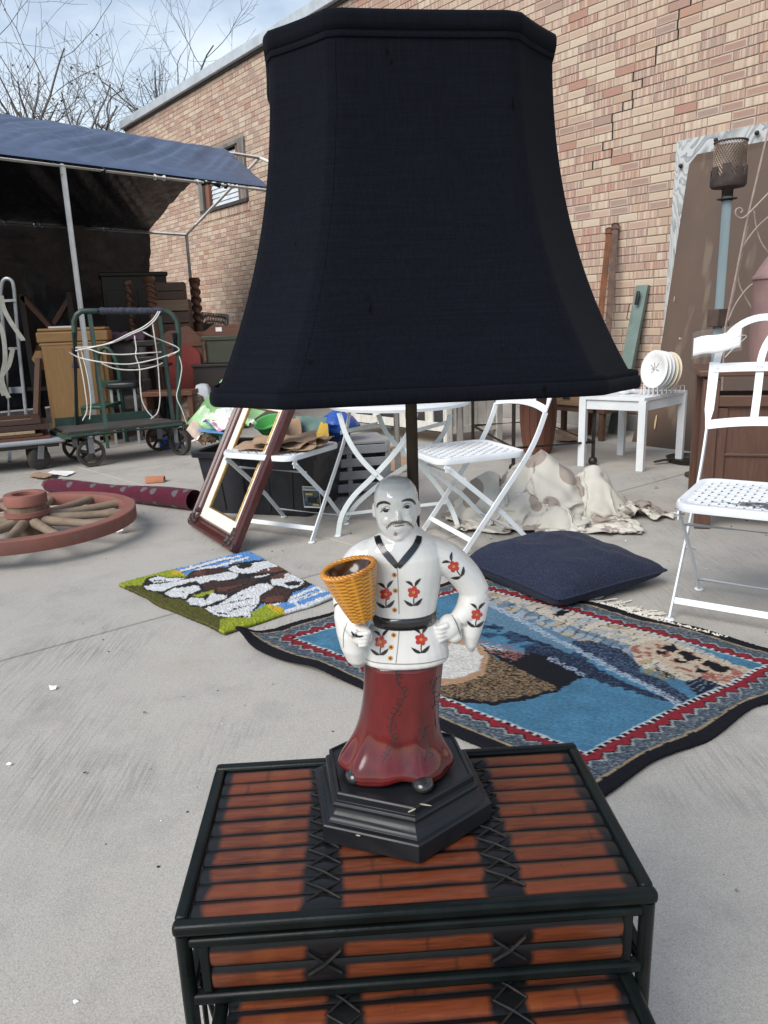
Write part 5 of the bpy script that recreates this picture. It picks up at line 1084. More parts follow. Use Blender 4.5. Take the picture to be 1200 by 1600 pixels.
# ---------------------------------------------------------------- bistro table with curved crossed legs
PALE = simple('pale_grey_enamel', (0.66, 0.70, 0.70), (0.56, 0.60, 0.60), 9, 0.45, dirt=(0.16, 0.12, 0.09), dirt_at=0.70)
tb = thing('bistro_table', 'round white bistro table on crossed curved legs behind the figurine', 'table', (0.09, 3.62, 0.0))
cT = Vector((0.09, 3.62, 0.632))
top_ = MB().lathe([(0.300, -0.028), (0.335, -0.026), (0.340, -0.012), (0.335, 0.0), (0.10, 0.001)], 48, cT).build('table_top', WPAINT, tb, local=False)
def curved_leg(pxs, Y0, Y1, foot):
    f = G(*foot); pts = []
    n = len(pxs)
    for i, (x, y) in enumerate(pxs): pts.append(D(x, y, Y0 + (Y1 - Y0) * i / (n - 1)))
    pts = [p for p in pts] + [f + Vector((0, 0, 0.004))]
    return bez(pts, 6)
for pxs, Y0, Y1, ft in (([(530, 645), (541, 680), (560, 712), (587, 741), (620, 770), (642, 805)], 3.47, 3.47, (652, 841)), ([(650, 645), (640, 672), (620, 704), (587, 741), (552, 776), (534, 806)], 3.48, 3.48, (528, 838)),
                        ([(591, 648), (603, 675), (624, 700), (652, 724), (682, 757), (704, 792)], 3.74, 3.62, (716, 825)), ([(704, 648), (694, 675), (674, 700), (645, 722), (600, 752), (560, 785)], 3.72, 3.78, (541, 812))):
    lg = curved_leg(pxs, Y0, Y1, ft); L_ = MB().flat(lg, 0.024, 0.008, (0.05, -1, 0.05)).build('leg', PALE, tb, local=False, bev=0.0015)
    MB().lathe([(0.017, 0), (0.018, 0.003), (0.012, 0.007)], 10, G(*ft)).build('foot', PALE, L_, local=False)
MB().tube([D(587, 741, 3.475) + Vector((0, -0.016, 0)), D(587, 741, 3.475) + Vector((0, 0.012, 0))], 0.007, 10).build('pivot_bolt', PALE, tb, local=False)
MB().flat([D(540, 812, 3.78) + Vector((0, 0, 0.03)), D(700, 800, 3.66) + Vector((0, 0, 0.05))], 0.016, 0.005, (0, -1, 0.2)).build('stretcher', PALE, tb, local=False)
MB().flat([D(532, 676, 3.50) , D(590, 662, 3.74)], 0.018, 0.005, (0.3, -1, 0)).build('side_bar', PALE, tb, local=False)
MB().flat([D(646, 674, 3.50) , D(698, 660, 3.72)], 0.018, 0.005, (0.3, -1, 0)).build('side_bar', PALE, tb, local=False)
# ---------------------------------------------------------------- heap of cream fabric: a sheet dropped over lumps and left to settle
def settle_cloth(NU_, NV_, dx_, mounds, seed, steps=190):
    rs = np.random.RandomState(seed); jj, ii = np.mgrid[0:NV_, 0:NU_].astype(float)
    u = (ii / (NU_ - 1) - 0.5) * dx_ * (NU_ - 1); v = (jj / (NV_ - 1) - 0.5) * dx_ * (NV_ - 1)
    lump = lambda a, b, ph: np.sin(a * u + b * v + ph)
    P = np.stack([0.55 * u + 0.04 * lump(5, 9, 1) + 0.02 * lump(14, -7, 2), 0.55 * v + 0.04 * lump(-8, 5, 0.3) + 0.02 * lump(9, 15, 1.1), 0.42 + 0.09 * lump(17, 6, 0) + 0.07 * lump(-7, 19, 0.7) + 0.05 * lump(11, 11, 2)], -1)
    V = np.zeros_like(P)
    def floor(x, y):
        h = np.full(x.shape, 0.004)
        for (cx, cy, rx, ry, hz) in mounds:
            q = 1 - np.sqrt(((x - cx) / rx) ** 2 + ((y - cy) / ry) ** 2); h = np.maximum(h, hz * np.maximum(q, 0) ** 0.75)
        return h
    def solve(axis, step, off, L, k):
        sl = [slice(None), slice(None)]; n = P.shape[axis]; i0 = np.arange(off, n - step, 2 * step) if step == 1 else np.arange(off, n - step, 2 * step)
        a = [slice(None)] * 2; b = [slice(None)] * 2; a[axis] = i0; b[axis] = i0 + step
        A, B = P[tuple(a)], P[tuple(b)]; d = B - A; l = np.linalg.norm(d, axis=-1, keepdims=True) + 1e-9
        c = d * (k * 0.5 * (l - L) / l); P[tuple(a)] = A + c; P[tuple(b)] = B - c
    dt = 0.016
    for s_ in range(steps):
        V[..., 2] -= 9.8 * dt; V *= 0.965; old = P.copy(); P += V * dt
        for it in range(7):
            for axis in (0, 1):
                for off in (0, 1): solve(axis, 1, off, dx_, 1.0)
                for off in (0, 1, 2, 3): solve(axis, 2, off, 1.9 * dx_, 0.05)
            A, B = P[:-1, :-1], P[1:, 1:]; d = B - A; l = np.linalg.norm(d, axis=-1, keepdims=True) + 1e-9; c = d * (0.10 * (l - 1.414 * dx_) / l); P[:-1, :-1] += c; P[1:, 1:] -= c
            A, B = P[:-1, 1:], P[1:, :-1]; d = B - A; l = np.linalg.norm(d, axis=-1, keepdims=True) + 1e-9; c = d * (0.10 * (l - 1.414 * dx_) / l); P[:-1, 1:] += c; P[1:, :-1] -= c
            h = floor(P[..., 0], P[..., 1]); hit_ = P[..., 2] < h; P[..., 2] = np.where(hit_, h, P[..., 2])
        fr_ = np.where(hit_, 0.12, 1.0)[..., None]; P[..., :2] = old[..., :2] + (P[..., :2] - old[..., :2]) * fr_
        V = (P - old) / dt; sp = np.linalg.norm(V, axis=-1, keepdims=True); V *= np.minimum(1, 2.0 / (sp + 1e-9))
    return P
HNU, HNV = 92, 72
cl = settle_cloth(HNU, HNV, 0.0172, [(0.0, 0.06, 0.30, 0.26, 0.36), (-0.27, 0.0, 0.20, 0.17, 0.24), (0.26, 0.04, 0.17, 0.17, 0.26), (0.12, -0.04, 0.12, 0.10, 0.24), (0.05, -0.20, 0.16, 0.10, 0.10), (-0.12, -0.14, 0.10, 0.09, 0.13)], 4)
t = NT('spotted_curtain'); uvn = t.n('ShaderNodeAttribute'); uvn.attribute_name = 'weave'
mpn = t.n('ShaderNodeMapping'); mpn.inputs['Scale'].default_value = (1, 0.75, 1); t.l(uvn.outputs['Vector'], mpn.inputs['Vector'])
vo = t.n('ShaderNodeTexVoronoi'); vo.inputs['Scale'].default_value = 4.6; vo.inputs['Randomness'].default_value = 0.35; t.l(mpn.outputs[0], vo.inputs['Vector'])
spot = t.ramp(vo.outputs['Distance'], 0.335, 0.325); wv = t.noise(3.0, 3, 0.5)
c = t.mix(t.ramp(wv, 0.35, 0.7), (0.56, 0.53, 0.47), (0.47, 0.44, 0.38)); c = t.mix(t.math('MULTIPLY', spot, 0.95), c, (0.29, 0.24, 0.205)); t.bump(t.noise(500, 2, 0.5), 0.2, 0.001); CURT = t.set(c, 0.7, spec=0.25, sheen=0.05)
fb = thing('curtain_heap', 'crumpled heap of cream curtain fabric with large taupe spots on the concrete', 'fabric', (0.80, 3.72, 0.0), math.radians(-8))
du_ = np.gradient(cl, axis=1); dv_ = np.gradient(cl, axis=0); nm_ = np.cross(du_, dv_); nm_ /= np.linalg.norm(nm_, axis=-1, keepdims=True) + 1e-9; nm_ *= np.sign(nm_[..., 2:3] + 1e-6)
fold = np.array([[0.5 - abs(nz(i * 0.035 + 0.6 * nz(j * 0.05, i * 0.03, 1), j * 0.11, 5.0, 2)) + 0.55 * (0.5 - abs(nz(i * 0.14, j * 0.05 + 0.5 * nz(i * 0.06, j * 0.06, 4), 8.0, 2))) for i in range(HNU)] for j in range(HNV)])
cl = cl + nm_ * (0.050 * (fold - 0.35))[..., None]; cl[..., 2] = np.maximum(cl[..., 2], 0.003)
P = cl.reshape(-1, 3).copy(); P[:, 2] += 0.002
idx = np.arange(HNU * HNV).reshape(HNV, HNU); F = np.stack([idx[:-1, :-1], idx[:-1, 1:], idx[1:, 1:], idx[1:, :-1]], -1).reshape(-1, 4)
me = bpy.data.meshes.new('cloth'); me.from_pydata(P.tolist(), [], F.tolist()); me.update(); me.polygons.foreach_set('use_smooth', [True] * len(me.polygons))
a = me.attributes.new('weave', 'FLOAT_VECTOR', 'POINT'); jj, ii = np.mgrid[0:HNV, 0:HNU]; a.data.foreach_set('vector', np.stack([ii * 0.0172, jj * 0.0172, ii * 0], -1).astype(np.float32).ravel())
o = place('cloth', me, CURT, fb); md = o.modifiers.new('thick', 'SOLIDIFY'); md.thickness = 0.0025; md.offset = 1; md2 = o.modifiers.new('sub', 'SUBSURF'); md2.levels = 1; md2.render_levels = 1
def trail(i, j):
    u, v = i / 46, j / 16; c_ = G(945, 800).lerp(G(1040, 806), u); y = (v - 0.5) * (0.30 - 0.10 * u)
    z = 0.006 + (0.055 * (1 - u) ** 0.7 + 0.022) * abs(math.sin(5.2 * v + 3 * nz(u * 3, v * 1.5, 4))) * (1 - 0.5 * u) + 0.02 * (nz(u * 6, v * 5, 2) + 0.5) * (1 - 0.3 * u)
    return (c_.x + 0.05 * nz(v * 4, u * 4, 8), c_.y + y + 0.06 * nz(u * 5, v * 3, 6), max(0.004, z))
m = MB(); m.grid(trail, 47, 17, 0.003); mm = m.mesh('trailing_end', 180, WM[fb.name].inverted()); a = mm.attributes.new('weave', 'FLOAT_VECTOR', 'POINT'); vv = np.array([v.co[:] for v in mm.vertices], np.float32) * 0.8; a.data.foreach_set('vector', vv.ravel()); place('trailing_end', mm, CURT, fb)

# ---------------------------------------------------------------- oak dresser
OAK = wood('dark_oak', (0.115, 0.052, 0.032), (0.065, 0.030, 0.020), 2, 0.5, 7, bump=0.3); OAKH = wood('dark_oak_flat', (0.115, 0.052, 0.032), (0.065, 0.030, 0.020), 0, 0.5, 7, bump=0.3)
dx = Vector((0.955, -0.296, 0)); ds = thing('oak_dresser', 'dark brown oak dresser standing behind the folding chair at right', 'dresser', G(1084, 826), math.atan2(dx.y, dx.x))
DW, DD, DH = 1.30, 0.42, 0.715
for x in (0.035, DW - 0.035):
    for y in (0.03, DD - 0.03): MB().box((x, y, DH / 2 - 0.01), (0.068, 0.058, DH - 0.02)).build('leg', OAK, ds, bev=0.004)
MB().box((DW / 2, DD / 2, DH + 0.005), (DW + 0.05, DD + 0.04, 0.028)).build('top', OAKH, ds, bev=0.006)
MB().box((DW / 2, 0.040, 0.37), (DW - 0.13, 0.02, 0.40)).build('front_panel', OAK, ds)
MB().box((DW / 2, 0.026, 0.350), (DW - 0.13, 0.012, 0.014)).build('moulding', OAKH, ds, bev=0.003)
MB().box((DW / 2, 0.022, 0.595), (DW - 0.13, 0.03, 0.05)).build('upper_rail', OAKH, ds, bev=0.004)
MB().box((DW / 2, 0.030, 0.190), (DW - 0.13, 0.03, 0.035)).build('lower_rail', OAKH, ds, bev=0.004)
for s_ in (0.09, DW - 0.09): MB().box((s_, 0.028, 0.385), (0.045, 0.02, 0.36)).build('stile', OAK, ds, bev=0.004)
ap = [(0.07, 0.175), (DW - 0.07, 0.175)] + [(DW - 0.07 - (DW - 0.14) * k / 24, 0.150 - 0.035 * math.sin(math.pi * k / 24) ** 0.8 + 0.012 * math.sin(6 * math.pi * k / 24) ** 2) for k in range(25)]
MB().prism([(x, z) for x, z in ap], -0.012, 0.012, Matrix.Translation((0, 0.030, 0)) @ Matrix.Rotation(math.radians(90), 4, 'X')).build('apron', OAKH, ds)
for x in (0.035, DW - 0.035): MB().box((x, DD / 2, 0.38), (0.02, DD - 0.11, 0.45)).build('side_panel', OAK, ds)
MB().box((DW / 2, DD - 0.03, 0.38), (DW - 0.14, 0.015, 0.45)).build('back_panel', OAK, ds); MB().box((DW / 2, DD / 2, 0.172), (DW - 0.14, DD - 0.08, 0.012)).build('bottom_board', OAKH, ds)
DM = WM[ds.name]
PINK = simple('dusty_pink_paint', (0.27, 0.165, 0.15), (0.19, 0.115, 0.11), 8, 0.6, bump=0.3, dirt=(0.10, 0.06, 0.05), dirt_at=0.66)
up = D(1214, 433, 3.52); cn_ = thing('metal_canister', 'dusty pink lidded metal canister standing on the oak dresser', 'canister', (up.x, up.y, DH + 0.019))
hz_ = up.z - DH - 0.019
MB().lathe([(0.085, 0.0), (0.090, 0.012), (0.094, hz_ * 0.5), (0.096, hz_ - 0.02), (0.100, hz_ - 0.012)], 32).build('body', PINK, cn_)
MB().lathe([(0.099, hz_ - 0.011), (0.104, hz_ - 0.006), (0.103, hz_ + 0.004), (0.092, hz_ + 0.012), (0.075, hz_ + 0.045), (0.05, hz_ + 0.085), (0.03, hz_ + 0.105), (0.012, hz_ + 0.11)], 32).build('lid', PINK, cn_)

# ---------------------------------------------------------------- small white table, plates in a rack
ft = [G(1000, 736), G(1061, 717), G(970, 711), G(909, 728)]; tc_ = sum(ft, Vector()) / 4; TH = 0.470
WPT = simple('white_table_paint', (0.68, 0.70, 0.71), (0.58, 0.60, 0.61), 5, 0.5, dirt=(0.2, 0.18, 0.16), dirt_at=0.72)
wt = thing('white_side_table', 'small square white table with four straight legs near the brick wall', 'table', tc_)
ex = (ft[0] - ft[3]).normalized(); 
rotz = Matrix.Rotation(math.atan2(ex.y, ex.x), 3, 'Z')
for f in ft: MB().box(f + Vector((0, 0, TH / 2 - 0.01)), (0.046, 0.046, TH - 0.02), rotz).build('leg', WPT, wt, local=False, bev=0.002)
m = MB(); ov = [tc_ + (f - tc_) * 1.09 for f in ft]; m.add([(p.x, p.y, TH - 0.022) for p in ov] + [(p.x, p.y, TH) for p in ov], [(3, 2, 1, 0), (4, 5, 6, 7)] + [(k, (k + 1) % 4, 4 + (k + 1) % 4, 4 + k) for k in range(4)]); m.build('table_top', WPT, wt, local=False, bev=0.002)
for k in range(4): a, b = ft[k], ft[(k + 1) % 4]; d = (b - a).normalized(); MB().bar(a + d * 0.024 + Vector((0, 0, TH - 0.054)), b - d * 0.024 + Vector((0, 0, TH - 0.054)), 0.02, 0.060).build('apron', WPT, wt, local=False)
PORC = ceramic('white_porcelain', (0.80, 0.80, 0.78), (0.75, 0.75, 0.74), 0.15); CREAMP = ceramic('cream_porcelain', (0.74, 0.68, 0.54), (0.68, 0.62, 0.5), 0.2); BLUEW = ceramic('blue_white_porcelain', (0.72, 0.75, 0.80), (0.66, 0.70, 0.77), 0.15)
pn = Vector((-0.92, -0.37, 0.13)).normalized(); px0 = D(1024, 577, 4.93)
lbl = ['white plate with grey leaf sprig, foremost in the wire rack', 'white plate second in the wire rack, behind the leaf sprig plate', 'pale bluish plate third in the wire rack', 'cream plate fourth in the wire rack', 'cream rimmed plate rearmost in the wire rack']
xq, yq, zq = frame_of(pn, (0, 0, 1)); Mp = Matrix((xq, yq, zq)).transposed(); rp = 0.121
for k in range(5):
    c_ = px0 - pn * (0.030 * k) + Vector((0, 0, -0.004 * (k == 3))); pl = thing('dinner_plate', lbl[k], 'plate', (c_.x, c_.y, TH + 0.012), 0, 'plates in the wire rack')
    M4 = Matrix.Translation(c_) @ Mp.to_4x4(); m = MB(); r_ = rp * (1, 1.0, 0.985, 1.0, 0.99)[k]
    m.lathe([(0.001, -0.004), (r_ * 0.55, -0.004), (r_ * 0.62, -0.001), (r_ * 0.68, 0.004), (r_, 0.011), (r_ * 1.0, 0.013), (r_ * 0.97, 0.0135), (r_ * 0.67, 0.008), (r_ * 0.6, 0.002), (0.001, 0.001)], 48, c_, Mp, caps=False)
    po = m.build('body', (PORC, PORC, BLUEW, CREAMP, CREAMP)[k], pl, local=False, smooth=60)
    if k == 0:
        mg = MB(); 
        for a0, L in ((0.5, 0.05), (1.2, 0.04), (2.2, 0.045), (3.4, 0.03), (5.6, 0.04), (0.0, 0.03)):
            for q in range(3):
                bx, by = math.cos(a0) * L * (q + 1) / 3.5, math.sin(a0) * L * (q + 1) / 3.5
                lf_ = [(bx + math.cos(a0 + w_) * 0.012 * s2, by + math.sin(a0 + w_) * 0.012 * s2) for w_, s2 in ((0, 1), (0.9, 0.5), (math.pi, 0.6), (-0.9, 0.5))]
                mg.prism(lf_, 0.0014, 0.0020, M4)
        mg.build('leaf_sprig', ceramic('sprig_grey', (0.23, 0.23, 0.22), (0.33, 0.32, 0.3), 0.3), po, local=False)
rk = thing('plate_rack', 'white wire rack holding plates upright on the small table', 'rack', (px0.x - 0.02, px0.y + 0.03, TH))
WIRE = simple('white_wire', (0.78, 0.78, 0.77), None, 10, 0.4)
b0_ = Vector((px0.x, px0.y, TH + 0.006)); hd = Vector((-pn.x, -pn.y, 0)).normalized(); sd_ = Vector((hd.y, -hd.x, 0))
for s_ in (-0.055, 0.055): MB().tube([b0_ + sd_ * s_ - hd * 0.07, b0_ + sd_ * s_ + hd * 0.21], 0.0028, 6).build('rail', WIRE, rk, local=False)
for k in range(8):
    q = b0_ + hd * (-0.06 + 0.037 * k); MB().tube([q + sd_ * -0.055, q + sd_ * -0.055 + Vector((0, 0, 0.042)), q + sd_ * -0.02 + Vector((0, 0, 0.046)), q + sd_ * -0.02], 0.0024, 6).build('hoop', WIRE, rk, local=False); MB().tube([q + sd_ * 0.055, q + sd_ * 0.055 + Vector((0, 0, 0.042)), q + sd_ * 0.02 + Vector((0, 0, 0.046)), q + sd_ * 0.02], 0.0024, 6).build('hoop', WIRE, rk, local=False)
MB().tube([b0_ - hd * 0.075 + sd_ * 0.03, b0_ - hd * 0.08 + sd_ * 0.03 + Vector((0, 0, 0.11)), b0_ - hd * 0.08 - sd_ * 0.01 + Vector((0, 0, 0.11)), b0_ - hd * 0.075 - sd_ * 0.01], 0.0028, 6).build('end_loop', WIRE, rk, local=False)
sp_ = D(978, 604, 5.02); jug = thing('white_jug', 'little white china jug tipped beside the plate rack', 'jug', (sp_.x, sp_.y, TH)); 
MB().lathe([(0.002, -0.05), (0.024, -0.05), (0.036, -0.02), (0.034, 0.012), (0.026, 0.035), (0.031, 0.05), (0.027, 0.05), (0.022, 0.035), (0.030, 0.01), (0.030, -0.02), (0.002, -0.044)], 24, (0, 0, 0.033), Matrix.Rotation(math.radians(82), 3, Vector((0.2, 1, 0))), caps=False).build('body', PORC, jug, smooth=60)
MB().tube(bez([(0.02, -0.03, 0.035), (0.0, -0.058, 0.040), (-0.028, -0.032, 0.034)], 5), 0.004, 8).build('handle', PORC, jug)

# ---------------------------------------------------------------- black iron stand, wooden barrel, brown cabinet, cardboard
IRON = simple('black_iron', (0.022, 0.02, 0.019), (0.04, 0.033, 0.028), 15, 0.5, 0.5, bump=0.3)
fs = [G(926, 727), G(802, 738), G(739, 696)]; fs.append(fs[0] + fs[2] - fs[1]); SHH = 0.60
st = thing('iron_stand', 'thin black iron stand with ball feet between chair and white table', 'stand', sum(fs, Vector()) / 4)
for f in fs:
    lg = MB().tube([f + Vector((0, 0, 0.03)), f + Vector((0, 0, SHH))], 0.0125, 10).build('leg', IRON, st, local=False); mb = MB(); ball(mb, f + Vector((0, 0, 0.030)), 0.030); mb.build('ball_foot', IRON, lg, local=False, smooth=180)
for k in range(4):
    a, b = fs[k], fs[(k + 1) % 4]
    MB().tube([a + Vector((0, 0, 0.16)), b + Vector((0, 0, 0.16))], 0.010, 8).build('rung', IRON, st, local=False)
    MB().tube([a + Vector((0, 0, SHH)), b + Vector((0, 0, SHH))], 0.012, 8).build('top_bar', IRON, st, local=False)
sc_ = sum(fs, Vector()) / 4; m = MB(); m.add([tuple(f + Vector((0, 0, z))) for z in (SHH + 0.012, SHH + 0.03) for f in fs], [(3, 2, 1, 0), (4, 5, 6, 7)] + [(k, (k + 1) % 4, 4 + (k + 1) % 4, 4 + k) for k in range(4)]); m.build('top_board', simple('dark_timber_and_gap_shade', (0.05, 0.045, 0.04)), st, local=False)
REDWD = wood('red_brown_wood', (0.17, 0.062, 0.038), (0.095, 0.036, 0.024), 2, 0.5, 5)
bb = G(840, 707); brl = thing('wooden_barrel', 'small red brown staved barrel standing under the iron stand', 'barrel', bb)
NS = 14
for k in range(NS):
    a0, a1 = 2 * math.pi * k / NS + 0.012, 2 * math.pi * (k + 1) / NS - 0.012; rings = []
    for z, r in ((0.0, 0.098), (0.10, 0.118), (0.22, 0.131), (0.34, 0.135), (0.44, 0.125), (0.54, 0.104)):
        rings.append([Vector((r * math.cos(a0), r * math.sin(a0), z)), Vector((r * 1.012 * math.cos((a0 + a1) / 2), r * 1.012 * math.sin((a0 + a1) / 2), z)), Vector((r * math.cos(a1), r * math.sin(a1), z)), Vector(((r - 0.014) * math.cos(a1), (r - 0.014) * math.sin(a1), z)), Vector(((r - 0.014) * math.cos(a0), (r - 0.014) * math.sin(a0), z))])
    MB().loft(rings).build('stave', REDWD, brl, smooth=50)
MB().lathe([(0.001, 0.50), (0.100, 0.50), (0.100, 0.515), (0.001, 0.515)], 28, caps=False).build('head', REDWD, brl)
TANW = wood('tan_wood', (0.30, 0.19, 0.11), (0.20, 0.125, 0.075), 0, 0.6, 5); BRW = wood('mid_brown_wood', (0.13, 0.068, 0.04), (0.08, 0.04, 0.026), 0, 0.55, 6); BRV = wood('mid_brown_wood_v', (0.13, 0.068, 0.04), (0.08, 0.04, 0.026), 2, 0.55, 6)
KRAFT = simple('kraft_card', (0.36, 0.235, 0.15), (0.29, 0.19, 0.12), 6, 0.85, bump=0.2, dirt=(0.2, 0.12, 0.08), dirt_at=0.7)
bc = G(890, 684); bx = thing('brown_cabinet', 'low brown wooden cabinet with pale drawer against the brick wall', 'cabinet', bc, math.radians(-52 + 90) - math.radians(90))
for x in (-0.30, 0.30):
    for y in (0.02, 0.30): MB().box((x, y, 0.11), (0.04, 0.04, 0.22)).build('leg', BRV, bx)
MB().box((0, 0.16, 0.32), (0.68, 0.34, 0.20)).build('body', BRW, bx, bev=0.004); MB().box((0, 0.16, 0.43), (0.72, 0.37, 0.024)).build('top', TANW, bx, bev=0.003); d_ = MB().box((-0.02, -0.018, 0.33), (0.52, 0.02, 0.12)).build('drawer', TANW, bx, bev=0.003); MB().box((-0.02, -0.031, 0.33), (0.07, 0.012, 0.014)).build('handle', IRON, d_, bev=0.003)
def sheet(name, label, cat, mat, corners, n=10, thick=0.003, wob=0.01, seed=1, group=None):
    c_ = sum((Vector(q) for q in corners), Vector()) / 4; o = thing(name, label, cat, (c_.x, c_.y, min(q[2] for q in corners)), 0, group); A, B, C_, D_ = [Vector(q) for q in corners]; nn = (B - A).cross(D_ - A).normalized()
    if nn.z < 0: nn = -nn
    MB().grid(lambda i, j: A.lerp(B, i / n).lerp(D_.lerp(C_, i / n), j / n) + nn * (wob * (nz(i / n * 2.5, j / n * 2.5, seed) + 0.4)), n + 1, n + 1, thick, -nn).build('sheet', mat, o, local=False, smooth=50); return o
sheet('cardboard_sheet', 'curled cardboard sheet on the concrete in front of the brown cabinet', 'cardboard', KRAFT, [G(868, 672, 0.05), G(868, 690, 0.01), G(908, 690, 0.01), G(896, 676, 0.02)], 10, 0.004, 0.02, 3)
for k, (label, q) in enumerate((('larger flattened cardboard carton lying under the bistro table', [G(546, 739, 0.006), G(650, 736, 0.006), G(640, 712, 0.006), G(556, 716, 0.006)]), ('cardboard flap with lifted edge behind the flattened carton', [G(548, 716, 0.02), G(612, 706, 0.02), G(618, 697, 0.07), G(560, 700, 0.05)]))): sheet('cardboard_sheet', label, 'cardboard', KRAFT, q, 10, 0.004, 0.008, 5 + k)
# white distressed cabinet
DIST = NT('distressed_white'); a_ = DIST.noise(5, 6, 0.7, DIST.co((3, 3, 0.7))); c = DIST.mix(DIST.ramp(a_, 0.40, 0.66), (0.62, 0.60, 0.55), (0.44, 0.42, 0.37)); c = DIST.mix(DIST.ramp(DIST.noise(16, 6, 0.7, DIST.co((3, 3, 0.8))), 0.62, 0.66), c, (0.12, 0.10, 0.08)); DIST.bump(a_, 0.3, 0.003); DIST = DIST.set(c, 0.75)
k0, k1, k2 = G(700, 697), G(778, 688), G(545, 676); wc = thing('distressed_cabinet', 'flaking white plank cabinet with dark mesh door behind the bistro table', 'cabinet', k0); HH = 0.52
rx, lx = (k1 - k0), (k2 - k0); 
for p in (k0, k1, k2, k1 + lx): MB().box(p + Vector((0, 0, HH / 2)), (0.055, 0.055, HH), Matrix.Rotation(math.atan2(rx.y, rx.x), 3, 'Z')).build('post', DIST, wc, local=False, bev=0.003)
for i in range(5):
    a, b = k0 + rx * (0.07 + 0.172 * i), k0 + rx * (0.07 + 0.172 * (i + 1) - 0.008); MB().bar((a + b) / 2 + Vector((0, 0, 0.10)), (a + b) / 2 + Vector((0, 0, HH - 0.02)), (b - a).length, 0.016, Vector((rx.y, -rx.x, 0))).build('plank', DIST, wc, local=False, bev=0.002)
MB().bar(k0 + Vector((0, 0, 0.125)) + Vector((rx.y, -rx.x, 0)).normalized() * 0.012, k1 + Vector((0, 0, 0.125)) + Vector((rx.y, -rx.x, 0)).normalized() * 0.012, 0.014, 0.055).build('bottom_rail', DIST, wc, local=False)
ln = Vector((lx.y, -lx.x, 0)).normalized(); ln = ln if ln.y < 0 else -ln
for z in (0.15, HH - 0.04): MB().bar(k0 + Vector((0, 0, z)) + ln * 0.012, k2 + Vector((0, 0, z)) + ln * 0.012, 0.016, 0.07).build('rail', DIST, wc, local=False)
for f in (0.16, 0.42, 0.68, 0.94): MB().bar(k0 + lx * f + Vector((0, 0, 0.18)), k0 + lx * f + Vector((0, 0, HH - 0.06)), 0.09, 0.018, ln).build('stile', DIST, wc, local=False)
MB().bar(k0 + lx * 0.5 - ln * 0.02 + Vector((0, 0, 0.10)), k0 + lx * 0.5 - ln * 0.02 + Vector((0, 0, HH - 0.02)), lx.length * 0.95, 0.006, ln).build('mesh_door', simple('dark_mesh', (0.02, 0.02, 0.02), (0.04, 0.04, 0.04), 90, 0.6), wc, local=False)
m = MB(); tp4 = [k0, k1, k1 + lx, k2]; cc4 = sum(tp4, Vector()) / 4; tp4 = [cc4 + (p - cc4) * 1.06 for p in tp4]; m.add([(p.x, p.y, z) for z in (HH, HH + 0.03) for p in tp4], [(3, 2, 1, 0), (4, 5, 6, 7)] + [(k, (k + 1) % 4, 4 + (k + 1) % 4, 4 + k) for k in range(4)]); m.build('top', DIST, wc, local=False, bev=0.003)
MB().tube([G(622, 738), G(622, 738) + Vector((0, 0, 0.62))], 0.02, 4).build('timber_prop', simple('grey_timber', (0.24, 0.22, 0.20), (0.16, 0.15, 0.14), 8, 0.9), None, label='grey square timber prop upright behind the bistro table legs', cat='post')
MB().tube([G(719, 700), G(719, 700) + Vector((0, 0, 0.60))], 0.028, 4).build('timber_prop', MATS['grey_timber'], None, label='grey square timber prop upright against the flaking white cabinet', cat='post')
# black skillet on the ground
sk_c, sk_h = G(1078, 722), G(1022, 726); pan = thing('black_pan', 'black long handled pan lying flat on concrete near the leaning boards', 'pan', sk_c)
MB().lathe([(0.001, 0.004), (0.13, 0.004), (0.150, 0.035), (0.156, 0.036), (0.136, 0.0), (0.001, 0.0)], 36, caps=False).build('bowl', IRON, pan, smooth=50)
hdv = (sk_h - sk_c); MB().flat([hdv * 0.45 + Vector((0, 0, 0.030)), hdv * 0.7 + Vector((0, 0, 0.028)), hdv * 1.0 + Vector((0, 0, 0.018))], 0.026, 0.010, (0, 0, 1)).build('handle', IRON, pan, bev=0.003)

# ---------------------------------------------------------------- things leaning on the wall
def WP(s, z, off): return WMB @ Vector((s, off, z))
t = NT('weathered_plywood'); v = t.co((1.0, 1.0, 0.30)); ds_ = t.noise(3.2, 3, 0.5, v, 1.6)
rings = t.math('FRACT', t.math('MULTIPLY', ds_, 14.0)); c = t.mix(t.ramp(rings, 0.0, 0.55), (0.20, 0.215, 0.225), (0.46, 0.47, 0.47)); c = t.mix(t.ramp(t.noise(7, 4, 0.6, v), 0.5, 0.75, 0, 0.5), c, (0.36, 0.33, 0.28)); t.bump(rings, 0.3, 0.002); PLYW = t.set(c, 0.9)
pw = thing('plywood_sheet', 'grey weathered plywood sheet with swirling grain flat against the brick wall', 'board', WP(-1.0, 0, 0.05), W_RZ)
def wboard(o, pts, th, mat, name='panel'):
    P_ = [Vector(p) for p in pts]; n_ = (P_[1] - P_[0]).cross(P_[-1] - P_[0]).normalized(); k = len(P_); m = MB(); m.add(P_ + [p + n_ * th for p in P_], [tuple(range(k))[::-1], tuple(range(k, 2 * k))] + [(i, (i + 1) % k, k + (i + 1) % k, k + i) for i in range(k)]); return m.build(name, mat, o, local=False, smooth=None, bev=0.001)
wboard(pw, [WP(-0.49, 0.0, 0.09), WP(-0.49, 2.245, 0.022), WP(-1.75, 2.235, 0.022), WP(-1.75, 0.0, 0.09)], 0.016, PLYW)
for s_, z in ((-0.50 - 0.03, 2.06), (-0.80, 2.19), (-1.1, 2.18)): 
    m = MB(); ball(m, WP(s_ - 0.02, z, 0.046), 0.016); m.build('nail_head', IRON, pw, local=False)
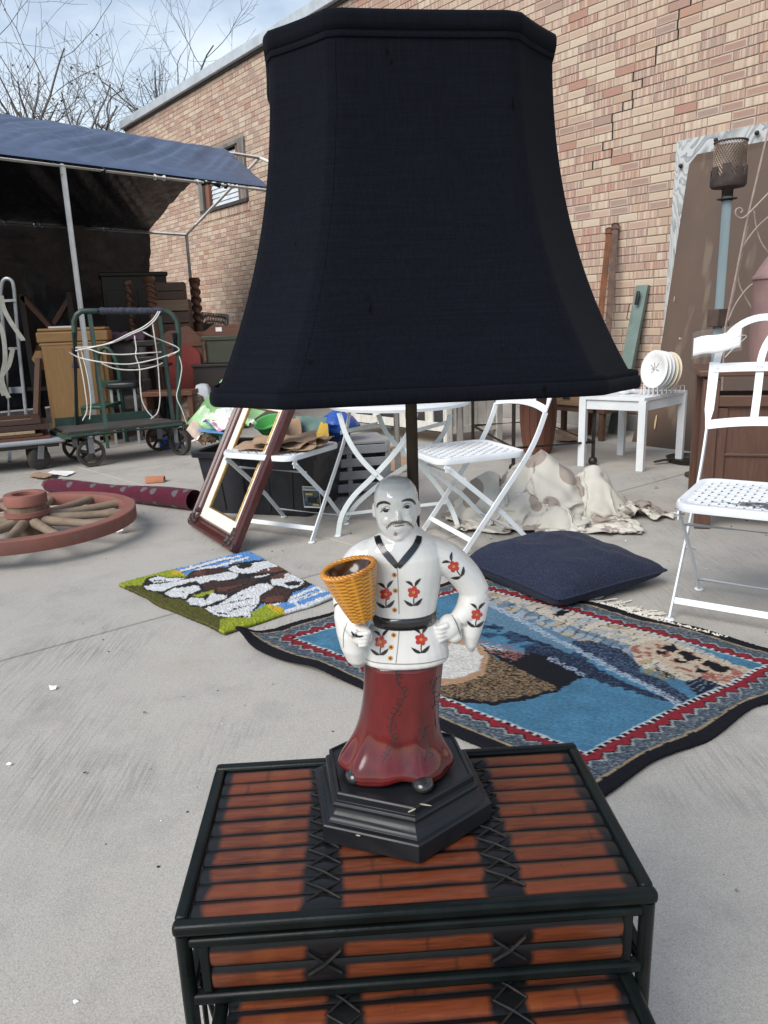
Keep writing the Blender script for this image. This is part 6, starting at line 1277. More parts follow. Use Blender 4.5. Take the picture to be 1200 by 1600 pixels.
SHEET = NT('stained_hardboard'); v = SHEET.co((1, 1, 0.16)); a_ = SHEET.noise(3.5, 5, 0.6, v); c = SHEET.mix(SHEET.ramp(a_, 0.3, 0.7), (0.098, 0.058, 0.036), (0.068, 0.042, 0.029)); c = SHEET.mix(SHEET.ramp(SHEET.noise(1.6, 3, 0.6), 0.5, 0.75, 0, 0.6), c, (0.048, 0.038, 0.036)); c = SHEET.mix(SHEET.ramp(SHEET.noise(6, 2, 0.5, SHEET.co((1.4, 1.4, 0.10))), 0.62, 0.70, 0, 0.4), c, (0.20, 0.15, 0.105)); c = SHEET.mix(SHEET.ramp(SHEET.noise(11, 3, 0.6), 0.745, 0.76), c, (0.46, 0.36, 0.22)); SHEET.bump(a_, 0.2, 0.001); SHEET = SHEET.set(c, 0.65)
A = G(1009, 697); wl = WMB.inverted() @ A; lb = thing('leaning_board', 'tall brown stained board leaning on the wall with a clipped corner', 'board', A)
tl = (-0.635, 2.055); wboard(lb, [A, WP(tl[0], tl[1], 0.075), WP(tl[0] - 0.06, tl[1] + 0.06, 0.072), WP(-2.05, tl[1] + 0.05, 0.072), WP(wl.x - 1.45, 0.0, wl.y)], 0.012, SHEET)
SPL = simple('raw_wood_scar', (0.55, 0.42, 0.25), (0.45, 0.33, 0.2), 30, 0.8)
def scar(px, py, h_):
    r = ray(px, py); P0, P1, P2 = A, WP(tl[0], tl[1], 0.075), WP(wl.x - 1.45, 0.0, wl.y); n_ = (P1 - P0).cross(P2 - P0).normalized(); n_ = n_ if n_.y < 0 else -n_
    k = n_.dot(P0 - Vector((0, 0, EYE))) / n_.dot(r); p = Vector((0, 0, EYE)) + r * k + n_ * 0.0135; u_ = (P1 - P0).normalized(); w_ = n_.cross(u_)
    m = MB(); pts = [p + u_ * h_ * math.cos(q) + w_ * h_ * 0.14 * math.sin(q) * (1.3 if q < 3 else 0.6) for q in [2 * math.pi * i / 10 for i in range(10)]]; m.add(pts + [p + n_ * 0.0008], [(i, (i + 1) % 10, 10) for i in range(10)]); m.build('splinter_scar', SPL, lb, local=False, smooth=None)
scar(1026, 660, 0.058); scar(1055, 468, 0.022); scar(1019, 543, 0.03)
A2 = G(987, 690); sb = thing('short_board', 'short brown board propped behind the tall leaning board', 'board', A2); w2 = WMB.inverted() @ A2; wboard(sb, [A2, WP(w2.x - 0.03, 0.62, 0.32), WP(w2.x - 0.55, 0.62, 0.32), WP(w2.x - 0.5, 0.0, w2.y)], 0.012, SHEET)
RUST = simple('rust', (0.20, 0.075, 0.03), (0.09, 0.04, 0.024), 14, 0.85, 0.2, bump=0.6, bscale=90, dist=0.002, stretch=(1, 1, 0.2)); DRUST = simple('dark_rust', (0.13, 0.075, 0.058), (0.075, 0.045, 0.036), 14, 0.8, 0.2, bump=0.6, bscale=90)
for (bt_, s_, z, mat, label) in ((G(919, 679), 0.078, 1.68, RUST, 'orange rusted pipe leaning on the brick wall, left of the pair'), (G(939, 680), 0.020, 1.71, DRUST, 'dark rusted pipe leaning on the brick wall, right of the pair')):
    o = thing('rusty_pipe', label, 'pipe', bt_, 0, 'rusty pipes leaning on the wall'); top__ = WP(s_, z, 0.035); MB().tube([bt_ + Vector((0, 0, 0.002)), top__], 0.026, 12).build('pipe', mat, o, local=False); d_ = (top__ - bt_).normalized(); MB().tube([top__ - d_ * 0.05, top__ - d_ * 0.006], 0.033, 12).build('collar', DRUST, o, local=False)
GRN = simple('grey_green_paint', (0.155, 0.21, 0.185), (0.115, 0.16, 0.145), 6, 0.55, bump=0.2, dirt=(0.1, 0.07, 0.05), dirt_at=0.72)
gb = WP(-0.13, 0.0, 0.36); go = thing('green_locker_door', 'narrow grey green metal door strip leaning on the brick wall', 'metal strip', gb)
gt0, gt1 = WP(-0.205, 1.205, 0.04), WP(-0.315, 1.205, 0.04); gb0, gb1 = WP(-0.15, 0.0, 0.28), WP(-0.26, 0.0, 0.28)
wboard(go, [gb0, gt0, gt1, gb1], 0.035, GRN, 'panel'); nn = (gt1 - gt0).cross(gb0 - gt0).normalized(); nn = nn if nn.y < 0 else -nn
hh = gt0.lerp(gt1, 0.55).lerp(gb0.lerp(gb1, 0.55), 0.09) + nn * 0.036; up_ = (gt0 - gb0).normalized(); m = MB(); m.bar(hh - up_ * 0.055, hh + up_ * 0.055, 0.032, 0.016, nn); m.build('handle', IRON, go, local=False, bev=0.006)
hh2 = gt0.lerp(gb0, 0.17).lerp(gt1.lerp(gb1, 0.17), 0.12) + nn * 0.038; m = MB(); m.tube([hh2 + up_ * 0.05, hh2 + up_ * 0.05 + nn * 0.02, hh2 - up_ * 0.07 + nn * 0.02, hh2 - up_ * 0.07], 0.004, 6); m.build('wire_latch', IRON, go, local=False)
# post heater: perforated can on a blue grey pole
hp = D(1128, 420, 4.55); hb = Vector((hp.x, hp.y, 0)); ht = thing('post_lamp', 'rusty mesh lantern on a tall blue grey pole before the boards', 'lamp post', hb)
zz = lambda y, x=1135: D(x, y, 4.55).z
BLUEP = simple('blue_grey_pole', (0.24, 0.31, 0.335), (0.18, 0.235, 0.255), 7, 0.55, stretch=(1, 1, 0.2), dirt=(0.13, 0.08, 0.05), dirt_at=0.69); RUSTD = simple('burnt_rust', (0.065, 0.045, 0.040), (0.035, 0.026, 0.024), 20, 0.85, bump=0.7, bscale=120, dist=0.003)
ztop, zmid, zbot = zz(222), zz(268), zz(293)
MB().tube([(0, 0, 0.0), (0, 0, zbot - 0.05)], 0.026, 16).build('pole', BLUEP, ht); MB().lathe([(0.13, 0), (0.13, 0.012), (0.04, 0.03), (0.03, 0.05)], 24).build('foot_plate', RUSTD, ht)
MB().tube([(0, 0, zbot - 0.07), (0, 0, zbot)], 0.031, 16).build('socket', RUSTD, ht); MB().lathe([(0.028, 0.0), (0.055, 0.002), (0.055, 0.006), (0.028, 0.010)], 24, (0, 0, zz(312))).build('flange', RUSTD, ht)
MB().box((0, 0, (zz(482) + zz(510)) / 2), (0.105, 0.075, 0.10), Matrix.Rotation(0.5, 3, 'Z')).build('clamp_block', simple('rusty_clamp', (0.085, 0.055, 0.042), (0.05, 0.034, 0.028), 12, 0.8), ht, bev=0.004)
cup = MB().lathe([(0.02, zbot - 0.004), (0.088, zbot), (0.096, zbot + 0.012), (0.096, zbot + 0.055), (0.092, zbot + 0.056), (0.092, zbot + 0.02), (0.02, zbot + 0.01)], 32, caps=False).build('cup', RUSTD, ht)
for k in range(8):
    a = 2 * math.pi * k / 8; a1 = a + 0.50; ring_ = lambda z, r: [Vector((r * math.cos(q), r * math.sin(q), z)) for q in (a, (a + a1) / 2, a1)]
    m = MB(); V_ = ring_(zbot + 0.053, 0.0965) + ring_(zmid + 0.012 + 0.01 * (k % 3), 0.0955) + ring_(zbot + 0.053, 0.0925) + ring_(zmid + 0.012 + 0.01 * (k % 3), 0.0915); m.add(V_, [(0, 1, 4, 3), (1, 2, 5, 4), (6, 9, 10, 7), (7, 10, 11, 8), (0, 3, 9, 6), (2, 8, 11, 5), (3, 4, 10, 9), (4, 5, 11, 10)]); m.build('cup_rib', RUSTD, cup)
MESHM = simple('rusty_mesh', (0.30, 0.245, 0.20), (0.19, 0.13, 0.095), 14, 0.6, 0.4, bump=0.2); ms = MB(); NC, NR_ = 34, 20; rm = 0.084; z0_, z1_ = zbot + 0.02, ztop - 0.006
for k in range(NC):
    for s_ in (-1, 1): ms.tube([(rm * math.cos(2 * math.pi * (k + s_ * 9 * q / 16) / NC), rm * math.sin(2 * math.pi * (k + s_ * 9 * q / 16) / NC), z0_ + (z1_ - z0_) * q / 16) for q in range(17)], 0.0024, 3)
ms.build('mesh_cage', MESHM, ht, kind='stuff'); MB().lathe([(0.070, z0_), (0.070, z1_ - 0.01), (0.001, z1_ - 0.005)], 24, caps=False).build('burner', simple('ash_core', (0.16, 0.125, 0.105), (0.24, 0.2, 0.17), 30, 0.9), ht)
MB().tube([(0.085 * math.cos(2 * math.pi * k / 40), 0.085 * math.sin(2 * math.pi * k / 40), ztop) for k in range(40)], 0.006, 6, closed=True).build('cage_ring', RUSTD, ht)
# scrolled wire trellis
VINE = simple('pinkish_wire', (0.34, 0.26, 0.225), (0.25, 0.185, 0.16), 20, 0.7); YV = 4.2; base_v = D(1133, 512, YV); tv = thing('wire_trellis', 'pinkish scrolled wire trellis standing behind the folding chair at right', 'trellis', (base_v.x, base_v.y, 0))
def vw(pts, r, Ys=None, closed_=False):
    P_ = [D(x, y, YV + (Ys[i] if Ys else 0)) for i, (x, y) in enumerate(pts)]; return MB().tube(bez(P_, 8), r, 6).build('rod', VINE, tv, local=False)
g0 = Vector((base_v.x + 0.02, base_v.y, 0)); MB().tube([g0, base_v, *bez([D(1133, 512, YV), D(1150, 430, YV), D(1166, 350, YV), D(1180, 290, YV), D(1197, 218, YV), D(1204, 190, YV)], 5)[1:]], 0.0052, 6).build('rod', VINE, tv, local=False)
vw([(1136, 512), (1153, 428), (1169, 352)], 0.004, [0.02, 0.02, 0.02]); vw([(1212, 290), (1185, 318), (1166, 337), (1157, 341), (1150, 336), (1150, 328), (1156, 325), (1160, 329), (1157, 333)], 0.0048, [-0.02] * 9); vw([(1178, 326), (1181, 352), (1189, 378), (1204, 400)], 0.0042, [0.03] * 4); vw([(1206, 334), (1182, 356), (1162, 384), (1153, 412), (1154, 440), (1164, 464), (1182, 494)], 0.0042, [0.01] * 7); vw([(1190, 434), (1168, 450), (1150, 474), (1138, 500)], 0.0042, [-0.01] * 4)
# ---------------------------------------------------------------- black tub and what sticks out of it
TUBM = simple('black_plastic', (0.012, 0.013, 0.017), (0.020, 0.021, 0.026), 8, 0.42, bump=0.1)
q0, q1 = G(330, 801), G(482, 808); tx = (q1 - q0); TL = 0.60; ta = math.atan2(tx.y, tx.x)
tub = thing('storage_tub', 'black plastic tub full of wrapping and card behind the white chair', 'tub', q0 + tx * 0.5 + Vector((-math.sin(ta), math.cos(ta), 0)) * 0.22, ta)
def rrect(hx, hy, r, z, n=5): return [Vector((sx_ * (hx - r) + r * math.cos(math.radians(a0 + 90 * k / n)), sy_ * (hy - r) + r * math.sin(math.radians(a0 + 90 * k / n)), z)) for (sx_, sy_, a0) in ((1, 1, 0), (-1, 1, 90), (-1, -1, 180), (1, -1, 270)) for k in range(n + 1)]
TZ = 0.345; hx, hy = TL / 2, 0.215
MB().loft([rrect(hx, hy, .03, 0.0), rrect(hx + 0.022, hy + 0.016, .03, TZ * 0.5), rrect(hx + 0.04, hy + 0.03, .03, TZ - 0.03), rrect(hx + 0.034, hy + 0.024, .03, TZ - 0.03), rrect(hx + 0.016, hy + 0.010, .03, TZ * 0.5), rrect(hx - 0.006, hy - 0.006, .03, 0.008)]).build('body', TUBM, tub, smooth=50)
MB().loft([rrect(hx + 0.040, hy + 0.030, .03, TZ - 0.032), rrect(hx + 0.065, hy + 0.052, .035, TZ - 0.030), rrect(hx + 0.068, hy + 0.055, .035, TZ - 0.004), rrect(hx + 0.060, hy + 0.048, .035, TZ), rrect(hx + 0.034, hy + 0.024, .03, TZ - 0.002), rrect(hx + 0.034, hy + 0.024, .03, TZ - 0.032)], caps=False).build('rim', TUBM, tub, smooth=40)
for x in (-0.2, -0.07, 0.07, 0.2): MB().bar((x, -hy - 0.004, 0.02), (x * 1.1, -hy - 0.030, TZ - 0.035), 0.016, 0.010, (0, -1, 0)).build('rib', TUBM, tub, bev=0.003)
lab = thing('tub_sticker', 'printed product sticker on the front of the black tub', 'sticker', G(488, 800), ta); 
sf = lambda z: -0.004 - 0.032 * (z / TZ)
inv = WM[tub.name].inverted(); lp = inv @ D(488, 776, 3.86); lx_, zl = lp.x, 0.095
WM_l = WM[tub.name] @ Matrix.Translation((lx_, -hy - 0.020, 0.06)) @ Matrix.Rotation(math.radians(5.2), 4, 'X'); lab.matrix_world = WM_l; WM[lab.name] = WM_l
MB().box((0, 0, 0.055), (0.095, 0.002, 0.118)).build('label_paper', simple('label_white', (0.70, 0.70, 0.68), None, 10, 0.5), lab)
m = MB(); m.box((0, -0.002, 0.048), (0.090, 0.0015, 0.086)); m.build('label_picture', simple('label_dark', (0.025, 0.035, 0.06), (0.07, 0.09, 0.10), 30, 0.5, lo=0.45, hi=0.55), lab)
MB().box((0.004, -0.0035, 0.040), (0.052, 0.0015, 0.030)).build('label_tub_print', simple('label_black', (0.01, 0.01, 0.012), None), lab); MB().box((-0.012, -0.0035, 0.072), (0.040, 0.0015, 0.010)).build('label_yellow_print', simple('label_yellow', (0.5, 0.40, 0.10), None), lab); MB().box((0.022, -0.0035, 0.014), (0.036, 0.0015, 0.008)).build('label_yellow_print', MATS['label_yellow'], lab)
def text_mesh(body, size):
    cu_ = bpy.data.curves.new('lettering', 'FONT'); cu_.body = body; cu_.size = size; cu_.align_x = 'CENTER'; cu_.extrude = 0.0006; to = bpy.data.objects.new('lettering', cu_); COL.objects.link(to)
    dg = bpy.context.evaluated_depsgraph_get(); me = bpy.data.meshes.new_from_object(to.evaluated_get(dg)); bpy.data.objects.remove(to, do_unlink=True); return me
tm = text_mesh('COMMANDER', 0.0165); tm.transform(Matrix.Translation((0, -0.0035, 0.0985)) @ Matrix.Rotation(math.radians(90), 4, 'X')); place('lettering', tm, simple('label_ink', (0.03, 0.03, 0.04), None), lab)
def crumple(name, label, cat, mat, corners, n=16, wob=0.02, seed=1, thick=0.002, freq=3.0, group=None):
    return sheet(name, label, cat, mat, corners, n, thick, wob, seed, group)
def DD_(x, y, Y): return D(x, y, Y)
LGREEN = simple('light_green_card', (0.36, 0.62, 0.28), (0.31, 0.55, 0.25), 4, 0.6); BLUEC = simple('blue_card', (0.12, 0.28, 0.58), (0.10, 0.24, 0.5), 4, 0.55); TEAL = simple('teal_card', (0.03, 0.26, 0.21), (0.025, 0.21, 0.18), 5, 0.6); PINKC = simple('pink_cream_card', (0.66, 0.50, 0.40), (0.58, 0.43, 0.35), 5, 0.7)
FLOR = NT('floral_plastic'); vo = FLOR.n('ShaderNodeTexVoronoi'); vo.inputs['Scale'].default_value = 16; FLOR.l(FLOR.co(), vo.inputs['Vector']); c = FLOR.mix(FLOR.ramp(vo.outputs['Distance'], 0.34, 0.28), (0.70, 0.72, 0.68), (0.62, 0.25, 0.38)); c = FLOR.mix(FLOR.ramp(FLOR.noise(9, 3, 0.5), 0.56, 0.6), c, (0.35, 0.55, 0.28)); FLOR = FLOR.set(c, 0.35)
crumple('card_sheet', 'large pale green card standing in the tub, rising behind the lamp shade', 'card', LGREEN, [DD_(292, 662, 4.25), DD_(345, 690, 4.25), DD_(420, 640, 4.45), DD_(348, 592, 4.35)], 14, 0.03, 2)
crumple('card_sheet', 'flat blue card lying across the top of the tub', 'card', BLUEC, [DD_(309, 675, 4.10), DD_(372, 680, 4.02), DD_(376, 672, 4.3), DD_(312, 668, 4.3)], 8, 0.006, 3)
crumple('card_sheet', 'folded teal card standing upright inside the tub', 'card', TEAL, [DD_(343, 720, 4.10), DD_(362, 720, 4.08), DD_(364, 678, 4.10), DD_(343, 678, 4.12)], 8, 0.01, 4)
crumple('card_sheet', 'cream card leaning out over the left rim of the tub', 'card', PINKC, [DD_(291, 672, 4.15), DD_(309, 692, 4.05), DD_(323, 676, 4.2), DD_(302, 656, 4.25)], 8, 0.008, 5)
crumple('plastic_wrap', 'crumpled white plastic with pink flowers in the tub', 'wrapping', FLOR, [DD_(312, 660, 4.2), DD_(362, 682, 4.08), DD_(402, 668, 4.1), DD_(372, 640, 4.3)], 26, 0.07, 6)
crumple('plastic_wrap', 'crumpled pale green plastic beside the flowered wrapping', 'wrapping', simple('pale_green_plastic', (0.60, 0.74, 0.52), (0.5, 0.68, 0.45), 6, 0.3), [DD_(308, 652, 4.28), DD_(350, 672, 4.2), DD_(380, 648, 4.35), DD_(350, 632, 4.4)], 24, 0.06, 11)
crumple('paper_wad', 'crushed brown paper stuffed at the left of the tub', 'paper', simple('brown_paper', (0.42, 0.29, 0.17), (0.33, 0.22, 0.13), 6, 0.8), [DD_(312, 694, 4.2), DD_(342, 696, 4.15), DD_(350, 680, 4.3), DD_(316, 680, 4.3)], 20, 0.05, 7)
crumple('paper_scrap', 'torn white paper scrap on the tub rim', 'paper', PAPER, [DD_(299, 690, 4.1), DD_(310, 688, 4.05), DD_(318, 677, 4.08), DD_(314, 680, 4.15)], 6, 0.01, 8)
MB().lathe([(0.06, 0.0), (0.080, 0.05), (0.086, 0.052), (0.086, 0.058), (0.076, 0.056), (0.057, 0.006), (0.001, 0.005)], 28, caps=False).build('plastic_bowl', simple('bright_green_plastic', (0.09, 0.38, 0.10), (0.07, 0.30, 0.08), 5, 0.35), None, label='bright green plastic bowl tipped among the tub contents', cat='bowl').location = D(424, 672, 4.22)
bpy.data.objects['plastic_bowl'].rotation_euler = (0.35, -0.2, 0)
crumple('card_sheet', 'dark teal folded carton behind the chair seat', 'card', simple('grey_teal_card', (0.13, 0.22, 0.20), (0.1, 0.17, 0.16), 5, 0.7), [DD_(468, 690, 4.3), DD_(505, 690, 4.25), DD_(512, 652, 4.3), DD_(462, 650, 4.35)], 8, 0.015, 9)
crumple('card_sheet', 'open brown carton flap standing in the tub', 'card', KRAFT, [DD_(440, 692, 4.25), DD_(474, 692, 4.2), DD_(470, 654, 4.3), DD_(444, 656, 4.35)], 8, 0.012, 10)
crumple('envelope', 'yellow padded envelope on top of the tub, right end', 'envelope', simple('yellow_paper', (0.66, 0.42, 0.05), (0.58, 0.36, 0.05), 6, 0.5), [DD_(490, 690, 4.12), DD_(514, 688, 4.1), DD_(513, 664, 4.2), DD_(502, 660, 4.25)], 8, 0.015, 12)
bag = MB(); bc_ = D(528, 664, 4.45); NB = 22
bag.loft([[bc_ + Vector((0.115 * math.sin(math.pi * (i + 0.4) / 12.8) * (1 + 0.28 * nz(math.cos(a) * 2, math.sin(a) * 2, i * 0.45)) * math.cos(a), 0.10 * math.sin(math.pi * (i + 0.4) / 12.8) * (1 + 0.28 * nz(math.cos(a) * 2, math.sin(a) * 2, i * 0.45 + 5)) * math.sin(a), -0.095 + 0.19 * i / 12)) for a in [2 * math.pi * k / NB for k in range(NB)]] for i in range(13)])
bg_o = bag.build('plastic_bag', simple('royal_blue_plastic', (0.02, 0.08, 0.36), (0.03, 0.10, 0.42), 8, 0.25, bump=0.8, bscale=30, dist=0.01), None, label='scrunched royal blue plastic bag behind the bistro table', cat='bag', smooth=60); rebase(bg_o, bc_ - Vector((0, 0, 0.095)))
bcard = thing('grey_crate', 'low grey slatted plastic crate under the blue bag', 'crate', (bc_.x + 0.03, bc_.y + 0.05, 0), 0.2); 
for k in range(4): MB().box((0, -0.17, 0.05 + 0.075 * k), (0.46, 0.012, 0.05)).build('slat', simple('grey_plastic', (0.30, 0.31, 0.32), None, 6, 0.5), bcard, bev=0.003)
for x in (-0.23, 0.0, 0.23): MB().box((x, -0.162, 0.16), (0.03, 0.02, 0.32)).build('upright', MATS['grey_plastic'], bcard, bev=0.003)
for x in (-0.23, 0.23): MB().box((x, 0.0, 0.16), (0.012, 0.34, 0.32)).build('side', MATS['grey_plastic'], bcard, bev=0.003)
MB().box((0, 0.165, 0.16), (0.46, 0.012, 0.32)).build('back', MATS['grey_plastic'], bcard); MB().box((0, 0, 0.312), (0.46, 0.34, 0.012)).build('lid', MATS['grey_plastic'], bcard)
# flattened cardboard on the left chair
for k, (lbl_, a, w_, d_, dz) in enumerate((('lowest sheet of torn cardboard on the chair seat', 0.10, 0.40, 0.30, 0.0), ('middle sheet of torn cardboard on the chair seat', -0.25, 0.36, 0.26, 0.012), ('uppermost crumpled cardboard sheet on the chair seat', 0.5, 0.30, 0.24, 0.026))):
    cpt = chair_pt(CH_L, 0.03, 0.11, SZ + 0.006 + dz); A_ = CH_L.rotation_euler[2] + a; ex_, ey_ = Vector((math.cos(A_), math.sin(A_), 0)), Vector((-math.sin(A_), math.cos(A_), 0))
    sheet('cardboard_sheet', lbl_, 'cardboard', KRAFT, [cpt - ex_ * w_ / 2 - ey_ * d_ / 2, cpt + ex_ * w_ / 2 - ey_ * d_ * 0.42, cpt + ex_ * w_ * 0.45 + ey_ * d_ / 2 + Vector((0, 0, 0.02)), cpt - ex_ * w_ * 0.55 + ey_ * d_ * 0.4], 12, 0.004, 0.022, 20 + k)

# ---------------------------------------------------------------- empty picture frame
f0, f1 = G(303, 822), G(372, 866); fd = (f1 - f0).normalized(); fb_ = Vector((-fd.y, fd.x, 0)); FW = (f1 - f0).length; lean = math.atan2(0.575, 0.305); FH = 0.80
fu = fb_ * math.cos(lean) + Vector((0, 0, math.sin(lean))); fn = fd.cross(fu).normalized(); fn = fn if fn.y < 0 else -fn
pf = thing('empty_picture', 'empty mahogany picture frame with cream mount leaning on the chair', 'picture frame', (f0 + f1) / 2)
MAHOG = wood('mahogany', (0.085, 0.018, 0.014), (0.04, 0.010, 0.009), 2, 0.28, 5, coat=0.3); CARVE = simple('carved_dark', (0.022, 0.012, 0.012), (0.05, 0.028, 0.026), 40, 0.4, bump=1.0, bscale=60, dist=0.006); LINER = simple('cream_liner', (0.72, 0.68, 0.58), (0.66, 0.62, 0.53), 8, 0.7); GILT = simple('gilt', (0.36, 0.22, 0.06), (0.24, 0.145, 0.04), 40, 0.45, 0.6)
def FP(a, b, c_=0.0): return f0 + fd * a + fu * b + fn * c_
def mould(name, mat, inset, prof_):
    def side(k):
        cs = [(0, 0), (FW, 0), (FW, FH), (0, FH)]; sg = [(1, 1), (-1, 1), (-1, -1), (1, -1)]; a, b = k, (k + 1) % 4
        rings = []
        for q in (a, b): rings.append([FP(cs[q][0] + sg[q][0] * (inset + w_), cs[q][1] + sg[q][1] * (inset + w_), h_) for w_, h_ in prof_])
        MB().loft(rings).build(name, mat, pf, local=False, smooth=30)
    for k in range(4): side(k)
mould('frame_rail', MAHOG, 0.0, [(0.0, 0.0), (0.0, 0.030), (0.006, 0.040), (0.018, 0.042), (0.028, 0.034), (0.040, 0.030), (0.052, 0.036), (0.060, 0.030), (0.066, 0.016), (0.066, 0.0)])
mould('liner', LINER, 0.0665, [(0.0, 0.002), (0.0, 0.016), (0.058, 0.010), (0.058, 0.002)]); mould('gilt_slip', GILT, 0.125, [(0.0, 0.002), (0.0, 0.012), (0.004, 0.015), (0.007, 0.010), (0.007, 0.002)])
for cx_, cy_ in ((0, 0), (1, 0), (0, 1), (1, 1)):
    m = MB(); rg = random.Random(cx_ * 2 + cy_)
    for k in range(16):
        a, b = rg.uniform(0.006, 0.10), rg.uniform(0.006, 0.06)
        if rg.random() < 0.5: a, b = b, a
        if a > 0.062 and b > 0.062: continue
        ball(m, FP(FW - a if cx_ else a, FH - b if cy_ else b, 0.036), rg.uniform(0.009, 0.015), 8)
    me_ = fuse(m, 0.004, 2); me_.transform(WM[pf.name].inverted()); place('carved_corner', me_, CARVE, pf)

# ---------------------------------------------------------------- wagon wheel, rolled rug
RIMR = simple('worn_red_paint', (0.24, 0.088, 0.066), (0.175, 0.072, 0.058), 6, 0.75, bump=0.4, dirt=(0.16, 0.12, 0.10), dirt_at=0.64); SPOKE = simple('old_spoke_wood', (0.25, 0.185, 0.13), (0.16, 0.115, 0.08), 8, 0.9, stretch=(1, 1, 1), bump=0.6, bscale=50, dist=0.004); HUBW = simple('hub_wood', (0.22, 0.15, 0.10), (0.13, 0.085, 0.055), 10, 0.9, stretch=(3, 3, 0.25), bump=0.7, bscale=40, dist=0.004)
wc_ = Vector((-1.745, 3.60, 0)); wh = thing('wagon_wheel', 'old wooden wagon wheel with red rim lying flat on its hub', 'wheel', wc_); WR = 0.505; wz = 0.105
MB().loft([[Vector((r * math.cos(a), r * math.sin(a), z)) for a in [2 * math.pi * k / 96 for k in range(96)]] for r, z in ((WR - 0.06, wz - 0.03), (WR - 0.003, wz - 0.032), (WR, wz - 0.028), (WR, wz + 0.028), (WR - 0.004, wz + 0.032), (WR - 0.06, wz + 0.030), (WR - 0.063, wz + 0.026), (WR - 0.063, wz - 0.026), (WR - 0.06, wz - 0.03))], caps=False).build('rim', RIMR, wh, smooth=40)
for k in range(12):
    a = 2 * math.pi * (k + 0.35) / 12; d_ = Vector((math.cos(a), math.sin(a), 0)); s2 = Vector((-d_.y, d_.x, 0)); rings = []
    for r, w_, h_ in ((0.085, 0.027, 0.026), (0.14, 0.026, 0.024), (0.22, 0.023, 0.020), (0.33, 0.022, 0.019), (0.445, 0.026, 0.021)):
        rings.append([wc_ + d_ * r + s2 * (w_ * math.cos(q)) + Vector((0, 0, wz + 0.004 + h_ * math.sin(q))) for q in [2 * math.pi * j / 10 for j in range(10)]])
    MB().loft(rings).build('spoke', SPOKE, wh, local=False, smooth=60)
MB().lathe([(0.075, 0.0), (0.098, 0.004), (0.100, 0.055), (0.095, 0.062), (0.095, 0.15), (0.090, 0.155), (0.088, 0.205)], 40).build('hub', HUBW, wh)
MB().lathe([(0.088, 0.190), (0.098, 0.192), (0.098, 0.236), (0.094, 0.242), (0.062, 0.242), (0.058, 0.238), (0.058, 0.18), (0.001, 0.18)], 40, caps=False).build('hub_band', RIMR, wh); MB().lathe([(0.092, 0.137), (0.104, 0.138), (0.104, 0.160), (0.092, 0.161)], 40, caps=False).build('hub_band', RIMR, wh); MB().lathe([(0.09, 0.001), (0.112, 0.002), (0.112, 0.046), (0.09, 0.047)], 40, caps=False).build('hub_band', RIMR, wh)
tgp = D(186, 820, 3.68); wt_ = thing('paper_tag', 'small white paper tag hanging from the wagon wheel rim', 'tag', (tgp.x, tgp.y, 0.0)); MB().add([(-0.022, 0, 0.052), (0.018, -0.004, 0.062), (0.022, -0.012, 0.020), (-0.014, -0.010, 0.008)], [(0, 1, 2, 3)]).build('card', PAPER, wt_, smooth=None); MB().tube([(0.0, 0, 0.056), (0.01, 0.004, 0.085)], 0.001, 4).build('string', MATS['white_string'], wt_)
t = NT('burgundy_carpet'); vo = t.n('ShaderNodeTexVoronoi'); vo.inputs['Scale'].default_value = 13; vo.inputs['Randomness'].default_value = 0.5; t.l(t.co((1.0, 1, 1)), vo.inputs['Vector']); lf_ = t.ramp(t.math('ADD', vo.outputs['Distance'], t.math('MULTIPLY', t.noise(45, 3, 0.6), 0.30)), 0.47, 0.43)
c = t.mix(t.ramp(t.noise(20, 4, 0.6), 0.3, 0.7), (0.095, 0.014, 0.030), (0.065, 0.010, 0.022)); c = t.mix(t.math('MULTIPLY', lf_, 0.8), c, (0.10, 0.115, 0.115)); t.bump(t.noise(400, 3, 0.6), 0.6, 0.003); BURG = t.set(c, 0.95, sheen=0.1, spec=0.1)
r0, r1 = G(322, 793), G(150, 772); rv = (r1 - r0).normalized(); r0 = r0 + rv * 0.02; r1 = r0 + rv * 1.25; rr_ = thing('rolled_rug', 'rolled burgundy rug with grey leaf pattern lying behind the wagon wheel', 'rug', (r0 + r1) / 2)
m = MB(); nn_ = Vector((-rv.y, rv.x, 0)); rings = []
for f in np.linspace(0, 1, 24):
    c_ = r0.lerp(r1, f) + nn_ * 0.065; rad = 0.060 - 0.016 * f + 0.003 * math.sin(f * 9); rings.append([c_ + nn_ * (rad * 1.08 * math.cos(a)) + Vector((0, 0, max(0.001, rad * 0.95 + rad * 0.95 * math.sin(a)))) for a in [2 * math.pi * k / 32 for k in range(32)]])
m.loft(rings, caps=False).build('roll', BURG, rr_, local=False, smooth=180)
m = MB(); pts = []
for e, c0 in ((0, r0), (1, r1)):
    m = MB(); c_ = c0 + nn_ * 0.065; rad = 0.056 if e == 0 else 0.041; m.flat([c_ + nn_ * (rad * (1 - k / 60) * math.cos(k * 0.42)) + Vector((0, 0, 0.057 if e == 0 else 0.042)) + Vector((0, 0, rad * 0.92 * (1 - k / 60) * math.sin(k * 0.42))) for k in range(54)], 0.012, 0.05, rv)
m.build('spiral_end', simple('carpet_back', (0.12, 0.06, 0.05), (0.08, 0.04, 0.04), 30, 0.95), rr_, local=False, smooth=None)

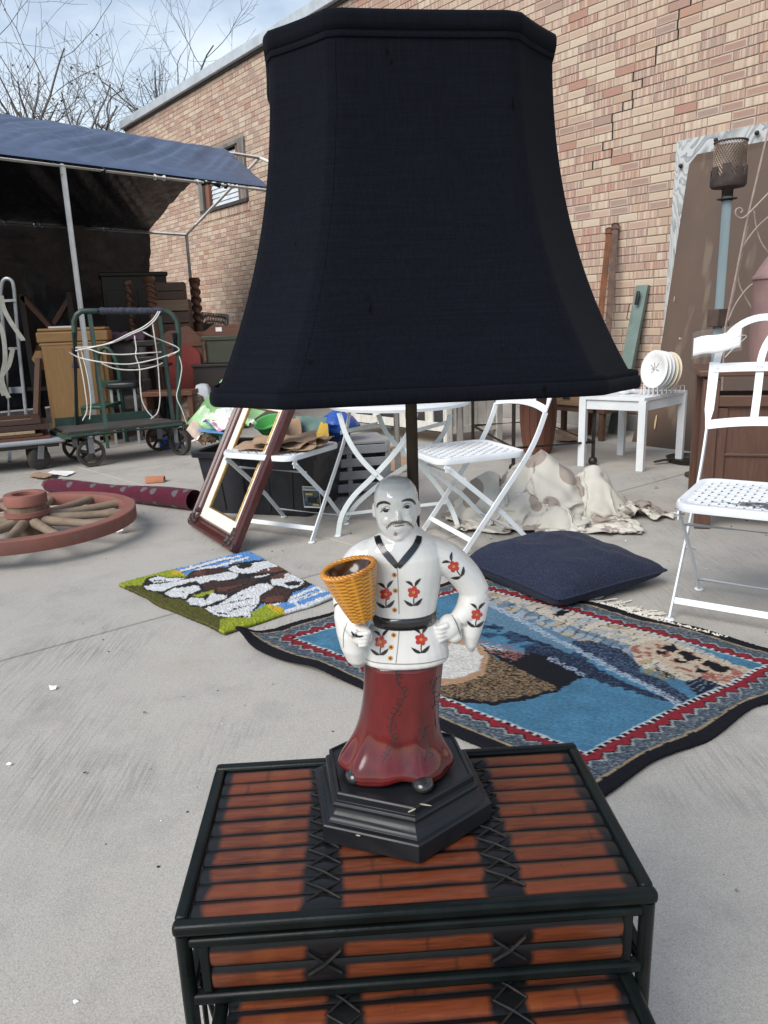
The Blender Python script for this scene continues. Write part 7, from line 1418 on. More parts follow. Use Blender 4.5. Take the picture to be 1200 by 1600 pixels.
# ---------------------------------------------------------------- green cart with cord, platform truck with frames
GREEN = simple('dark_green_enamel', (0.030, 0.062, 0.048), (0.020, 0.042, 0.034), 10, 0.5, bump=0.2, dirt=(0.10, 0.09, 0.075), dirt_at=0.68); CASTI = simple('cast_wheel', (0.04, 0.035, 0.032), (0.065, 0.055, 0.048), 20, 0.7, 0.3, bump=0.4); STEEL = simple('bracket_steel', (0.26, 0.27, 0.28), (0.19, 0.2, 0.21), 12, 0.45, 0.6)
w4 = [G(145, 729), G(283, 711), G(250, 704), G(122, 718)]; cc_ = sum(w4, Vector()) / 4; cart = thing('green_cart', 'dark green tubular cart with spoked wheels and white cord wound round', 'cart', cc_)
def spoked_wheel(parent, c, axis, R, name='wheel', matw=CASTI):
    ax_ = Vector(axis).normalized(); x_, y_, z_ = frame_of(ax_, (0, 0, 1)); P_ = lambda r, a, h_: c + x_ * (r * math.cos(a)) + y_ * (r * math.sin(a)) + ax_ * h_
    m = MB(); m.loft([[P_(r, 2 * math.pi * k / 36, h_) for k in range(36)] for r, h_ in ((R * 0.78, -0.018), (R * 0.97, -0.020), (R, -0.012), (R, 0.012), (R * 0.97, 0.020), (R * 0.78, 0.018), (R * 0.78, -0.018))], caps=False); w_ = m.build(name, matw, parent, local=False)
    for k in range(5): a = 2 * math.pi * k / 5 + 0.3; MB().bar(P_(R * 0.18, a, 0), P_(R * 0.82, a, 0), 0.022, 0.014, ax_).build('spoke', matw, w_, local=False, bev=0.003)
    m = MB(); m.loft([[P_(r, 2 * math.pi * k / 16, h_) for k in range(16)] for r, h_ in ((R * 0.12, -0.028), (R * 0.22, -0.024), (R * 0.22, 0.024), (R * 0.12, 0.028))]); m.build('hub', matw, w_, local=False); return w_
lx2 = (w4[1] - w4[0]).normalized(); wx2 = Vector((-lx2.y, lx2.x, 0)); RWc = 0.105; PZ = 0.245
for k, f in enumerate(w4):
    axd = (wx2, wx2 * 0.5 + lx2, wx2, wx2 * 0.9 + lx2 * 0.4)[k]; c_ = f + Vector((0, 0, RWc)); spoked_wheel(cart, c_, axd, RWc)
    axd = axd.normalized(); br_ = MB()
    for s_ in (-1, 1): br_.bar(c_ + axd * (0.034 * s_), c_ + axd * (0.034 * s_) + Vector((0, 0, PZ - RWc - 0.01)), 0.040, 0.006, axd)
    br_.box(c_ + Vector((0, 0, PZ - RWc - 0.012)), (0.08, 0.08, 0.01)); br_.build('castor_fork', STEEL, cart, local=False)
ext = [w4[0] - lx2 * 0.17 - wx2 * 0.03, w4[1] + lx2 * 0.06 - wx2 * 0.03, w4[2] + lx2 * 0.02 + wx2 * 0.03, w4[3] - lx2 * 0.17 + wx2 * 0.03]
ext = [p + Vector((0, 0, PZ)) for p in ext]
MB().tube(bez(ext + [ext[0]], 1)[:-1] if False else [ext[0].lerp(ext[1], 0.04), ext[0].lerp(ext[1], 0.96), ext[1].lerp(ext[2], 0.1), ext[1].lerp(ext[2], 0.9), ext[2].lerp(ext[3], 0.04), ext[2].lerp(ext[3], 0.96), ext[3].lerp(ext[0], 0.1), ext[3].lerp(ext[0], 0.9)], 0.019, 10, closed=True).build('deck_rail', GREEN, cart, local=False)
m = MB(); e2 = [p + Vector((0, 0, 0.012)) for p in ext]; cx4 = sum(e2, Vector()) / 4; e2 = [cx4 + (p - cx4) * 0.93 for p in e2]; m.add([p + Vector((0, 0, z)) for z in (0, 0.02) for p in e2], [(3, 2, 1, 0), (4, 5, 6, 7)] + [(k, (k + 1) % 4, 4 + (k + 1) % 4, 4 + k) for k in range(4)]); m.build('deck', simple('deck_board', (0.06, 0.055, 0.048), (0.04, 0.038, 0.034), 8, 0.85), cart, local=False)
MB().bar(ext[3].lerp(ext[2], 0.05) + Vector((0, 0, 0.055)), ext[3].lerp(ext[2], 0.95) + Vector((0, 0, 0.055)), 0.02, 0.08).build('back_board', GREEN, cart, local=False)
hl, hr = D(121, 676, 5.98), D(279, 660, 6.2); tl_, tr_ = D(112, 486, 5.98), D(276, 486, 6.2); hl.z = hr.z = PZ
MB().tube([hl, tl_ - Vector((0, 0, 0.16)), *[tl_ + Vector((0.10 * (1 - math.cos(a)), 0, -0.12 + 0.12 * math.sin(a))) for a in (0.4, 0.9, 1.3)], tl_.lerp(tr_, 0.2), tl_.lerp(tr_, 0.8), *[tr_ + Vector((-0.10 * (1 - math.cos(a)), 0, -0.12 + 0.12 * math.sin(a))) for a in (1.3, 0.9, 0.4)], tr_ - Vector((0, 0, 0.16)), hr], 0.021, 12).build('hoop', GREEN, cart, local=False)
for a, b in ((D(140, 492, 5.97), D(167, 676, 5.72)), (D(249, 494, 6.15), D(272, 668, 6.05))): MB().tube([a, b], 0.017, 10).build('brace', GREEN, cart, local=False)
PADM = simple('frayed_wrap', (0.05, 0.055, 0.085), (0.025, 0.028, 0.04), 40, 0.9, bump=1.0, bscale=120, dist=0.006)
pa = [tl_.lerp(tr_, f) + Vector((0, 0, 0.002 * nz(f * 30, 1, 1))) for f in np.linspace(0.24, 0.86, 30)]; MB().tube(pa, [0.027 + 0.005 * nz(i * 0.7, 3, 3) for i in range(30)], 10).build('wrapped_grip', PADM, cart, local=False)
for (x, y, Y) in ((272, 520, 6.18), (117, 545, 5.97)): MB().tube([D(x, y, Y), D(x + 1, y + 30, Y)], [0.027, 0.030], 10).build('tape_patch', PADM, cart, local=False)
cord = thing('rope_coil', 'long white cord looped loosely around the green cart frame', 'cord', (cc_.x, cc_.y, PZ)); WCORD = simple('cord_white', (0.70, 0.69, 0.64), (0.58, 0.57, 0.52), 30, 0.7)
for pts in ([(247, 487), (238, 500), (222, 512), (200, 522), (176, 534), (150, 541), (118, 543)], [(250, 487), (242, 500), (228, 512), (206, 522), (180, 534), (156, 540), (118, 548)], [(118, 544), (140, 546), (160, 552), (190, 554), (222, 552), (252, 550)], [(107, 550), (125, 559), (160, 566), (200, 569), (240, 562), (270, 552), (280, 548)], [(222, 518), (238, 526), (258, 534), (276, 542), (279, 548), (262, 557)], [(155, 566), (180, 576), (212, 578), (240, 573), (254, 567)], [(210, 524), (213, 545), (212, 556), (218, 575), (219, 600), (222, 625), (230, 642), (240, 653)], [(238, 503), (242, 530), (246, 560), (249, 600), (250, 625), (246, 645), (236, 654)], [(121, 548), (128, 580), (133, 610), (136, 640), (129, 657)], [(126, 544), (134, 575), (139, 600), (142, 630), (140, 655)], [(280, 556), (284, 575), (280, 600), (276, 620), (284, 640), (292, 662)]):
    P_ = [D(x, y, 5.85 + 0.28 * (x - 110) / 170 - (0.10 if 150 < x < 245 else 0.03)) for x, y in pts]; MB().tube(bez(P_, 6), 0.0048, 5).build('loop', WCORD, cord, local=False)
# platform truck
DECK = simple('grey_deck', (0.30, 0.32, 0.34), (0.23, 0.25, 0.27), 6, 0.5, bump=0.2); tk = thing('platform_truck', 'grey platform truck stacked with picture frames at the left edge', 'trolley', G(20, 735))
dz_ = 0.195; c0, c1 = D(104, 694, 5.62), D(-70, 716, 5.30); 
def RR(pts, z0, z1, name, mat, par, bev=0.01): m = MB(); m.add([(p.x, p.y, z) for z in (z0, z1) for p in pts], [(3, 2, 1, 0), (4, 5, 6, 7)] + [(k, (k + 1) % 4, 4 + (k + 1) % 4, 4 + k) for k in range(4)]); return m.build(name, mat, par, local=False, bev=bev)
u_ = (c1 - c0); u_.z = 0; u_.normalize(); n_ = Vector((u_.y, -u_.x, 0)); n_ = n_ if n_.y > 0 else -n_
RR([c0, c0 + u_ * 1.0, c0 + u_ * 1.0 + n_ * 0.55, c0 + n_ * 0.55], dz_, dz_ + 0.035, 'deck', DECK, tk, 0.012)
RR([c0 + u_ * 0.05 + n_ * 0.04, c0 + u_ * 0.95 + n_ * 0.04, c0 + u_ * 0.95 + n_ * 0.5, c0 + u_ * 0.05 + n_ * 0.5], dz_ - 0.03, dz_ - 0.001, 'under_frame', simple('dark_timber_and_gap_shade', (0.05, 0.045, 0.04)), tk, 0.003)
for a, b in ((0.20, 0.07), (0.20, 0.46), (0.85, 0.07), (0.85, 0.46)):
    f = c0 + u_ * a + n_ * b; f.z = 0.082; x_ = u_ * 0.35 + n_; 
    xx, yy, zz_ = frame_of(x_, (0, 0, 1)); w_ = MB().loft([[f + xx * (r * math.cos(q)) + yy * (r * math.sin(q)) + zz_ * h_ for q in [2 * math.pi * k / 28 for k in range(28)]] for r, h_ in ((0.03, -0.022), (0.07, -0.022), (0.082, -0.014), (0.082, 0.014), (0.07, 0.022), (0.03, 0.022))]).build('wheel', CASTI, tk, local=False)
    m = MB(); m.bar(f + zz_ * 0.03, f + zz_ * 0.03 + Vector((0.02, 0, 0.10)), 0.045, 0.005, zz_); m.bar(f - zz_ * 0.03, f - zz_ * 0.03 + Vector((0.02, 0, 0.10)), 0.045, 0.005, zz_); m.build('castor_fork', STEEL, tk, local=False)
zf = dz_ + 0.036; names = (('lowest reddish frame in the stack on the platform truck', (0.16, 0.06, 0.03), 0.02, 0.60), ('second thin brown frame in the stack on the truck', (0.10, 0.05, 0.03), 0.016, 0.62), ('pale wooden frame midway up the stack on the truck', (0.42, 0.30, 0.18), 0.022, 0.55), ('deep dark frame near the top of the truck stack', (0.055, 0.028, 0.022), 0.040, 0.56), ('topmost dark brown tray shaped frame on the truck', (0.07, 0.035, 0.026), 0.035, 0.56))
for k, (lbl_, col, th, w_) in enumerate(names):
    o = thing('stacked_frame', lbl_, 'picture frame', (c0.x, c0.y, zf), 0, 'frames stacked on the platform truck'); mt_ = wood('frame_wood_' + 'abcde'[k], col, tuple(v * 0.6 for v in col), 0, 0.45, 6); off = 0.10 + 0.05 * ((k * 7) % 3) ; p0 = c0 + u_ * off + n_ * (0.03 + 0.01 * k); p0.z = 0
    qd = [p0, p0 + u_ * 0.75, p0 + u_ * 0.75 + n_ * 0.44, p0 + n_ * 0.44]
    for s_ in range(4):
        a, b = qd[s_], qd[(s_ + 1) % 4]; d_ = (b - a).normalized(); nn2 = Vector((-d_.y, d_.x, 0)); ce = sum(qd, Vector()) / 4; nn2 = nn2 if nn2.dot(ce - a) > 0 else -nn2
        MB().bar(a + nn2 * 0.03 + d_ * (0.06 if s_ % 2 else 0) + Vector((0, 0, zf + th / 2)), b + nn2 * 0.03 - d_ * (0.06 if s_ % 2 else 0) + Vector((0, 0, zf + th / 2)), 0.06, th).build('rail', mt_, o, local=False, bev=0.003)
    RR([sum(qd, Vector()) / 4 + (q - sum(qd, Vector()) / 4) * 0.85 for q in qd], zf + 0.001, zf + 0.006, 'backing', KRAFT, o, 0)
    zf += th + 0.003
# ---------------------------------------------------------------- furniture stored under the tent
YOAK = wood('golden_oak', (0.36, 0.20, 0.075), (0.27, 0.145, 0.052), 2, 0.5, 4, bump=0.15); YOAKH = wood('golden_oak_flat', (0.36, 0.20, 0.075), (0.27, 0.145, 0.052), 0, 0.5, 4, bump=0.15)
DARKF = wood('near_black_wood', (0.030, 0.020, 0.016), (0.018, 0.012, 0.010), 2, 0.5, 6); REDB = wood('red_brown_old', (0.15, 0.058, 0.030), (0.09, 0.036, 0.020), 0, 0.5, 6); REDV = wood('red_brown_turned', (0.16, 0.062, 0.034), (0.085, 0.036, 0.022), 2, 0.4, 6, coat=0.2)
def stored(name, label, cat, x0, x1, ytop, Y, yaw=0.0, zb=0.0, group=None):   # local frame: x right, y back, z up; width from the photograph at distance Y
    a, b = D(x0, ytop, Y), D(x1, ytop, Y); o = thing(name, label, cat, ((a.x + b.x) / 2, Y, zb), yaw, group); return o, (b.x - a.x), (a.z + b.z) / 2 - zb
o, w, h = stored('oak_cabinet', 'golden oak cabinet with stepped cornice under the tent edge', 'cabinet', 62, 160, 512, 6.95, math.radians(14))
w *= 1.03
MB().box((0, 0.22, (h - 0.13) / 2 + 0.02), (w * 0.94, 0.44, h - 0.17)).build('carcass', YOAK, o, bev=0.004)
MB().box((0, -0.006, (h - 0.13) / 2 + 0.03), (w * 0.80, 0.014, h - 0.26)).build('door', YOAK, o, bev=0.003)
for k, (e, z0, z1) in enumerate(((1.00, h - 0.155, h - 0.125), (1.05, h - 0.123, h - 0.03), (1.00, h - 0.028, h))): MB().box((0, 0.22, (z0 + z1) / 2), (w * e, 0.44 + 0.1 * (e - 0.94), z1 - z0)).build('cornice', YOAKH, o, bev=0.012)
for s_ in (-1, 1): MB().box((s_ * w * 0.43, 0.03, 0.03), (0.06, 0.06, 0.06)).build('foot', YOAK, o)
MB().prism([(0, 0), (0.0, 0.17), (0.05, 0.17), (0.09, 0.10), (0.05, 0.02)], -0.05, 0.05, Matrix.Translation((-w * 0.49, 0.10, h - 0.36)) @ Matrix.Rotation(math.radians(90), 4, 'X') @ Matrix.Scale(-1, 4, (1, 0, 0))).build('corbel', YOAK, o)
ob = WM[o.name] @ Vector((-0.10, 0.15, h)); b_ = thing('white_book', 'thin white booklet lying on the oak cabinet', 'booklet', ob, 0.2); MB().box((0, 0, 0.009), (0.20, 0.14, 0.016)).build('cover', PAPER, b_, bev=0.002)
pl_ = thing('leaning_plank', 'narrow brown plank propped beside the golden oak cabinet', 'plank', G(55, 700)); MB().bar(G(55, 700), D(60, 560, 6.9), 0.05, 0.03).build('board', BRV, pl_, local=False)
# steel ladder-like hand truck with webbing strap
hb_ = G(18, 718); hd_ = thing('steel_hand_truck', 'bent steel tube hand truck with webbing straps at the left edge', 'hand truck', hb_)
gal = simple('dull_steel', (0.36, 0.37, 0.38), (0.26, 0.27, 0.28), 9, 0.45, 0.5)
MB().tube([D(15, 672, 6.2), D(10, 560, 6.25), D(1, 470, 6.3), *bez([D(1, 455, 6.3), D(4, 440, 6.3), D(11, 435, 6.3), D(19, 440, 6.3), D(22, 452, 6.3)], 4), D(28, 530, 6.27), D(42, 660, 6.2)], 0.014, 8).build('side_tube', gal, hd_, local=False)
for (x0, x1, y) in ((5, 25, 470), (8, 29, 545), (12, 36, 610)): MB().flat([D(x0, y, 6.27), D(x1, y - 1, 6.27)], 0.05 if y == 610 else 0.02, 0.006, (0, -1, 0)).build('cross_bar', gal, hd_, local=False)
MB().tube([D(-30, 676, 6.15), D(16, 676, 6.2), D(44, 668, 6.2)], 0.016, 8).build('foot_bar', gal, hd_, local=False)
MB().tube([G(15, 722), D(15, 672, 6.2)], 0.014, 8).build('leg', gal, hd_, local=False); MB().tube([G(44, 715), D(42, 660, 6.2)], 0.014, 8).build('leg', gal, hd_, local=False)
STRAP = simple('grey_webbing', (0.33, 0.32, 0.28), (0.26, 0.25, 0.22), 20, 0.85)
for pts in ([(2, 462), (6, 482), (18, 505), (34, 528), (36, 532)], [(-8, 495), (4, 520), (8, 560), (3, 590), (8, 610), (14, 622)], [(20, 545), (14, 570), (4, 585), (0, 600), (6, 618)]): MB().flat(bez([D(x, y, 6.18) for x, y in pts], 6), 0.034, 0.003, (0.25, -1, 0.1)).build('strap', STRAP, hd_, local=False)
# upturned trestle with crossed dark legs
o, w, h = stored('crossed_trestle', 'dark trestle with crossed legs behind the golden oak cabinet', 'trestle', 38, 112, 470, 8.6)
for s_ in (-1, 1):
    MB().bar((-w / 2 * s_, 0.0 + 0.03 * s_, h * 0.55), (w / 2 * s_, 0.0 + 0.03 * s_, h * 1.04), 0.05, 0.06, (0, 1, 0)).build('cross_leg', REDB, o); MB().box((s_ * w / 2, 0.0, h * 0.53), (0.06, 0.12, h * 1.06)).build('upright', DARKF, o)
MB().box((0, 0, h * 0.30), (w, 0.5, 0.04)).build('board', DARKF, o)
# big dark wardrobe and case
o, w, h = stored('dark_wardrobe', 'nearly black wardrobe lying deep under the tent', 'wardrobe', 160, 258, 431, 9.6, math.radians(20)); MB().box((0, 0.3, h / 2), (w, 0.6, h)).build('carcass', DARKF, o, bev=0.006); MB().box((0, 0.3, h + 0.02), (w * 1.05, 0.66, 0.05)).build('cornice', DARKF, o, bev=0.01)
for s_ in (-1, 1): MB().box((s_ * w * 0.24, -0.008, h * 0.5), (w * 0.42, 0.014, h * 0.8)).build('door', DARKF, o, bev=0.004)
# wooden crates, stacked
o, w, h = stored('wooden_crate', 'lower plank crate of the two stacked beside the wardrobe', 'crate', 243, 293, 468, 8.4, math.radians(10), 0.0, 'crates stacked under the tent'); hb2 = h
for k in range(6): MB().box((0, 0.0, h - 0.06 - k * 0.125), (w, 0.02, 0.115)).build('plank', TANW if k == 0 else BRW, o, bev=0.003)
for s_ in (-1, 1): MB().box((s_ * w * 0.49, 0.20, h / 2), (0.025, 0.40, h)).build('side', BRW, o)
MB().box((0, 0.40, h / 2), (w, 0.02, h)).build('back', BRW, o); MB().box((0, 0.2, h - 0.008), (w * 0.98, 0.38, 0.012)).build('lid', BRW, o)
o2, w2, h2 = stored('wooden_crate', 'upper dark crate of the two stacked beside the wardrobe', 'crate', 244, 285, 441, 8.45, math.radians(10), hb2, 'crates stacked under the tent')
for k in range(2): MB().box((0, 0, h2 * (0.25 + 0.5 * k)), (w2, 0.02, h2 * 0.47)).build('plank', BRW, o2, bev=0.003)
for s_ in (-1, 1): MB().box((s_ * w2 * 0.49, 0.17, h2 / 2), (0.025, 0.34, h2)).build('side', BRW, o2)
MB().box((0, 0.34, h2 / 2), (w2, 0.02, h2)).build('back', BRW, o2); MB().box((0, 0.17, h2 - 0.006), (w2 * 0.98, 0.32, 0.012)).build('lid', BRW, o2)
# barley twist columns
def twist(label, x, y0, y1, Y, r, stand=True):
    a, b = D(x[0], y0, Y), D(x[1], y1, Y); o = thing('twisted_column', label, 'column', (b.x, b.y, 0), 0, 'barley twist columns'); rings = []; n = 60
    for i in range(n + 1):
        f = i / n; c_ = b.lerp(a, f); rings.append([c_ + Vector((r * (0.82 + 0.20 * math.cos(2 * (q) + f * 32)) * math.cos(q), r * (0.82 + 0.20 * math.cos(2 * q + f * 32)) * math.sin(q), 0)) for q in [2 * math.pi * k / 20 for k in range(20)]])
    MB().loft(rings).build('shaft', REDV, o, local=False, smooth=50); MB().lathe([(r, 0), (r * 1.15, 0.02), (r * 0.9, 0.05)], 20, a).build('capital', REDV, o, local=False)
    MB().lathe([(r * 1.3, 0.0), (r * 1.3, 0.04), (r * 0.8, 0.08), (r * 0.8, b.z)], 16, (b.x, b.y, 0)).build('base_shaft', REDV, o, local=False)
twist('thick barley twist column standing against the crates', (233, 238), 440, 482, 8.1, 0.055); twist('dim barley twist column in front of the dark wardrobe', (199, 208), 446, 512, 8.6, 0.042); twist('barley twist column standing before the brick wall beside the tent pole', (304, 310), 441, 506, 9.2, 0.062)
# red arched cabinet
RED = simple('faded_red_panel', (0.22, 0.028, 0.020), (0.16, 0.022, 0.017), 6, 0.5)
o, w, h = stored('red_cabinet', 'red panelled cabinet with scalloped brown crest behind the cart', 'cabinet', 256, 316, 536, 7.6, math.radians(6)); MB().box((0, 0.2, h / 2 - 0.0), (w, 0.4, h)).build('carcass', REDB, o, bev=0.004)
cr_ = [(-w / 2 - 0.02, 0.0)] + [(-w / 2 - 0.02 + (w + 0.04) * k / 30, 0.05 + 0.13 * math.sin(math.pi * k / 30) ** 0.7 + 0.018 * math.sin(4 * math.pi * k / 30)) for k in range(31)] + [(w / 2 + 0.02, 0.0)]
MB().prism(cr_, -0.02, 0.02, Matrix.Translation((0, 0.0, h - 0.03)) @ Matrix.Rotation(math.radians(90), 4, 'X')).build('crest', REDB, o); ar = [(-w * 0.42, 0.05), (w * 0.42, 0.05)] + [(w * 0.42 - w * 0.84 * k / 20, h - 0.12 + 0.11 * math.sin(math.pi * k / 20) ** 0.6) for k in range(21)]
MB().prism(ar, 0.0, 0.012, Matrix.Translation((0, -0.024, 0)) @ Matrix.Rotation(math.radians(90), 4, 'X')).build('panel', RED, o); MB().box((0, -0.03, 0.10), (w * 1.02, 0.03, 0.06)).build('rail', REDB, o, bev=0.004)
o, w, h = stored('long_sideboard', 'red brown sideboard deep under the tent carrying the columns', 'sideboard', 236, 330, 510, 9.4, math.radians(10)); MB().box((0, 0.2, h / 2), (w, 0.42, h)).build('carcass', REDB, o, bev=0.004); MB().box((0, 0.2, h + 0.012), (w * 1.06, 0.46, 0.03)).build('top', REDB, o, bev=0.004)
# green metal trunk on dark chest, scalloped back rail
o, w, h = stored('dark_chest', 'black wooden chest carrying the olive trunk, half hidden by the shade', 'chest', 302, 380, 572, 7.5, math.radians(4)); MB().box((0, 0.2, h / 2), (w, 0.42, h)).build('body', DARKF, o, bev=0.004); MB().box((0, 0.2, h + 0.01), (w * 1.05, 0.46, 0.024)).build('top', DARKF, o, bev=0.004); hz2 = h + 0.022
OLIVE = simple('olive_enamel', (0.050, 0.052, 0.032), (0.035, 0.036, 0.024), 8, 0.5, bump=0.2)
o, w, h = stored('olive_trunk', 'olive green metal trunk on the dark chest', 'trunk', 314, 380, 527, 7.55, math.radians(4), hz2); MB().box((0, 0.2, h * 0.5), (w, 0.36, h)).build('body', OLIVE, o, bev=0.01); MB().box((0, 0.2, h * 0.97), (w * 1.03, 0.38, 0.05)).build('lid', OLIVE, o, bev=0.01); MB().tube([(-w * 0.44, -0.002, 0.03), (-w * 0.44, -0.002, h - 0.03)], 0.012, 6).build('strap', REDB, o); zt = hz2 + h
o = thing('scalloped_rail', 'brown scalloped furniture rail lying on the olive trunk', 'rail', (D(352, 525, 7.7).x, 7.72, zt)); w = 0.62; pr = [(-w / 2, 0.0)] + [(-w / 2 + w * k / 30, 0.045 + 0.075 * math.sin(math.pi * k / 30) ** 1.2 + 0.015 * math.cos(6 * math.pi * k / 30)) for k in range(31)] + [(w / 2, 0.0)]; MB().prism(pr, -0.015, 0.015, Matrix.Rotation(math.radians(90), 4, 'X')).build('board', REDB, o); MB().box((-0.06, -0.017, 0.075), (0.06, 0.004, 0.04)).build('price_card', PAPER, o)
# silver mesh panel against the wall
o = thing('mesh_panel', 'grey wire mesh panel standing by the tent pole before the bricks', 'panel', D(336, 530, 8.9)); a, b, c_, d_ = D(316, 488, 8.9), D(356, 492, 8.9), D(360, 560, 8.9), D(318, 560, 8.9); GW = simple('dull_grey_wire', (0.22, 0.225, 0.23), (0.15, 0.15, 0.155), 10, 0.6, 0.3)
MB().tube([a, b, c_, d_], 0.012, 6, closed=True).build('border', GW, o, local=False); m = MB(); rg = random.Random(2)
for k in range(17): f = k / 16; m.tube([a.lerp(b, f), d_.lerp(c_, min(1, max(0, f + 0.25)))], 0.005, 4); m.tube([a.lerp(b, f), d_.lerp(c_, min(1, max(0, f - 0.25)))], 0.005, 4)
m.build('wires', GW, o, local=False, kind='stuff'); MB().box(D(337, 640, 8.95), (0.34, 0.02, 0.02)).build('foot_bar', GW, o, local=False)
ol = (D(337, 560, 8.9)); MB().tube([(ol.x, 8.9, 0), (ol.x, 8.9, ol.z)], 0.016, 6).build('leg', GW, o, local=False)
# middle clutter seen through the cart
o, w, h = stored('grey_armchair', 'grey upholstered armchair seen through the green cart', 'chair', 163, 218, 534, 7.3, math.radians(8)); GU = simple('grey_upholstery', (0.13, 0.115, 0.10), (0.10, 0.088, 0.078), 20, 0.95)
MB().box((0, 0.30, h * 0.62), (w, 0.14, h * 0.76)).build('backrest', GU, o, bev=0.04); MB().box((0, 0.05, h * 0.36), (w, 0.44, 0.14)).build('seat', GU, o, bev=0.03)
for s_ in (-1, 1):
    MB().box((s_ * w * 0.46, 0.05, h * 0.52), (0.07, 0.46, 0.12)).build('arm', GU, o, bev=0.02)
    for yy in (-0.12, 0.30): MB().box((s_ * w * 0.42, yy, h * 0.15), (0.05, 0.05, h * 0.30)).build('leg', DARKF, o)
o2 = thing('purple_blanket', 'purple folded blanket thrown over the grey armchair', 'blanket', WM[o.name] @ Vector((0.0, 0.30, h)), 0.1); PURP = simple('purple_cloth', (0.115, 0.055, 0.085), (0.085, 0.04, 0.065), 14, 0.95, bump=0.6); MB().grid(lambda i, j: (-w * 0.55 + w * 1.1 * i / 20, -0.12 + 0.24 * j / 12, 0.012 + 0.05 * math.sin(math.pi * j / 12) + 0.03 * nz(i * 0.25, j * 0.3, 3) + 0.02), 21, 13, 0.03).build('folds', PURP, o2, smooth=180)
GRCH = simple('green_chair_paint', (0.018, 0.075, 0.045), (0.014, 0.055, 0.035), 10, 0.5)
o, w, h = stored('green_chair', 'dark green round backed chair behind the cart deck', 'chair', 146, 182, 543, 6.9, math.radians(-6)); hwc = w / 2
MB().tube([(-hwc, 0, 0), (-hwc, 0, h * 0.7), *[(-hwc * math.cos(a), 0, h * 0.7 + h * 0.3 * math.sin(a)) for a in np.linspace(0.3, math.pi - 0.3, 9)], (hwc, 0, h * 0.7), (hwc, 0, 0)], 0.018, 8).build('back_hoop', GRCH, o); MB().box((0, -0.19, h * 0.42), (w, 0.40, 0.03)).build('seat', GRCH, o, bev=0.01); MB().box((0, 0.0, h * 0.62), (w * 0.9, 0.02, 0.06)).build('back_slat', GRCH, o, bev=0.004)
for s_ in (-1, 1): MB().tube([(s_ * hwc * 0.9, -0.37, 0), (s_ * hwc * 0.9, -0.37, h * 0.42)], 0.016, 8).build('leg', GRCH, o)
o, w, h = stored('sewing_machine_stand', 'black cast iron treadle stand and machine behind the cart', 'treadle stand', 205, 258, 572, 7.0, math.radians(5))
MB().box((0, 0.12, h), (w * 1.1, 0.34, 0.025)).build('table_board', DARKF, o, bev=0.004); mc = MB(); mc.box((0.02, 0.12, h + 0.06), (0.24, 0.09, 0.05)); mc.box((0.10, 0.12, h + 0.14), (0.06, 0.08, 0.14)); mc.box((-0.03, 0.12, h + 0.20), (0.22, 0.06, 0.06)); mc.box((-0.12, 0.12, h + 0.15), (0.045, 0.05, 0.12)); mm_ = mc.build('machine_head', IRON, o, bev=0.012); MB().lathe([(0.05, -0.012), (0.06, -0.012), (0.06, 0.012), (0.05, 0.012)], 24, (0.145, 0.12, h + 0.16), Matrix.Rotation(math.radians(90), 3, 'Y')).build('hand_wheel', STEEL, mm_)
for s_ in (-1, 1):
    MB().tube([(s_ * w * 0.42, -0.02, 0), (s_ * w * 0.36, 0.10, h * 0.5), (s_ * w * 0.42, 0.22, h)], 0.014, 6).build('side_frame', IRON, o); MB().tube([(s_ * w * 0.42, 0.26, 0), (s_ * w * 0.36, 0.14, h * 0.5), (s_ * w * 0.42, 0.02, h)], 0.014, 6).build('side_frame', IRON, o)
spoked_wheel(o, WM[o.name] @ Vector((w * 0.25, 0.14, h * 0.45)), (1, 0.1, 0), 0.14, 'flywheel', IRON)
o, w, h = stored('black_padded_stool', 'black padded stool with chrome arm seen through the cart', 'stool', 166, 212, 597, 6.75); MB().box((0, 0.1, h - 0.03), (w, 0.26, 0.06)).build('pad', TUBM, o, bev=0.02)
for s_ in (-1, 1): MB().tube([(s_ * w * 0.40, -0.01, 0.0), (s_ * w * 0.40, 0.02, h - 0.05)], 0.012, 8).build('leg', gal, o); MB().tube([(s_ * w * 0.40, 0.22, 0.0), (s_ * w * 0.40, 0.20, h - 0.05)], 0.012, 8).build('leg', gal, o)
o, w, h = stored('red_brown_bench', 'low red brown bench behind the right end of the cart', 'bench', 218, 300, 612, 6.75); MB().box((0, 0.12, h - 0.02), (w, 0.26, 0.04)).build('seat', REDB, o, bev=0.004)
for s_ in (-1, 1): MB().box((s_ * w * 0.44, 0.12, (h - 0.04) / 2), (0.04, 0.22, h - 0.04)).build('leg', REDB, o)
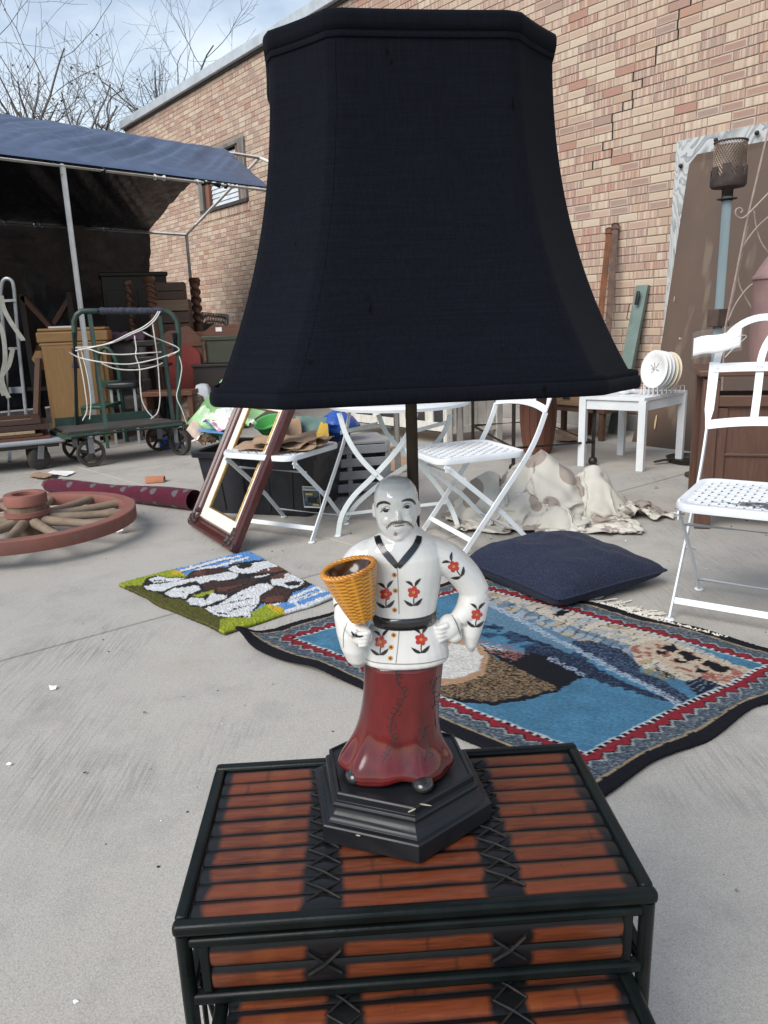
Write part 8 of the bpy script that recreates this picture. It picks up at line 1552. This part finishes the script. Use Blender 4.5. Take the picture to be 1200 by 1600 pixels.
# white jug and sack on a dark box beyond the tub
YS = 6.9; zb_ = D(304, 664, YS).z; xs_ = D(304, 650, YS).x
o = thing('black_box', 'low black box under the paper sack beyond the tub', 'box', (xs_, YS + 0.05, 0)); MB().box((0.03, 0, zb_ / 2), (0.42, 0.34, zb_ - 0.01)).build('body', DARKF, o, bev=0.006); MB().box((0.03, 0, zb_ - 0.01), (0.44, 0.36, 0.018)).build('lid', DARKF, o, bev=0.003)
hs_ = D(304, 616, YS).z - zb_; o = thing('paper_sack', 'crumpled brown paper sack on the black box', 'sack', (xs_, YS, zb_)); SACK = simple('sack_paper', (0.24, 0.185, 0.125), (0.15, 0.115, 0.08), 12, 0.95, bump=1.0, bscale=40, dist=0.02); rings = []
for i in range(14):
    f = i / 13; r = 0.105 * (0.75 + 0.3 * math.sin(2.4 * f + 0.6)) * (1 if i < 13 else 0.55); rings.append([Vector((r * (1 + 0.5 * nz(math.cos(a) * 1.8, math.sin(a) * 1.8, f * 4)) * math.cos(a), 0.8 * r * (1 + 0.45 * nz(math.cos(a) * 1.8, math.sin(a) * 1.8, f * 4 + 7)) * math.sin(a), hs_ * f + 0.02 * nz(a, f * 4, 2) * f)) for a in [2 * math.pi * k / 36 for k in range(36)]])
MB().loft(rings).build('body', SACK, o, smooth=60)
zj = D(311, 624, YS + 0.18).z; xj = D(312, 610, YS + 0.18).x; hj = D(311, 601, YS + 0.18).z - zj; o = thing('plastic_jug', 'translucent white plastic jug behind the paper sack', 'jug', (xj, YS + 0.30, zb_)); MB().loft([rrect(0.062, 0.05, 0.02, 0), rrect(0.068, 0.054, 0.02, hj + zj - zb_ - 0.05), rrect(0.05, 0.045, 0.02, hj + zj - zb_ - 0.01), rrect(0.02, 0.02, 0.01, hj + zj - zb_)]).build('body', simple('milky_plastic', (0.55, 0.58, 0.62), None, 5, 0.4), o)
bt = G(268, 700); o = thing('blue_tray', 'bright blue plastic tray on the concrete between the cart wheels', 'tray', (bt.x, bt.y, 0), 0.4); MB().box((0, 0, 0.035), (0.20, 0.14, 0.07)).build('body', simple('royal_blue_plastic', (0.02, 0.10, 0.55)), o, bev=0.012); MB().box((0, 0, 0.074), (0.22, 0.16, 0.008)).build('rim', MATS['royal_blue_plastic'], o, bev=0.003)

# ---------------------------------------------------------------- litter on the concrete
tp_ = G(243, 753); o = thing('terracotta_shard', 'curved orange terracotta tile fragment on the concrete', 'tile shard', tp_, 0.1)
m = MB(); rings = []
for f in (0, 0.5, 1): rings.append([Vector((-0.06 + 0.12 * f, 0.045 * math.cos(a) * r, 0.004 + 0.035 * math.sin(a) * r)) for r, aa in ((1.0, np.linspace(0, math.pi, 9)), (0.8, np.linspace(math.pi, 0, 9))) for a in aa])
m.loft(rings).build('body', simple('terracotta', (0.44, 0.17, 0.085), (0.36, 0.14, 0.07), 12, 0.85), o, smooth=40)
for k, (lbl_, q, mt_) in enumerate((('tan paper scrap beside the platform truck wheel', [(44, 744), (70, 748), (84, 741), (60, 737)], KRAFT), ('white paper sheet lying over the tan scrap', [(72, 740), (104, 744), (117, 738), (84, 735)], PAPER), ('dark torn card under the paper scraps', [(56, 748), (84, 750), (92, 744), (70, 741)], DARKF))):
    sheet('paper_scrap', lbl_, 'paper', mt_, [G(x, y, 0.004 + 0.004 * (2 - k)) for x, y in q], 6, 0.0015, 0.008, 40 + k)
def scrap(label, x, y, s_, mat, seed, cat='litter'):
    rg = random.Random(seed); c_ = G(x, y); pts = [(math.cos(a) * s_ * rg.uniform(0.5, 1), math.sin(a) * s_ * rg.uniform(0.4, 0.8)) for a in [2 * math.pi * k / 7 for k in range(7)]]
    m = MB(); m.add([(c_.x + px_, c_.y + py_, 0.0025 + rg.uniform(0, s_ * 0.5)) for px_, py_ in pts] + [(c_.x, c_.y, 0.002 + s_ * 0.5)], [(k, (k + 1) % 7, 7) for k in range(7)]); o = m.build('scrap', mat, None, smooth=None, label=label, cat=cat); rebase(o, (c_.x, c_.y, 0))
for lbl_, x, y, size, mt_, seed in (
        ('white paper flake on the concrete left of the bamboo table', 83, 1077, 0.018, PAPER, 1),
        ('tiny white chip on the concrete at far left', 14, 1196, 0.008, PAPER, 2),
        ('white flake beside the dog rug corner', 477, 973, 0.012, PAPER, 3),
        ('white flake beside the rolled rug', 184, 812, 0.03, PAPER, 4),
        ('dark chip on the concrete near the dresser leg', 1025, 763, 0.018, BLKG, 5),
        ('dark chip on concrete below the white paper flake', 133, 1209, 0.006, BLKG, 6),
        ('dark leaf left of the bamboo table', 226, 1115, 0.007, BLKG, 7),
        ('dark leaf near the fabric end', 1066, 809, 0.012, BLKG, 8),
        ('white chip under the chair with the tag', 1103, 890, 0.007, PAPER, 9),
        ('white paper by the brown cabinet', 876, 688, 0.05, PAPER, 10)):
    scrap(lbl_, x, y, size, mt_, seed)
# fine grit lying about on the slabs
for nm, mt_, n_, sd_, sz in (('pale_grit', PAPER, 70, 5, (0.0010, 0.0024)), ('dark_grit', BLKG, 260, 6, (0.0012, 0.0040))):
    rg = random.Random(sd_); m = MB()
    for k in range(n_):
        x, y, r = rg.uniform(-2.6, 2.6), rg.uniform(0.25, 5.0) ** 1.0, rg.uniform(*sz) * (1.0 if rg.random() < 0.9 else 2.2)
        a = rg.uniform(0, 6.28); dx_, dy_ = math.cos(a) * r * rg.uniform(0.8, 2.2), math.sin(a) * r
        m.add([(x - dx_, y - dy_, 0.0), (x + dy_, y - dx_, 0.0), (x + dx_, y + dy_, 0.0), (x - dy_ * 0.7, y + dx_ * 0.6, 0.0), (x, y, r * 0.9)], [(0, 1, 4), (1, 2, 4), (2, 3, 4), (3, 0, 4)])
    tag(m.build(nm, mt_, None, smooth=None), nm.replace('_', ' ') + ' scattered thinly over the concrete slabs', 'grit', kind='stuff')
